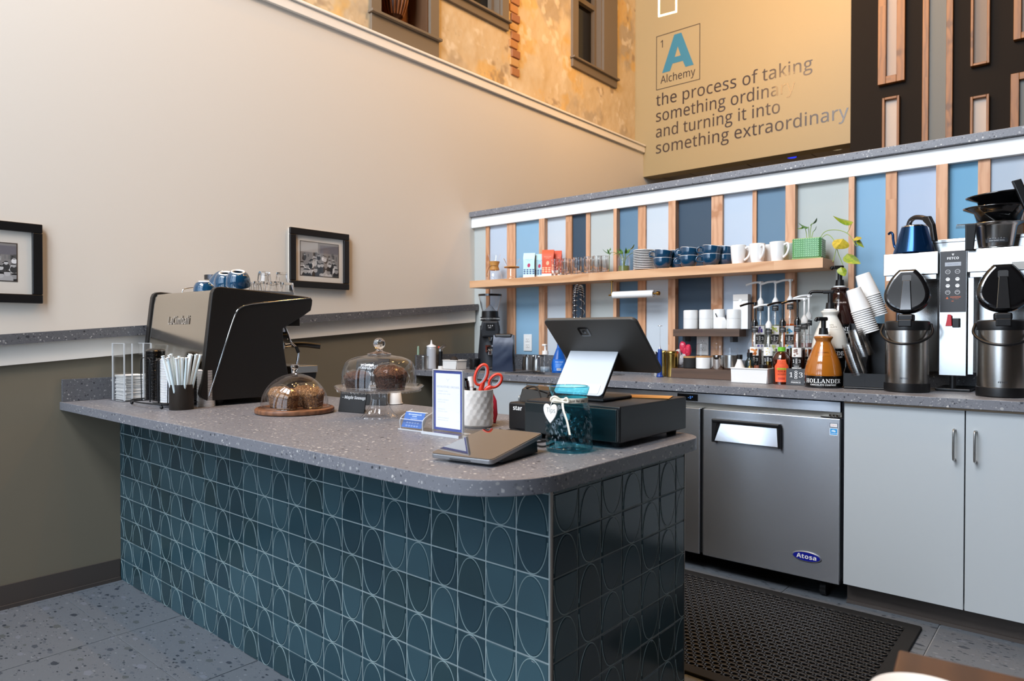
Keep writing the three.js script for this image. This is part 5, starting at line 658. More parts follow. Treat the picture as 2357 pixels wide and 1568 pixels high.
{ // white mugs
  const mug = (px, z, turn, label) => { const p = shelfAt(px, z), o = thing('white_mug', label, 'mug', p, turn, 'white mugs on the shelf'); add(o, 'body', lathe(smoothPts([[0.0, 0.0005], [0.029, 0.0005], [0.031, 0.004], [0.036, 0.04], [0.04, 0.096]], 5).concat([[0.0385, 0.098], [0.037, 0.096], [0.032, 0.012], [0, 0.008]]), 36), M.whiteGloss); add(o, 'handle', tube([[0.037, 0.08, 0], [0.056, 0.086, 0], [0.064, 0.066, 0], [0.054, 0.036, 0], [0.034, 0.018, 0]], 0.0062, 24, 8), M.whiteGloss); };
  mug(1699, -3.525, 0.0, 'white mug nearest the navy cups'); mug(1743, -3.52, -0.7, 'white mug in the middle of the front row'); mug(1790, -3.515, -0.3, 'white mug nearest the green planter'); mug(1722, -3.615, 0.2, 'white mug behind the gap near the navy cups'); mug(1768, -3.61, 0.2, 'white mug behind the middle mug'); mug(1808, -3.61, 0.3, 'white mug behind the one at the planter');
}
{ // square planter with a pothos
  const p = shelfAt(1862, -3.56), w = 0.132, h = 0.095, o = thing('square_planter', 'green ceramic planter with basket-weave relief on a tray', 'planter', p, 0.12); add(o, 'tray', rb(w + 0.006, 0.008, w + 0.006, 0.003, [0, 0.004, 0]), mk('#6f8f4e', 0.35));
  const sh = roundRect(w, w, 0.016); sh.holes.push(roundRect(w - 0.014, w - 0.014, 0.012)); add(o, 'body', ext(sh, h, 0.002, 1).rotateX(-Math.PI / 2).translate(0, 0.0085, 0), mk('#5f9a5f', 0.3, 0, { clearcoat: 0.4 })); const nb = []; for (let i = 0; i < 11; i++) for (let j = 0; j < 9; j++) { nb.push(rb(0.0075, 0.0075, 0.003, 0.0012, [-0.0535 + i * 0.0107, 0.016 + j * 0.0102, w / 2 + 0.0005], null, 1), rb(0.003, 0.0075, 0.0075, 0.0012, [w / 2 + 0.0005, 0.016 + j * 0.0102, -0.0535 + i * 0.0107], null, 1), rb(0.003, 0.0075, 0.0075, 0.0012, [-w / 2 - 0.0005, 0.016 + j * 0.0102, -0.0535 + i * 0.0107], null, 1)); } add(o, 'weave_relief', merge(nb), mk('#79b078', 0.3, 0, { clearcoat: 0.4 })); add(o, 'soil', bar(-w / 2 + 0.008, w / 2 - 0.008, 0.0605, 0.085, -w / 2 + 0.008, w / 2 - 0.008), mk('#3b2b1f', 0.95));
  const t = thing('pothos_plant', 'trailing pothos with green and yellow leaves in the planter', 'plant', [p.x, p.y + 0.086, p.z]), m = mpp(p), L = (px, py, dz = 0) => { const q = onZ(px, py, p.z + dz); return [q.x - p.x, q.y - p.y - 0.086, dz]; }, stemM = mk('#8fa84a', 0.6);
  const stem = (pts, r = 0.0017) => add(t, 'stem', tube(pts, r, 24, 5), stemM);
  stem([[0.0, 0, 0], L(1862, 535, 0.0), L(1861, 522, 0.01)]); stem([[0.004, 0, 0.0], L(1866, 530, 0), L(1868, 515, 0.01)]); stem([[-0.004, 0, 0.01], L(1853, 525, 0), L(1848, 519, 0.0)]); stem([[0.006, 0, 0], L(1872, 532, 0)]);
  stem([[0.05, 0, 0.02], L(1897, 535, 0.03), L(1920, 529, 0.05), L(1950, 537, 0.07), L(1965, 556, 0.08), L(1970, 566, 0.08), L(1978, 565, 0.085), L(1974, 552, 0.085)]); stem([[0.05, 0, 0.03], L(1904, 540, 0.05), L(1921, 556, 0.07), L(1930, 585, 0.08), L(1940, 610, 0.08)]); stem([L(1925, 572, 0.07), L(1921, 590, 0.07), L(1917, 603, 0.07)]); stem([L(1950, 536, 0.07), L(1955, 528, 0.07), L(1960, 515, 0.075)], 0.0013);
  leafOn(t, L(1860, 523, 0.01), [-0.8, 0.15, 0.5], [0, 1, 0.4], 0.034, 0.05, GREEN); leafOn(t, L(1866, 517, 0.01), [0.75, 0.2, 0.4], [0, 1, 0.5], 0.026, 0.05, GREEN); leafOn(t, L(1850, 520, 0), [-0.7, -0.7, 0.4], [0, 1, 0.4], 0.022, 0.035, GREEN); leafOn(t, L(1872, 533, 0), [0.8, 0.6, 0.2], [0, 1, 0.4], 0.01, 0.03, GREEN);
  leafOn(t, L(1964, 512, 0.075), [-1, 0.15, 0.25], [0, 0.75, 0.65], 0.034, 0.09, LIME); leafOn(t, L(1941, 550, 0.08), [-0.25, -0.6, 0.35], [0.2, 0.5, 1], 0.062, 0.075, YELLOW); leafOn(t, L(1978, 552, 0.085), [0.25, -1, 0.1], [1, 0.1, 0.5], 0.03, 0.045, LIME); leafOn(t, L(1950, 584, 0.08), [0.75, -1, 0.25], [0.6, 0.6, 0.8], 0.052, 0.09, LIME); leafOn(t, L(1936, 615, 0.08), [0.3, -1, 0.2], [0.5, 0.4, 1], 0.034, 0.055, LIME); leafOn(t, L(1972, 545, 0.085), [0.3, -0.6, 0.4], [0.2, 0.5, 1], 0.028, 0.034, YELLOW);
}
// paper towel on a brass rod below the shelf
{
  const a = onZ(1408, 690, -3.56), b = onZ(1500, 676, -3.56), y = 1.397, x0 = a.x, x1 = b.x, o = thing('towel_holder', 'brass towel rod hung under the fir shelf', 'holder', [x0, 0, -3.56]);
  add(o, 'hanger', merge([cyl(0.0045, 0.0045, SH.y0 - y - 0.0005, [0, y, 0], 10), cyl(0.012, 0.012, 0.004, [0, SH.y0 - 0.0045, 0], 16)]), M.brass); add(o, 'rod', put(new THREE.CylinderGeometry(0.0045, 0.0045, x1 - x0 + 0.06, 12).rotateZ(Math.PI / 2), [(x1 - x0) / 2 + 0.01, y, 0]), M.brass); add(o, 'knob', put(new THREE.CylinderGeometry(0.012, 0.012, 0.014, 16).rotateZ(Math.PI / 2), [x1 - x0 + 0.042, y, 0]), M.brass);
  const r = thing('paper_roll', 'thin white paper towel roll on the brass rod', 'paper roll', [x0 + 0.012, y, -3.56]); add(r, 'paper', put(lathe([[0.0065, 0], [0.021, 0], [0.021, x1 - x0], [0.0065, x1 - x0], [0.0065, 0]], 32).rotateZ(-Math.PI / 2), [0, 0, 0]), M.paper); add(r, 'core', put(lathe([[0.0055, 0.001], [0.0062, 0.001], [0.0062, x1 - x0 - 0.001], [0.0055, x1 - x0 - 0.001]], 20).rotateZ(-Math.PI / 2), [0, 0, 0]), M.cardboard);
}
// outlets
for (const [x, y, z, label] of [[0.513, 1.10, PZ, 'white double socket plate on the sky blue panel'], [1.80, 1.10, PZ, 'white double socket plate on the navy panel under small shelf']]) { const o = thing('wall_outlet', label, 'outlet', [x, y, z + 0.0003]); add(o, 'plate', rb(0.072, 0.116, 0.006, 0.002, [0, 0, 0.003]), M.white); for (const s of [-1, 1]) { const f = add(o, 'socket', rb(0.034, 0.028, 0.003, 0.006, [0, s * 0.02, 0.0072]), M.white); add(f, 'slots', merge([bar(-0.008, -0.006, s * 0.02, s * 0.02 + 0.008, 0.0082, 0.0089), bar(0.006, 0.008, s * 0.02, s * 0.02 + 0.008, 0.0082, 0.0089), cyl(0.002, 0.002, 0.0005, [0, 0, 0], 10).rotateX(Math.PI / 2).translate(0, s * 0.02 - 0.007, 0.0085)]), M.charcoal); } }
// ================================================================ ON THE BACK COUNTER
const BT = BTOP + 0.0005, bk = (px, z, py = 850, y = BT) => { const p = onZ(px, py, z); p.y = y; return p; };
{ // milk frothers
  const fr = (p, m, label) => { const o = thing('milk_frother', label, 'frother', p); add(o, 'handle', lathe(smoothPts([[0, 0], [0.0185, 0], [0.019, 0.008], [0.015, 0.02], [0.0135, 0.08], [0.012, 0.15], [0.008, 0.158]], 4), 20), m); add(o, 'tip', cyl(0.006, 0.002, 0.02, [0, 0.158, 0], 12), M.chrome); add(o, 'wire', cyl(0.0011, 0.0011, 0.115, [0, 0.175, 0], 6), M.chrome); add(o, 'whisk', put(new THREE.TorusGeometry(0.011, 0.0016, 6, 20).rotateX(Math.PI / 2), [0, 0.29, 0]), M.chrome); };
  fr(bk(961, -3.145), M.mint, 'mint green milk frother standing upright at the wall'); fr(bk(1519, -3.50), mk('#1d3f8c', 0.35), 'blue milk frother standing upright beside the gold shakers');
  const sc = thing('steel_cup', 'small stainless measuring cup beside the mint frother', 'cup', bk(976, -3.19)); add(sc, 'body', lathe([[0, 0], [0.031, 0], [0.033, 0.002], [0.034, 0.088], [0.036, 0.09], [0.033, 0.09], [0.032, 0.004], [0, 0.003]], 28), M.steel);
  const sq = thing('squeeze_bottle', 'translucent squeeze bottle one third full of brown syrup', 'bottle', bk(993, -3.235)); add(sq, 'body', lathe([[0, 0.0], [0.031, 0.0], [0.033, 0.004], [0.033, 0.135], [0.03, 0.148], [0.022, 0.152]], 28), mk('#dfe3ea', 0.35, 0, { transmission: 0.35, thickness: 0 })); add(sq, 'syrup', cyl(0.0315, 0.0315, 0.07, [0, 0.003, 0], 24), mk('#8b5a49', 0.4)); add(sq, 'cap', lathe([[0.0325, 0.15], [0.0325, 0.16], [0.018, 0.166], [0.008, 0.172], [0.003, 0.2], [0, 0.2]], 24), mk('#eceef2', 0.4));
  const to = thing('kitchen_torch', 'small black kitchen torch with a silver nozzle', 'torch', bk(1014, -3.27)); add(to, 'body', merge([cyl(0.014, 0.014, 0.1, [0, 0.022, 0], 20)]), M.black); add(to, 'base', cyl(0.019, 0.016, 0.0215, [0, 0, 0], 20), M.white); add(to, 'head', merge([cyl(0.014, 0.012, 0.02, [0, 0.1225, 0], 20), put(new THREE.CylinderGeometry(0.011, 0.013, 0.05, 16).rotateZ(-1.1), [0.02, 0.152, 0])]), M.steel); add(to, 'button', put(new THREE.CylinderGeometry(0.008, 0.008, 0.012, 12).rotateZ(1.57), [-0.012, 0.148, 0]), M.redOrange);
}
// perforated basket: walls with real holes
function basket(label, p, W, D, h, turn, nx, ny) {
  const o = thing('plastic_basket', label, 'basket', p, turn), wall = (w, n) => { const s = shapeOf([[-w / 2 + 0.004, 0], [w / 2 - 0.004, 0], [w / 2, h], [-w / 2, h]]); for (let i = 0; i < n; i++) for (let j = 0; j < ny; j++) { const q = new THREE.Path(); q.absarc((i + 0.5) / n * (w - 0.024) - (w - 0.024) / 2, h * (0.22 + 0.56 * j / Math.max(1, ny - 1)), Math.min(0.0042, w / n * 0.28), 0, 6.283, true); s.holes.push(q); } return new THREE.ExtrudeGeometry(s, { depth: 0.002, bevelEnabled: false, curveSegments: 5 }); };
  const nd = Math.max(2, Math.round(nx * D / W)); for (const [g, r, x, z] of [[wall(W, nx), 0, 0, D / 2 - 0.002], [wall(W, nx), 0, 0, -D / 2], [wall(D - 0.005, nd), Math.PI / 2, W / 2 - 0.002, 0], [wall(D - 0.005, nd), Math.PI / 2, -W / 2, 0]]) add(o, 'side', g.rotateY(r).translate(x, 0.002, z), M.white);
  add(o, 'bottom', bar(-W / 2 + 0.004, W / 2 - 0.004, 0, 0.002, -D / 2 + 0.004, D / 2 - 0.004), M.white); const s = roundRect(W + 0.008, D + 0.008, 0.006); s.holes.push(roundRect(W - 0.004, D - 0.004, 0.004)); add(o, 'rim', ext(s, 0.006, 0.001, 1).rotateX(-Math.PI / 2).translate(0, h + 0.002, 0), M.white); return o;
}
basket('small white perforated basket between torch and grinder', bk(1045, -3.33), 0.145, 0.1, 0.056, 0, 12, 3);
{ const p = bk(1045, -3.33), o = thing('brush_head', 'dark round brush lying inside the small basket', 'brush', [p.x, p.y + 0.003, p.z]); add(o, 'bristles', cyl(0.035, 0.04, 0.055, [0, 0, 0], 18), mk('#3b2c22', 0.9)); add(o, 'top', ball(0.03, [0, 0.055, 0], 14), mk('#2a211b', 0.8)); }
{ // grinder
  const p = bk(1128, -3.48), o = thing('coffee_grinder', 'black coffee grinder with a clear bean hopper', 'grinder', p, 0.75); const bm = mk('#1c1f24', 0.5);
  add(o, 'base', rb(0.21, 0.02, 0.25, 0.008, [0, 0.0105, 0.02]), bm); add(o, 'column', merge([lathe([[0.085, 0.021], [0.082, 0.1], [0.07, 0.24], [0.068, 0.3], [0, 0.302]], 32).scale(1, 1, 1.0).translate(0, 0, -0.03)]), bm); add(o, 'head', ext([[-0.055, 0.24], [0.055, 0.24], [0.068, 0.29], [0.055, 0.35], [-0.055, 0.35], [-0.068, 0.29]], 0.15, 0.012, 2).translate(0, -0.02, -0.06), bm);
  add(o, 'display', put(new THREE.PlaneGeometry(0.06, 0.045).rotateX(-0.1), [0, 0.29, 0.0925]), printMat(128, 96, (x) => { x.fillStyle = '#0c0d0f'; x.fillRect(0, 0, 128, 96); for (let i = 0; i < 3; i++) say(x, ['1', '2', 'P'][i], 34 + i * 30, 34, 26, '#e8e8e8', 'bold'); x.fillStyle = '#ddd'; x.fillRect(36, 58, 40, 5); }, 0.3), 'black touch panel with white symbols');
  add(o, 'adjust_ring', merge([cyl(0.066, 0.066, 0.026, [0, 0.332, -0.02], 36), cyl(0.058, 0.056, 0.04, [0, 0.358, -0.02], 36)]), M.black); add(o, 'scale_ring', merge(Array.from({ length: 40 }, (_, i) => box(0.002, 0.008, 0.002, [Math.sin(i / 40 * 6.283) * 0.0665, 0.346, -0.02 + Math.cos(i / 40 * 6.283) * 0.0665]))), M.white);
  add(o, 'hopper', lathe([[0.052, 0.3985], [0.058, 0.41], [0.078, 0.5], [0.0765, 0.5], [0.0565, 0.411], [0.05, 0.3985]], 40).translate(0, 0, -0.02), M.acrylic, 'clear bean hopper'); add(o, 'hopper_lid', cyl(0.081, 0.081, 0.014, [0, 0.5005, -0.02], 40), M.blackGloss); add(o, 'bean_cone', put(new THREE.ConeGeometry(0.042, 0.045, 24), [0, 0.4225, -0.02]), mk('#dfe2e6', 0.15, 0, { transmission: 0.5, thickness: 0 }));
  add(o, 'spout', merge([cyl(0.008, 0.016, 0.03, [0, 0.195, 0.065], 16)]), M.chrome); add(o, 'portafilter_fork', merge([bar(-0.032, 0.032, 0.155, 0.166, 0.05, 0.062), bar(-0.032, -0.022, 0.12, 0.155, 0.05, 0.11), bar(0.022, 0.032, 0.12, 0.155, 0.05, 0.11), tube([[-0.026, 0.13, 0.1], [0.026, 0.13, 0.1]], 0.004, 6, 6), rb(0.03, 0.045, 0.02, 0.006, [0, 0.12, 0.06])]), M.chrome);
  const tp = bk(1092, -3.40), t = thing('tamper_cup', 'black dosing cup on the tray in front of the grinder', 'cup', [tp.x, tp.y, tp.z]); add(t, 'body', lathe([[0, 0], [0.034, 0], [0.034, 0.068], [0.031, 0.07], [0.03, 0.006], [0, 0.005]], 28), M.black); add(t, 'lip', lathe([[0.034, 0.0685], [0.036, 0.07], [0.036, 0.074], [0.033, 0.074]], 28), M.charcoal);
  const b = thing('coffee_sack', 'large navy foil coffee sack folded over at the top', 'coffee bag', bk(1160, -3.36), 0.55), g = new THREE.BoxGeometry(0.135, 0.235, 0.1, 8, 12, 6).translate(0, 0.1175, 0), q = g.attributes.position, nz = fbm(77, 5, 3); for (let i = 0; i < q.count; i++) { const y = q.getY(i) / 0.235, k = y > 0.72 ? 1 - (y - 0.72) * 0.9 : 1; q.setZ(i, q.getZ(i) * k + (y > 0.72 ? -(y - 0.72) * 0.03 : 0) + 0.007 * (nz(q.getX(i) * 3 + 0.5, y) - 0.5)); q.setX(i, q.getX(i) * (y > 0.86 ? 0.93 : 1 - 0.05 * Math.sin(y * 3.14)) + 0.006 * (nz(y, q.getZ(i) * 3 + 0.5) - 0.5)); } g.computeVertexNormals(); add(b, 'pouch', g, mk('#12203a', 0.35, 0.1)); add(b, 'folded_top', rb(0.118, 0.03, 0.05, 0.012, [0, 0.228, 0.01]), mk('#141416', 0.4)); add(b, 'side_print', put(new THREE.PlaneGeometry(0.055, 0.13).rotateY(Math.PI / 2), [0.0685, 0.11, 0]), printMat(64, 160, (x) => { x.fillStyle = '#15161a'; x.fillRect(0, 0, 64, 160); x.save(); x.translate(32, 80); x.rotate(1.57); say(x, 'espresso blend', 0, -8, 18, '#4a4c52'); say(x, 'whole bean', 0, 12, 14, '#3b3d44'); x.restore(); }, 0.4), 'black gusset with faint lettering');
}
{ // pitchers and soap
  const p0 = bk(1215, -3.57), o = thing('milk_pitcher', 'steel milk pitcher nearest the coffee sack', 'pitcher', p0, 2.3); add(o, 'body', lathe([[0, 0], [0.036, 0], [0.039, 0.004], [0.037, 0.06], [0.033, 0.085], [0.035, 0.094], [0.033, 0.094], [0.031, 0.084], [0.034, 0.06], [0.035, 0.006], [0, 0.005]], 32), M.steel); add(o, 'handle', tube([[0.035, 0.084, 0], [0.058, 0.085, 0], [0.06, 0.05, 0], [0.05, 0.025, 0]], 0.004, 16, 6), M.steel); add(o, 'spout', put(new THREE.ConeGeometry(0.014, 0.026, 12, 1, true).rotateZ(2.6), [-0.036, 0.086, 0]), M.steel);
  copyOf(o, bk(1237, -3.52), 1.2, 'steel milk pitcher beside the foaming soap bottle'); copyOf(o, bk(1226, -3.635), 2.6, 'steel milk pitcher behind the other two pitchers');
  const s = thing('foam_soap_bottle', 'clear conical foaming soap bottle with a white pump', 'bottle', bk(1255, -3.46)); add(s, 'body', lathe(smoothPts([[0, 0], [0.034, 0], [0.036, 0.006], [0.028, 0.06], [0.019, 0.105], [0.016, 0.112]], 5), 28), M.clearPlastic); add(s, 'soap', lathe([[0, 0.003], [0.033, 0.003], [0.03, 0.035], [0, 0.035]], 24), mk('#c8d8e4', 0.1, 0, { transmission: 0.6, thickness: 0 })); add(s, 'pump', merge([cyl(0.021, 0.019, 0.024, [0, 0.112, 0], 20), cyl(0.007, 0.007, 0.03, [0, 0.136, 0], 12), rb(0.03, 0.013, 0.02, 0.005, [-0.006, 0.172, 0])]), M.white);
  const b = thing('dish_soap', 'blue dish soap bottle with a printed label', 'bottle', bk(1287, -3.45), toCam(bk(1287, -3.45))); add(b, 'body', lathe(smoothPts([[0, 0], [0.042, 0], [0.046, 0.01], [0.047, 0.06], [0.036, 0.1], [0.022, 0.14], [0.013, 0.165], [0.012, 0.2]], 5), 32).scale(1, 1, 0.62), mk('#1f66c4', 0.12, 0, { transmission: 0.3, thickness: 0 })); add(b, 'cap', cyl(0.013, 0.011, 0.03, [0, 0.2, 0], 16), mk('#2a6fd0', 0.3)); add(b, 'label', wrapLabel(0.0475, 0.0478, 0.012, 0.085, 0.85).scale(1, 1, 0.63), printMat(128, 128, (x) => { x.fillStyle = '#2a74d6'; x.fillRect(0, 0, 128, 128); say(x, 'DISH SOAP', 64, 28, 16, '#cfe6ff', 'bold'); for (let i = 0; i < 5; i++) { x.fillStyle = '#8fc0ff'; x.fillRect(26, 46 + i * 9, 70 - i * 6, 4); } x.fillStyle = '#eef4fb'; x.fillRect(40, 96, 44, 24); x.fillStyle = '#222'; for (let i = 0; i < 10; i++) x.fillRect(44 + i * 4, 99, 2, 16); }, 0.3), 'blue printed label');
}
{ // gold shakers
  const g = thing('gold_shaker', 'tall polished gold shaker against the riser', 'shaker', bk(1547, -3.53)); add(g, 'body', lathe([[0, 0], [0.029, 0], [0.031, 0.004], [0.034, 0.13], [0.035, 0.132], [0.036, 0.142], [0.033, 0.148], [0, 0.15]], 32), M.gold); copyOf(g, bk(1530, -3.6), 0, 'tall polished gold shaker behind the blue frother'); const s = thing('steel_tumbler', 'tall polished steel tumbler behind the register screen', 'tumbler', bk(1511, -3.58)); add(s, 'body', lathe([[0, 0], [0.03, 0], [0.036, 0.14], [0.034, 0.14], [0.028, 0.004], [0, 0.004]], 28), M.chrome);
}
// small walnut wall shelf with canisters
{
  const z1 = -3.565, a = onZ(1549, 766, z1), b = onZ(1702, 766, z1), o = thing('walnut_shelf', 'small dark walnut shelf under the fir shelf', 'shelf', [a.x, 1.149, z1]); add(o, 'board', metric(bar(0, b.x - a.x, 0, 0.0405, -0.0925, 0, 0.002), 1.4, 0, 0, true), M.walnut); for (const x of [0.05, b.x - a.x - 0.06]) add(o, 'bracket', bar(x, x + 0.015, -0.03, -0.0005, -0.092, -0.02), M.black);
  const cy = 1.190, can = (px, z, w, h, label) => { const p = onZ(px, 740, z), q = thing('white_canister', label, 'canister', [p.x, cy, z], 0, 'white canisters on the walnut shelf'); add(q, 'body', lathe([[0, 0], [w * 0.97, 0], [w, 0.003], [w, h * 0.52], [w - 0.0006, h * 0.52], [w - 0.0006, h * 0.525]], 32), M.white); add(q, 'lid', lathe([[w, h * 0.53], [w, h - 0.004], [w - 0.004, h], [0, h]], 32), M.white); };
  can(1590, -3.607, 0.0405, 0.107, 'white canister at the left end of the walnut shelf'); can(1625, -3.61, 0.0375, 0.108, 'white canister second on the walnut shelf'); can(1655, -3.635, 0.032, 0.11, 'white canister behind the sugar bowl'); can(1689, -3.605, 0.0375, 0.107, 'white canister next to the tall white box');
  { const p = onZ(1656, 745, -3.585), q = thing('sugar_bowl', 'small white slant-topped sugar bowl with a spoon', 'bowl', [p.x, cy, -3.592]); add(q, 'body', lathe([[0, 0], [0.034, 0], [0.037, 0.004], [0.037, 0.045], [0.026, 0.064], [0, 0.066]], 28).scale(1, 1, 0.6), M.whiteGloss); add(q, 'spoon', tube([[-0.012, 0.06, 0.008], [-0.02, 0.078, 0.006], [-0.024, 0.085, 0.004]], 0.003, 8, 6), M.black); }
  { const p = onZ(1703, 720, -3.625), q = thing('white_box', 'tall narrow white carton with open flap', 'box', [p.x + 0.008, cy, -3.632]); add(q, 'carton', rb(0.082, 0.152, 0.042, 0.001, [0, 0.076, 0], null, 1), M.paper); add(q, 'flap', rb(0.082, 0.034, 0.043, 0.001, [0, 0.17, 0], null, 1), mk('#d8d3cd', 0.8)); add(q, 'tab', put(new THREE.CylinderGeometry(0.009, 0.009, 0.002, 16).rotateX(Math.PI / 2), [0, 0.153, 0.0222]), M.paper); }
}
// walnut riser with jars
{
  const z1 = -3.50, a = onZ(1538, 860, z1), b = onZ(1692, 862, z1), rt = 0.972, o = thing('walnut_riser', 'low dark walnut riser on the back counter', 'riser', [a.x, BT, z1]); add(o, 'board', metric(bar(0, b.x - a.x, 0, rt - BT, -0.15, 0, 0.002), 1.4, 0.3, 0.2, true), M.walnut);
  const on = (px, z) => { const p = onZ(px, 850, z); p.y = rt + 0.0005; return p; };
  { const p = on(1573, -3.575), q = thing('candy_bag', 'clear bag of pink wrapped sweets on the riser', 'bag', p); const nz = fbm(41, 6, 3); for (let i = 0; i < 7; i++) { const g = new THREE.IcosahedronGeometry(0.022, 2), pp = g.attributes.position; for (let j = 0; j < pp.count; j++) { const k = 0.75 + 0.6 * nz(pp.getX(j) * 9 + i * 0.3, pp.getY(j) * 9 + pp.getZ(j) * 5); pp.setXYZ(j, pp.getX(j) * k * 0.8, pp.getY(j) * k * 1.4, pp.getZ(j) * k * 0.7); } const f = toCreasedNormals(g, 0.2); const c = add(q, i > 3 ? 'sweet' : 'foil_fold', f, i > 3 ? mk('#c42a4a', 0.35) : mk('#d9d5d6', 0.2, 0, { transmission: 0.35, thickness: 0 })); c.position.set((i % 3 - 1) * 0.018 + (i > 3 ? 0.012 : -0.012), 0.03 + i * 0.014, (i % 2) * 0.012 - 0.006); } }
  const jar = (px, z, r, h, m, label, lid, name = 'lidded_canister') => { const p = on(px, z), q = thing(name, label, 'canister', p); add(q, 'body', lathe([[0, 0], [r * 0.96, 0], [r, 0.004], [r, h]], 32), m); add(q, 'lid', merge([cyl(r * 0.98, r * 0.98, 0.008, [0, h + 0.0003, 0], 32)]), lid); return [p, h + 0.0085]; };
  jar(1588, -3.54, 0.036, 0.058, M.blackMatte, 'short black canister with a tan lid on the riser', mk('#b98a57', 0.6)); const [pw, hw] = jar(1619, -3.535, 0.04, 0.062, M.whiteGloss, 'short white canister with a tan lid on the riser', mk('#b98a57', 0.6));
  { const q = thing('glass_cup', 'clear glass cup upside down on the white canister', 'glass', [pw.x - 0.008, pw.y + hw, pw.z]); add(q, 'body', lathe([[0.032, 0], [0.03, 0.06], [0.024, 0.068], [0, 0.068]], 28), M.glass); }
  { const q = thing('steel_canister', 'steel canister half filled under a clear glass top', 'canister', on(1653, -3.54)); add(q, 'sleeve', lathe([[0, 0], [0.036, 0], [0.036, 0.075], [0.035, 0.075]], 32), M.chrome); add(q, 'glass_top', lathe([[0.0345, 0.0753], [0.0355, 0.125]], 32), M.glass); add(q, 'wrap', wrapGeo(0.03, 0.05, 611).translate(0, 0.105, 0), M.wrap); }
  { const q = thing('clip_jar', 'glass clip jar in a steel band at the riser end', 'jar', on(1683, -3.54)); add(q, 'glass', lathe([[0, 0.001], [0.036, 0.001], [0.037, 0.08], [0.033, 0.092], [0.033, 0.098]], 32), M.glass); add(q, 'band', lathe([[0.0375, 0.01], [0.038, 0.012], [0.038, 0.075], [0.0375, 0.077]], 32), M.steel); add(q, 'lid', merge([cyl(0.036, 0.034, 0.018, [0, 0.0985, 0], 32)]), M.glass); add(q, 'ground_coffee', cyl(0.034, 0.034, 0.025, [0, 0.003, 0], 24), mk('#4a2c1c', 0.9)); }
}
// perforated basket of little bottles
{
  const p = bk(1734, -3.42), turn = 0; basket('white perforated basket of small bottles beside the riser', p, 0.185, 0.12, 0.068, turn, 12, 3);
  const small = (dx, dz, label, build) => { const o = thing('small_bottle', label, 'bottle', [p.x + dx, p.y + 0.003, p.z + dz]); build(o); };
  small(-0.062, 0.022, 'white drop-shaped bottle with a black cap in the basket', (o) => { add(o, 'body', lathe(smoothPts([[0, 0], [0.026, 0], [0.028, 0.01], [0.028, 0.06], [0.02, 0.085], [0.013, 0.105], [0.012, 0.115]], 4), 24), M.white); add(o, 'cap', cyl(0.014, 0.014, 0.022, [0, 0.115, 0], 18), M.black); add(o, 'print', wrapLabel(0.0284, 0.0284, 0.03, 0.058, 0.7), printMat(96, 48, (x) => { x.fillStyle = '#efece8'; x.fillRect(0, 0, 96, 48); say(x, 'sugar free', 48, 22, 16, '#c87a6a', 'italic', 'serif'); }, 0.5)); });
  small(-0.03, -0.03, 'dark green bottle with a black cap in the basket', (o) => { add(o, 'body', lathe(smoothPts([[0, 0], [0.026, 0], [0.026, 0.085], [0.014, 0.115], [0.012, 0.125]], 4), 24), mk('#14262a', 0.2)); add(o, 'cap', cyl(0.014, 0.014, 0.022, [0, 0.125, 0], 18), M.black); });
  small(-0.004, 0.03, 'little clear bottle with a gold dropper top', (o) => { add(o, 'body', cyl(0.019, 0.018, 0.06, [0, 0, 0], 20), M.glass); add(o, 'dropper', merge([cyl(0.012, 0.01, 0.022, [0, 0.06, 0], 16), cyl(0.004, 0.003, 0.03, [0, 0.082, 0], 10)]), M.gold); });
  small(0.03, 0.02, 'small bottle with a blue label and brown top', (o) => { add(o, 'body', cyl(0.02, 0.02, 0.065, [0, 0, 0], 20), mk('#4a7fc0', 0.4)); add(o, 'top', cyl(0.02, 0.018, 0.02, [0, 0.065, 0], 20), mk('#7a3f26', 0.4)); });
  small(0.06, 0.03, 'squat amber jar with a black lid in the basket', (o) => { add(o, 'body', lathe([[0, 0], [0.026, 0], [0.028, 0.006], [0.028, 0.06], [0.02, 0.072]], 24), mk('#5a3312', 0.15)); add(o, 'lid', cyl(0.02, 0.02, 0.018, [0, 0.072, 0], 20), M.black); add(o, 'label', wrapLabel(0.0284, 0.0284, 0.035, 0.058, 1.4), mk('#d9bd86', 0.6)); });
  small(0.065, -0.03, 'slim amber bottle with a gold collar in the basket', (o) => { add(o, 'body', cyl(0.02, 0.018, 0.085, [0, 0, 0], 20), mk('#4a2a10', 0.15)); add(o, 'collar', cyl(0.012, 0.012, 0.02, [0, 0.085, 0], 16), M.gold); });
}
// syrup bottles with pumps
const mark1883 = (x, cx, cy, s, fill) => { say(x, '1', cx - s * 0.62, cy, s, fill, '', 'serif'); say(x, '3', cx + s * 0.62, cy, s, fill, '', 'serif'); say(x, '8', cx, cy - s * 0.3, s * 0.82, fill, '', 'serif'); say(x, '8', cx, cy + s * 0.3, s * 0.82, fill, '', 'serif'); };
const fruit = (kind) => (x, W, y, h) => { x.fillStyle = '#f2f0ec'; x.fillRect(0, y, W, h); const keep = seed; seed = kind * 99 + (y | 0); const cols = [['#b5642c', '#d98a48'], ['#d9c84a', '#f0ead0'], ['#8a6f66', '#a58a80', '#6f564e'], ['#a8b84a', '#cdd27a'], ['#4aa0d8', '#e8c23a', '#5cb0e0'], ['#5a4a9a', '#7a6ab8']][kind]; for (let i = 0; i < 8; i++) { x.fillStyle = cols[i % cols.length]; x.beginPath(); x.ellipse(W * rnd(0.25, 0.75), y + h * rnd(0.15, 0.85), kind === 1 ? 5 : 15, kind === 0 ? 26 : 15, rnd(0, 3), 0, 6.3); x.fill(); } seed = keep; };
const labelCache = {};
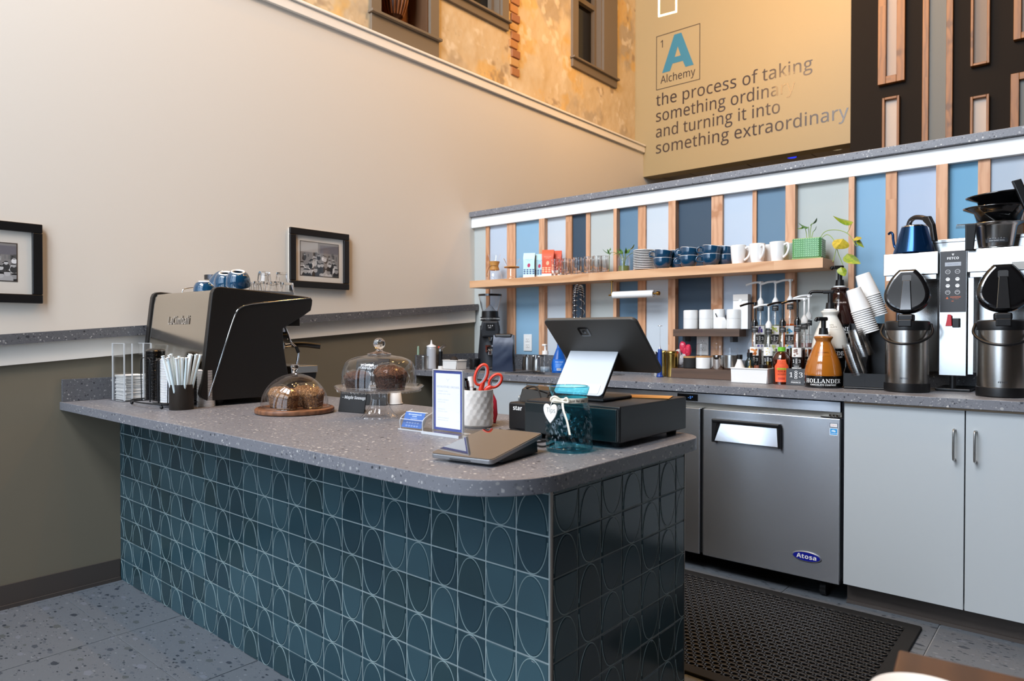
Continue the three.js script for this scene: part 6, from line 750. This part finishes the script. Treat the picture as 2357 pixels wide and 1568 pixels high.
const syrupLabel = (kind) => labelCache[kind] ??= printMat(128, 384, (x, W, H) => { x.fillStyle = '#121314'; x.fillRect(0, 0, W, H); fruit(kind)(x, W, 4, 128); mark1883(x, W / 2, 190, 62, '#f2f2f2'); say(x, 'MAISON ROUTIN', W / 2, 240, 11, '#cfcfcf'); say(x, 'FRANCE', W / 2, 258, 18, '#e8e8e8', 'bold'); fruit(kind)(x, W, 276, 104); }, 0.4);
function pump(o, y, m, turn, len = 0.075, h = 0.075) {
  const q = add(o, 'pump', merge([lathe([[0.0155, y], [0.016, y + 0.02], [0.008, y + 0.034], [0.005, y + 0.04], [0.005, y + 0.04 + h], [0, y + 0.04 + h]], 20), tube([[0.012, y + 0.044 + h, 0], [0, y + 0.045 + h, 0], [-len * 0.5, y + 0.042 + h, 0], [-len, y + 0.03 + h, 0]], 0.0056, 16, 8), cyl(0.009, 0.009, 0.012, [0, y + 0.036 + h, 0], 14)]).rotateY(turn), m); return q;
}
function syrup(px, z, liquid, level, kind, pumpMat, label, dh = 0, clear = false, lift = 0) {
  const p = bk(px, z, 850, BT + lift), o = thing('syrup_bottle', label, 'bottle', p, toCam(p) - 0.1), R = 0.0362, hb = 0.185 + dh;
  add(o, 'syrup', lathe([[0, 0.002], [R - 0.002, 0.002], [R - 0.0015, 0.006], [R - 0.0015, Math.min(level, hb - 0.006)], [0, Math.min(level, hb - 0.005)]], 32), clear ? mk(liquid, 0.06, 0, { transmission: 0.75, thickness: 0 }) : mk(liquid, 0.08, 0, { clearcoat: 1, clearcoatRoughness: 0.03 }));
  add(o, 'glass', lathe(smoothPts([[0, 0.0], [R - 0.002, 0.0], [R, 0.005], [R, hb], [R - 0.006, hb + 0.02], [0.02, hb + 0.048], [0.0145, hb + 0.07], [0.0145, hb + 0.1]], 4), 32), M.glass);
  add(o, 'label', wrapLabel(R + 0.0006, R + 0.0006, 0.045, 0.18, 0.62), syrupLabel(kind), 'black label with white numerals'); add(o, 'neck_label', wrapLabel(0.0156, 0.0156, hb + 0.068, hb + 0.094, 1.9), M.neck ??= printMat(128, 64, (x) => { x.fillStyle = '#17181a'; x.fillRect(0, 0, 128, 64); say(x, '1883', 64, 24, 24, '#d8d8d8', '', 'serif'); say(x, 'FRANCE', 64, 48, 14, '#b8b8b8'); }, 0.4), 'black neck label'); pump(o, hb + 0.1, pumpMat, 0.3); add(o, 'dip_tube', cyl(0.004, 0.004, hb + 0.09, [0, 0.008, 0], 8), mk('#e6e6e4', 0.4));
}
{
  const DB = '#2a0f06', AM = '#8a3a10', CL = '#dfe0da';
  const step = thing('bottle_step', 'black stepped display block under the rear syrup bottles', 'riser', [bk(1784, -3.62).x, BT, -3.62]); add(step, 'block', rb(0.26, 0.108, 0.078, 0.002, [0, 0.054, -0.003]), M.blackMatte); add(step, 'edge_strip', rb(0.26, 0.004, 0.004, 0.001, [0, 0.105, 0.0385]), M.charcoal);
  syrup(1750, -3.62, CL, 0.2, 5, M.white, 'clear syrup bottle with a white pump nearest the walnut shelf', 0.005, true, 0.1085); syrup(1784, -3.62, '#cfd2a8', 0.2, 3, M.white, 'pale green syrup bottle with a white pump in the back row', 0.005, true, 0.1085); syrup(1818, -3.62, '#b8561a', 0.2, 4, M.white, 'amber syrup bottle with blue label art and white pump', 0.01, false, 0.1085); syrup(1861, -3.612, '#6a1c0c', 0.2, 2, M.white, 'red-brown syrup bottle with a white pump behind the caramel jug', 0.035); syrup(1851, -3.53, AM, 0.17, 0, M.white, 'amber syrup bottle with a white pump beside the white jug', 0.015);
  syrup(1737, -3.535, DB, 0.165, 0, M.blackGloss, 'dark syrup bottle with a black pump behind the small basket'); syrup(1801, -3.535, DB, 0.17, 1, M.blackGloss, 'dark syrup bottle with a black pump behind the honey', 0.0); syrup(1835, -3.455, DB, 0.178, 2, M.blackGloss, 'dark syrup bottle with berry label behind the black card', 0.004); syrup(1769, -3.535, CL, 0.15, 1, M.white, 'clear vanilla syrup bottle with a low white pump', -0.01, true);
}
{ // honey
  const p = bk(1799, -3.42), o = thing('honey_bottle', 'honey bottle with a bright orange label and green cap', 'bottle', p, toCam(p)); add(o, 'body', lathe(smoothPts([[0, 0], [0.037, 0], [0.04, 0.006], [0.037, 0.05], [0.041, 0.1], [0.041, 0.125], [0.03, 0.15], [0.018, 0.16]], 5), 36), mk('#3a1408', 0.1, 0, { clearcoat: 1 })); add(o, 'cap', cyl(0.019, 0.018, 0.02, [0, 0.161, 0], 24), mk('#6fbf2e', 0.4));
  const back = sheetGrid((v) => v < 0.62 ? 0.028 + 0.005 * v : v < 0.74 ? 0.031 - (v - 0.62) * 0.085 : 0.0209 * Math.sqrt(Math.max(0.003, 1 - Math.pow((v - 0.74) / 0.26, 2))), 0.126, (x, y) => Math.sqrt(0.0428 * 0.0428 - x * x) - (y < 0.06 ? 0.0035 * Math.sin(Math.min(1, y / 0.06) * 3.14) : 0) - (y > 0.105 ? (y - 0.105) * 0.32 : 0), 12, 18, 0, (x, y) => [x / 0.07 + 0.5, y / 0.126]).translate(0, 0.012, 0);
  add(o, 'label', back, printMat(256, 512, (x) => { x.fillStyle = '#f4633a'; x.fillRect(0, 0, 256, 512); x.strokeStyle = '#c8492a'; x.lineWidth = 4; x.beginPath(); x.arc(128, 110, 22, 0, 6.3); x.stroke(); say(x, 'HIVES', 128, 150, 26, '#c8492a'); say(x, '100% PURE', 128, 218, 20, '#8a2a18'); x.fillStyle = '#b6cf3a'; x.fillRect(52, 236, 152, 36); say(x, 'ORGANIC', 128, 256, 30, '#5a4a10', 'bold'); say(x, 'RAW &', 128, 298, 38, '#7a2214', 'bold'); say(x, 'UNFILTERED', 128, 332, 20, '#7a2214'); say(x, 'HONEY', 128, 366, 40, '#7a2214', 'bold'); x.fillStyle = '#c23a24'; x.fillRect(72, 424, 112, 44); }, 0.5), 'orange shaped label');
  const c = bk(1832, -3.375), k = thing('brand_card', 'dark grey square card with white numerals leaning on bottles', 'sign', c, 0.12); const cm = printMat(256, 256, (x) => { x.fillStyle = '#3a3d41'; x.fillRect(0, 0, 256, 256); mark1883(x, 128, 96, 104, '#f2f2f2'); say(x, 'MAISON ROUTIN', 128, 184, 16, '#b8b8b8'); say(x, 'FRANCE', 128, 214, 34, '#e6e6e6', 'bold'); }, 0.5); add(k, 'board', rb(0.088, 0.08, 0.006, 0.0015, [0, 0.04, 0]).rotateX(-0.08), M.charcoal); add(k, 'print', new THREE.PlaneGeometry(0.087, 0.079).translate(0, 0.04, 0.0034).rotateX(-0.08), cm, 'white numerals on grey');
}
{ // chocolate sauce jugs
  const jug = (px, z, colr, top, bands, label, turn, nozzle, dh = 0, lift = 0, pm = M.black) => {
    const p = bk(px, z, 850, BT + lift), o = thing('sauce_jug', label, 'jug', p, toCam(p)), R = 0.082; const pr = smoothPts([[R, 0.055], [R - 0.001, 0.07], [R - 0.012, 0.12], [0.048, 0.175], [0.034, 0.205], [0.034, 0.215], [0.04, 0.226], [0.041, 0.232], [0.036, 0.236]], 5); add(o, 'jug', lathe([...pr, [0.03, 0.237], [0, 0.237]], 44), mk(colr, 0.12, 0, { clearcoat: 1, clearcoatRoughness: 0.03 })); add(o, 'base_band', lathe([[0, 0], [R - 0.004, 0], [R, 0.004], [R + 0.0006, 0.054], [R, 0.055]], 44), mk('#0d0d0e', 0.12, 0, { clearcoat: 1 }));
    add(o, 'base_lettering', wrapLabel(R + 0.0012, R + 0.0012, 0.006, 0.05, 1.05, 24), M.holl ??= printMat(1024, 256, (x, w, h) => { x.fillStyle = '#0d0d0e'; x.fillRect(0, 0, w, h); say(x, 'HOLLANDER', w / 2, 104, 150, '#f4f4f2', 'bold', 'serif'); say(x, 'CHOCOLATE COMPANY', w / 2, 206, 62, '#eaeae8', 'bold'); }, 0.25), 'white serif lettering on black'); add(o, 'badge', wrapLabel(R - 0.0015, 0.069, 0.072, 0.12, 0.62, 14), M.hollB ??= printMat(512, 256, (x, w, h) => { x.fillStyle = '#15181d'; x.fillRect(0, 0, w, h); x.fillStyle = '#b9a468'; x.beginPath(); x.moveTo(w / 2 - 30, 30); x.lineTo(w / 2 + 30, 30); x.lineTo(w / 2 + 26, 96); x.lineTo(w / 2, 120); x.lineTo(w / 2 - 26, 96); x.fill(); say(x, 'HOLLANDER', w / 2, 184, 84, '#e8e8e6', 'bold', 'serif'); }, 0.3), 'dark badge with a gold crest');
    add(o, 'flavour_lettering', wrapLabel(0.0612, 0.0485, 0.146, 0.176, 0.62, 12), printMat(256, 128, (x, w, h) => { x.fillStyle = colr; x.fillRect(0, 0, w, h); top.forEach((t, i) => say(x, t, w / 2, h / 2 + (i - (top.length - 1) / 2) * 44, 40, bands, 'bold')); }, 0.2), 'printed flavour name'); add(o, 'collar', cyl(0.029, 0.029, 0.006, [0, 0.2375, 0], 28), M.white);
    const y = 0.2436; add(o, 'pump', merge([cyl(0.021, 0.018, 0.03, [0, y, 0], 20), cyl(0.011, 0.011, 0.035 + dh, [0, y + 0.03, 0], 16), rb(0.05, 0.018, 0.024, 0.006, [-0.008, y + 0.072 + dh, 0]), tube([[-0.02, y + 0.073 + dh, 0], [-0.035 - nozzle, y + 0.072 + dh, 0], [-0.04 - nozzle, y + 0.062 + dh, 0]], 0.0075, 14, 8)]).rotateY(turn), pm, 'black pump head');
  };
  const tier = (px, z, w, d, h, label) => { const p = bk(px, z), t = thing('jug_step', label, 'riser', p); add(t, 'block', rb(w, h, d, 0.003, [0, h / 2, 0]), M.blackMatte); add(t, 'top_pad', rb(w - 0.01, 0.0015, d - 0.01, 0.0006, [0, h + 0.0009, 0], null, 1), M.rubber); };
  jug(1895, -3.355, '#a8631c', ['CARAMEL'], '#5a300c', 'caramel coloured sauce jug with a black pump', 0.6, 0.0); tier(1910, -3.505, 0.12, 0.1, 0.12, 'low black step under the white sauce jug'); jug(1910, -3.505, '#ece9df', ['WHITE', 'CHOCOLATE'], '#8f8b80', 'cream white sauce jug with a long black pump', 0.0, 0.05, 0.01, 0.1225); tier(1932, -3.632, 0.12, 0.07, 0.235, 'tall black step under the dark chocolate jug'); jug(1932, -3.612, '#2a1512', ['CHOCOLATE'], '#d8cfc8', 'dark chocolate sauce jug with the tallest black pump', 0.25, 0.0, 0.02, 0.2375);
}
{ // slanted black cup organiser
  const p = bk(1996, -3.43), o = thing('cup_organizer', 'black slanted organizer holding paper and plastic cups', 'organizer', p, 0.12), m = M.black;
  add(o, 'base', rb(0.17, 0.01, 0.2, 0.004, [0, 0.005, 0]), m); const side = [[0.1, 0.0105], [0.1, 0.075], [0.05, 0.095], [0.045, 0.14], [0.0, 0.165], [-0.005, 0.215], [-0.05, 0.24], [-0.055, 0.285], [-0.1, 0.3], [-0.1, 0.0105]]; for (const x of [-0.083, 0.083]) add(o, 'side_wall', zyExt(side, x - 0.002, x + 0.002), m); add(o, 'divider', zyExt(side.map(([z, y]) => [z, Math.max(0.0105, y - 0.03)]), -0.001, 0.001), m); for (const [z, h] of [[0.097, 0.07], [-0.097, 0.295]]) add(o, 'end_wall', bar(-0.0805, 0.0805, 0.0105, h, z - 0.002, z + 0.002), m);
  const stack = (px, py, z, ang, n, R0, R1, L, step, mat, name, label, cat) => { const q = onZ(px, py, z), s = thing(name, label, cat, q), d = V(Math.sin(ang), -Math.cos(ang), -0.12).normalize(); s.quaternion.setFromUnitVectors(V(0, -1, 0), d); const g = lathe([[0, 0], [R0 - 0.004, 0], [R0, -0.002], [R1, -L], [R1 + 0.0025, -L - 0.0015], [R1 + 0.0025, -L - 0.004], [R1 - 0.001, -L - 0.003], [R0 - 0.002, -0.004], [0, -0.004]].map(([a, b]) => [a, b]).reverse(), 32); for (let i = 0; i < n; i++) { const c = add(s, 'cup', g, mat); c.position.y = -i * step; } };
  stack(1985, 631, -3.50, 0.30, 11, 0.031, 0.042, 0.105, 0.0098, M.paper, 'paper_cup_stack', 'nested white paper cups leaning back in the organizer rear', 'cups'); stack(1964, 665, -3.42, 0.30, 12, 0.031, 0.042, 0.1, 0.0098, M.paper, 'paper_cup_stack', 'nested white paper cups leaning in the organizer middle', 'cups');
  const pl = M.clearPlastic; stack(1967, 757, -3.37, 0.32, 7, 0.03, 0.038, 0.07, 0.0095, pl, 'plastic_cup_stack', 'nested clear plastic cups behind the front compartment', 'cups'); stack(1952, 790, -3.33, 0.30, 8, 0.028, 0.034, 0.07, 0.0105, pl, 'plastic_cup_stack', 'nested clear plastic cups in the organizer front compartment', 'cups');
}
// ================================================================ BREWER, AIRPOTS, KETTLE
const BZ = -3.455;      // face of the brewer
{
  const o = thing('coffee_brewer', 'stainless twin coffee brewer with dark control panel', 'coffee brewer', [2.995, BT, BZ]); const ss = mk('#c6c6c4', 0.2, 1), X = 0.1, W0 = -0.215, W1 = 0.315;
  add(o, 'base', merge([rb(0.13, 0.012, 0.22, 0.004, [0.05, 0.0065, -0.12]), cyl(0.012, 0.012, 0.055, [0.05, 0.0125, -0.02], 16)]), M.black); add(o, 'tower', bar(0.0, X, 0.068, 0.604, -0.19, -0.003, 0.002), ss); add(o, 'backplate', bar(W0 + 0.03, W1 - 0.03, 0.075, 0.60, -0.2, -0.1905), ss);
  const wing = (a, b) => add(o, 'brew_head', merge([bar(a, b, 0.506, 0.604, -0.19, 0.012, 0.003), bar(a + 0.01, b - 0.01, 0.486, 0.5055, -0.18, 0.0)]), ss, 'polished steel brew head'); wing(W0, -0.002); wing(X + 0.002, W1); add(o, 'upper_box', bar(W0 + 0.06, W1, 0.6045, 0.672, -0.2, -0.148, 0.003), ss); add(o, 'seam', bar(W0 + 0.061, W1 - 0.001, 0.655, 0.658, -0.1485, -0.1472), M.charcoal);
  const panel = add(o, 'control_panel', bar(0.003, X - 0.003, 0.34, 0.602, -0.0028, 0.003, 0.001), mk('#3a3a3c', 0.5), 'dark grey control panel'); add(panel, 'panel_print', put(new THREE.PlaneGeometry(0.092, 0.258), [X / 2, 0.471, 0.0033]), printMat(368, 1032, (x, w, h) => {
    x.fillStyle = '#3c3c3e'; x.fillRect(0, 0, w, h); x.fillStyle = '#d8d8d8'; x.beginPath(); x.moveTo(164, 40); x.lineTo(204, 40); x.lineTo(184, 80); x.fill(); say(x, 'FETCO', 184, 118, 58, '#f0f0f0', 'bold'); x.fillStyle = '#a9adb4'; x.fillRect(68, 186, 234, 66); say(x, 'Ready to Brew', 184, 220, 24, '#5a6a8a'); for (let j = 0; j < 4; j++) for (let i = 0; i < 2; i++) { const cx = 112 + i * 140, cy = 348 + j * 112 + (j ? 16 : 0); x.beginPath(); x.arc(cx, cy, 34, 0, 6.3); if (j === 1 || j === 2) { x.fillStyle = '#f2f2f2'; x.fill(); x.strokeStyle = '#333'; } else x.strokeStyle = '#e0e0e0'; x.lineWidth = 6; x.stroke(); if (j === 0) say(x, 'STOP', cx, cy, 18, '#e0e0e0'); else { x.beginPath(); x.arc(cx, cy + 8, 20, 3.5, 5.9); x.stroke(); } } x.fillStyle = '#d8693a'; x.beginPath(); x.moveTo(84, 812); x.lineTo(124, 812); x.lineTo(104, 774); x.fill(); say(x, 'WARNING!', 226, 782, 30, '#d8693a', 'bold'); say(x, 'hot liquid', 226, 810, 22, '#d8693a'); x.fillRect(168, 846, 32, 10); }, 0.45), 'white symbols and lettering');
  const tap = add(o, 'hot_water_tap', merge([rb(0.026, 0.04, 0.02, 0.003, [0.064, 0.294, 0.008])]), M.black, 'black tap block'); add(tap, 'lever', ext([[-0.012, -0.024], [0.012, -0.024], [0.01, 0.02], [0.004, 0.026], [-0.004, 0.026], [-0.007, 0.0]], 0.02, 0.002, 1).translate(0.038, 0.304, 0.0), M.red, 'red tap lever'); add(o, 'pillar', bar(X + 0.004, X + 0.022, 0.075, 0.485, -0.19, -0.02), ss); add(o, 'pillar', bar(-0.012, -0.002, 0.09, 0.485, -0.19, -0.04), M.charcoal);
  add(o, 'maker_plate', put(new THREE.PlaneGeometry(0.05, 0.03), [W1 - 0.035, 0.525, 0.0125]), mk('#a9a8a4', 0.4));
  // blue gooseneck kettle on the left head
  const HT = BT + 0.6045, kp = onZ(2104, 578, BZ - 0.06), k = thing('gooseneck_kettle', 'metallic blue gooseneck kettle on top of the brewer', 'kettle', [kp.x, HT, BZ - 0.06], 2.5); const kb = mk('#143a66', 0.18, 0.75); add(k, 'body', lathe([[0, 0], [0.081, 0], [0.083, 0.006], [0.052, 0.118], [0.05, 0.12], [0, 0.121]], 44), kb); add(k, 'lid_ring', lathe([[0.051, 0.1205], [0.05, 0.126], [0.04, 0.128], [0, 0.128]], 40), M.chrome); add(k, 'lid_arch', tube([[-0.03, 0.128, 0], [-0.02, 0.152, 0], [0.0, 0.163, 0], [0.03, 0.16, 0], [0.06, 0.15, 0]], 0.011, 24, 8), M.darkSteel); add(k, 'handle', ext([[0.05, 0.16], [0.08, 0.158], [0.1, 0.12], [0.112, 0.045], [0.094, 0.045], [0.082, 0.105], [0.05, 0.14]], 0.022, 0.005, 2).translate(0, 0, -0.011), M.black, 'black grip handle'); add(k, 'spout', tube([[-0.07, 0.025, 0], [-0.1, 0.04, 0], [-0.112, 0.08, 0], [-0.115, 0.105, 0], [-0.126, 0.115, 0], [-0.138, 0.108, 0]], 0.0055, 30, 8), kb, 'thin curved spout'); k.rotation.y = -0.55;
  // brew baskets on the right head
  const bp = onZ(2290, 545, BZ - 0.05), sb = thing('steel_brew_basket', 'stainless brew basket with black handle and warning label', 'brew basket', [bp.x + 0.004, HT, BZ - 0.045], 0.15); add(sb, 'basket', lathe([[0, 0.001], [0.058, 0.001], [0.062, 0.006], [0.075, 0.088], [0.098, 0.1], [0.098, 0.104], [0.072, 0.1], [0.058, 0.008], [0, 0.006]], 44), ss); add(sb, 'rim_plate', bar(-0.14, 0.11, 0.1005, 0.104, -0.06, 0.06, 0.001), ss); add(sb, 'handle', ext([[-0.1, 0.098], [-0.06, 0.098], [-0.07, -0.012], [-0.1, -0.01]], 0.022, 0.004, 2).translate(-0.01, 0.0, 0.07), M.black, 'black grip handle'); add(sb, 'warning_label', wrapLabel(0.0645, 0.0725, 0.02, 0.078, 0.62, 12), printMat(256, 160, (x) => { x.fillStyle = '#3a3c40'; x.fillRect(0, 0, 256, 160); say(x, 'HOT LIQUID!', 128, 24, 24, '#b03a3a', 'bold'); ['AFTER BREWING', 'Wait until dripping', 'has stopped. Remove', 'brew basket slowly.'].forEach((t, i) => say(x, t, 128, 54 + i * 28, i ? 20 : 22, '#e2e2e2', i ? '' : 'bold')); }, 0.4), 'dark warning label');
  const pb = thing('black_brew_basket', 'wide black plastic brew basket standing in the steel one', 'brew basket', [bp.x + 0.012, HT + 0.1045, BZ - 0.045], 0.25), g = (y) => lathe([[0, y], [0.07, y], [0.082, y + 0.045], [0.118, y + 0.062], [0.12, y + 0.068], [0.112, y + 0.068], [0.078, y + 0.05], [0.066, y + 0.006], [0, y + 0.005]], 44).scale(1.05, 1, 0.85); add(pb, 'basket', g(0), M.blackGloss); add(pb, 'handle', ext([[0.085, 0.05], [0.12, 0.055], [0.135, 0.12], [0.15, 0.0], [0.12, -0.01]], 0.024, 0.004, 2).translate(-0.02, 0, 0.08), M.black);
  const pb2 = thing('black_brew_basket', 'upper black plastic brew basket tilted on the stack', 'brew basket', [bp.x + 0.025, HT + 0.156, BZ - 0.045], 0.25); add(pb2, 'basket', g(0), M.blackGloss); add(pb2, 'handle', ext([[0.02, 0.1], [0.05, 0.105], [0.095, -0.06], [0.068, -0.065]], 0.024, 0.004, 2).translate(0.0, 0, 0.085), M.black); pb2.rotation.set(0, 0.25, 0.06, 'YXZ');
}
{ // airpots
  const make = (px, z, turn, label) => {
    const p = bk(px, z), o = thing('airpot', label, 'airpot', p, toCam(p) + turn), R = 0.083; add(o, 'base', lathe([[0, 0], [R + 0.003, 0], [R + 0.004, 0.004], [R + 0.004, 0.036], [R, 0.038]], 44), M.black); add(o, 'body', lathe([[R, 0.0382], [R, 0.262]], 56), mk('#c6c1ba', 0.24, 1, { anisotropy: 0.6 }), 'brushed steel body'); add(o, 'shoulder', lathe([[R + 0.002, 0.2622], [R + 0.003, 0.266], [R + 0.003, 0.296], [R - 0.004, 0.302], [0.03, 0.304], [0, 0.304]], 44), M.black);
    add(o, 'neck', merge([rb(0.06, 0.03, 0.07, 0.008, [0, 0.316, 0.03]), rb(0.05, 0.03, 0.02, 0.004, [0, 0.292, 0.078])]), M.black);
    const hs = new THREE.Shape(); hs.moveTo(-0.03, 0.19); hs.lineTo(0.03, 0.19); hs.bezierCurveTo(0.052, 0.17, 0.08, 0.13, 0.087, 0.08); hs.bezierCurveTo(0.09, 0.03, 0.05, -0.002, 0.0, -0.004); hs.bezierCurveTo(-0.05, -0.002, -0.09, 0.03, -0.087, 0.08); hs.bezierCurveTo(-0.08, 0.13, -0.052, 0.17, -0.03, 0.19);
    const lid = ext(hs, 0.05, 0.018, 5, 14).rotateX(-0.2).translate(0, 0.331, 0.005); add(o, 'open_lid', lid, M.blackGloss, 'raised black pump lid seen from its top'); add(o, 'hinge', merge([cyl(0.007, 0.007, 0.13, [0, 0, 0], 10).rotateZ(Math.PI / 2).translate(0.065, 0.478, -0.012)]), M.black);
    add(o, 'lever', ext([[-0.014, 0.135], [0.014, 0.135], [0.022, 0.005], [-0.022, 0.005]], 0.008, 0.002, 2).translate(0, 0, 0.0515).rotateX(-0.2).translate(0, 0.331, 0.005), mk('#6b6d70', 0.12, 0.9), 'grey glossy pump lever'); add(o, 'lever_recess', ext(roundRect(0.034, 0.03, 0.006, 0, 0.145), 0.002).translate(0, 0, 0.0503).rotateX(-0.2).translate(0, 0.331, 0.005), M.black);
    add(o, 'bail_handle', tube([[-R - 0.006, 0.288, 0], [-R - 0.012, 0.25, 0.03], [-R * 0.7, 0.215, 0.075], [0, 0.205, 0.1], [R * 0.7, 0.215, 0.075], [R + 0.012, 0.25, 0.03], [R + 0.006, 0.288, 0]], 0.0055, 50, 8), M.black, 'thin black carrying handle'); { const g = lettering('FETCO', 0.0065, fontB, 0.0004); add(o, 'print', widthTo(g, 0.03).translate(-0.016, 0.056, R), M.darkSteel, 'small maker print'); }
  };
  make(2087, -3.345, -0.1, 'steel airpot with open black lid beside the cup organizer'); make(2306, -3.33, 0.05, 'steel airpot with open black lid right of the red tap');
}
// ================================================================ FOREGROUND TABLE
{
  const a = onY(2068, 1494, 0.74), b = onY(2357, 1560, 0.74), t = Math.atan2(-(b.z - a.z), b.x - a.x), o = thing('wooden_table', 'dark brown wooden table corner in the foreground', 'table', [a.x, 0, a.z], t), W = 0.75, D = 0.75;
  add(o, 'tabletop', metric(bar(0, W, 0.71, 0.74, 0, D, 0.004), 1.2), M.table); for (const [x, z] of [[0.06, 0.06], [W - 0.06, 0.06], [0.06, D - 0.06], [W - 0.06, D - 0.06]]) add(o, 'leg', bar(x - 0.02, x + 0.02, 0.0005, 0.7095, z - 0.02, z + 0.02), M.black);
  const c = onY(2028, 1592, 0.7445), q = thing('white_plate', 'white round plate rim at the foreground table edge', 'plate', [Math.max(c.x, a.x + 0.06), 0.7405, c.z], 0);
  add(q, 'plate', lathe([[0, 0.003], [0.03, 0.0], [0.034, 0.0], [0.06, 0.01], [0.062, 0.012], [0.06, 0.013], [0.033, 0.004], [0, 0.005]], 44), M.whiteGloss);
}
renderer.render(scene, camera);
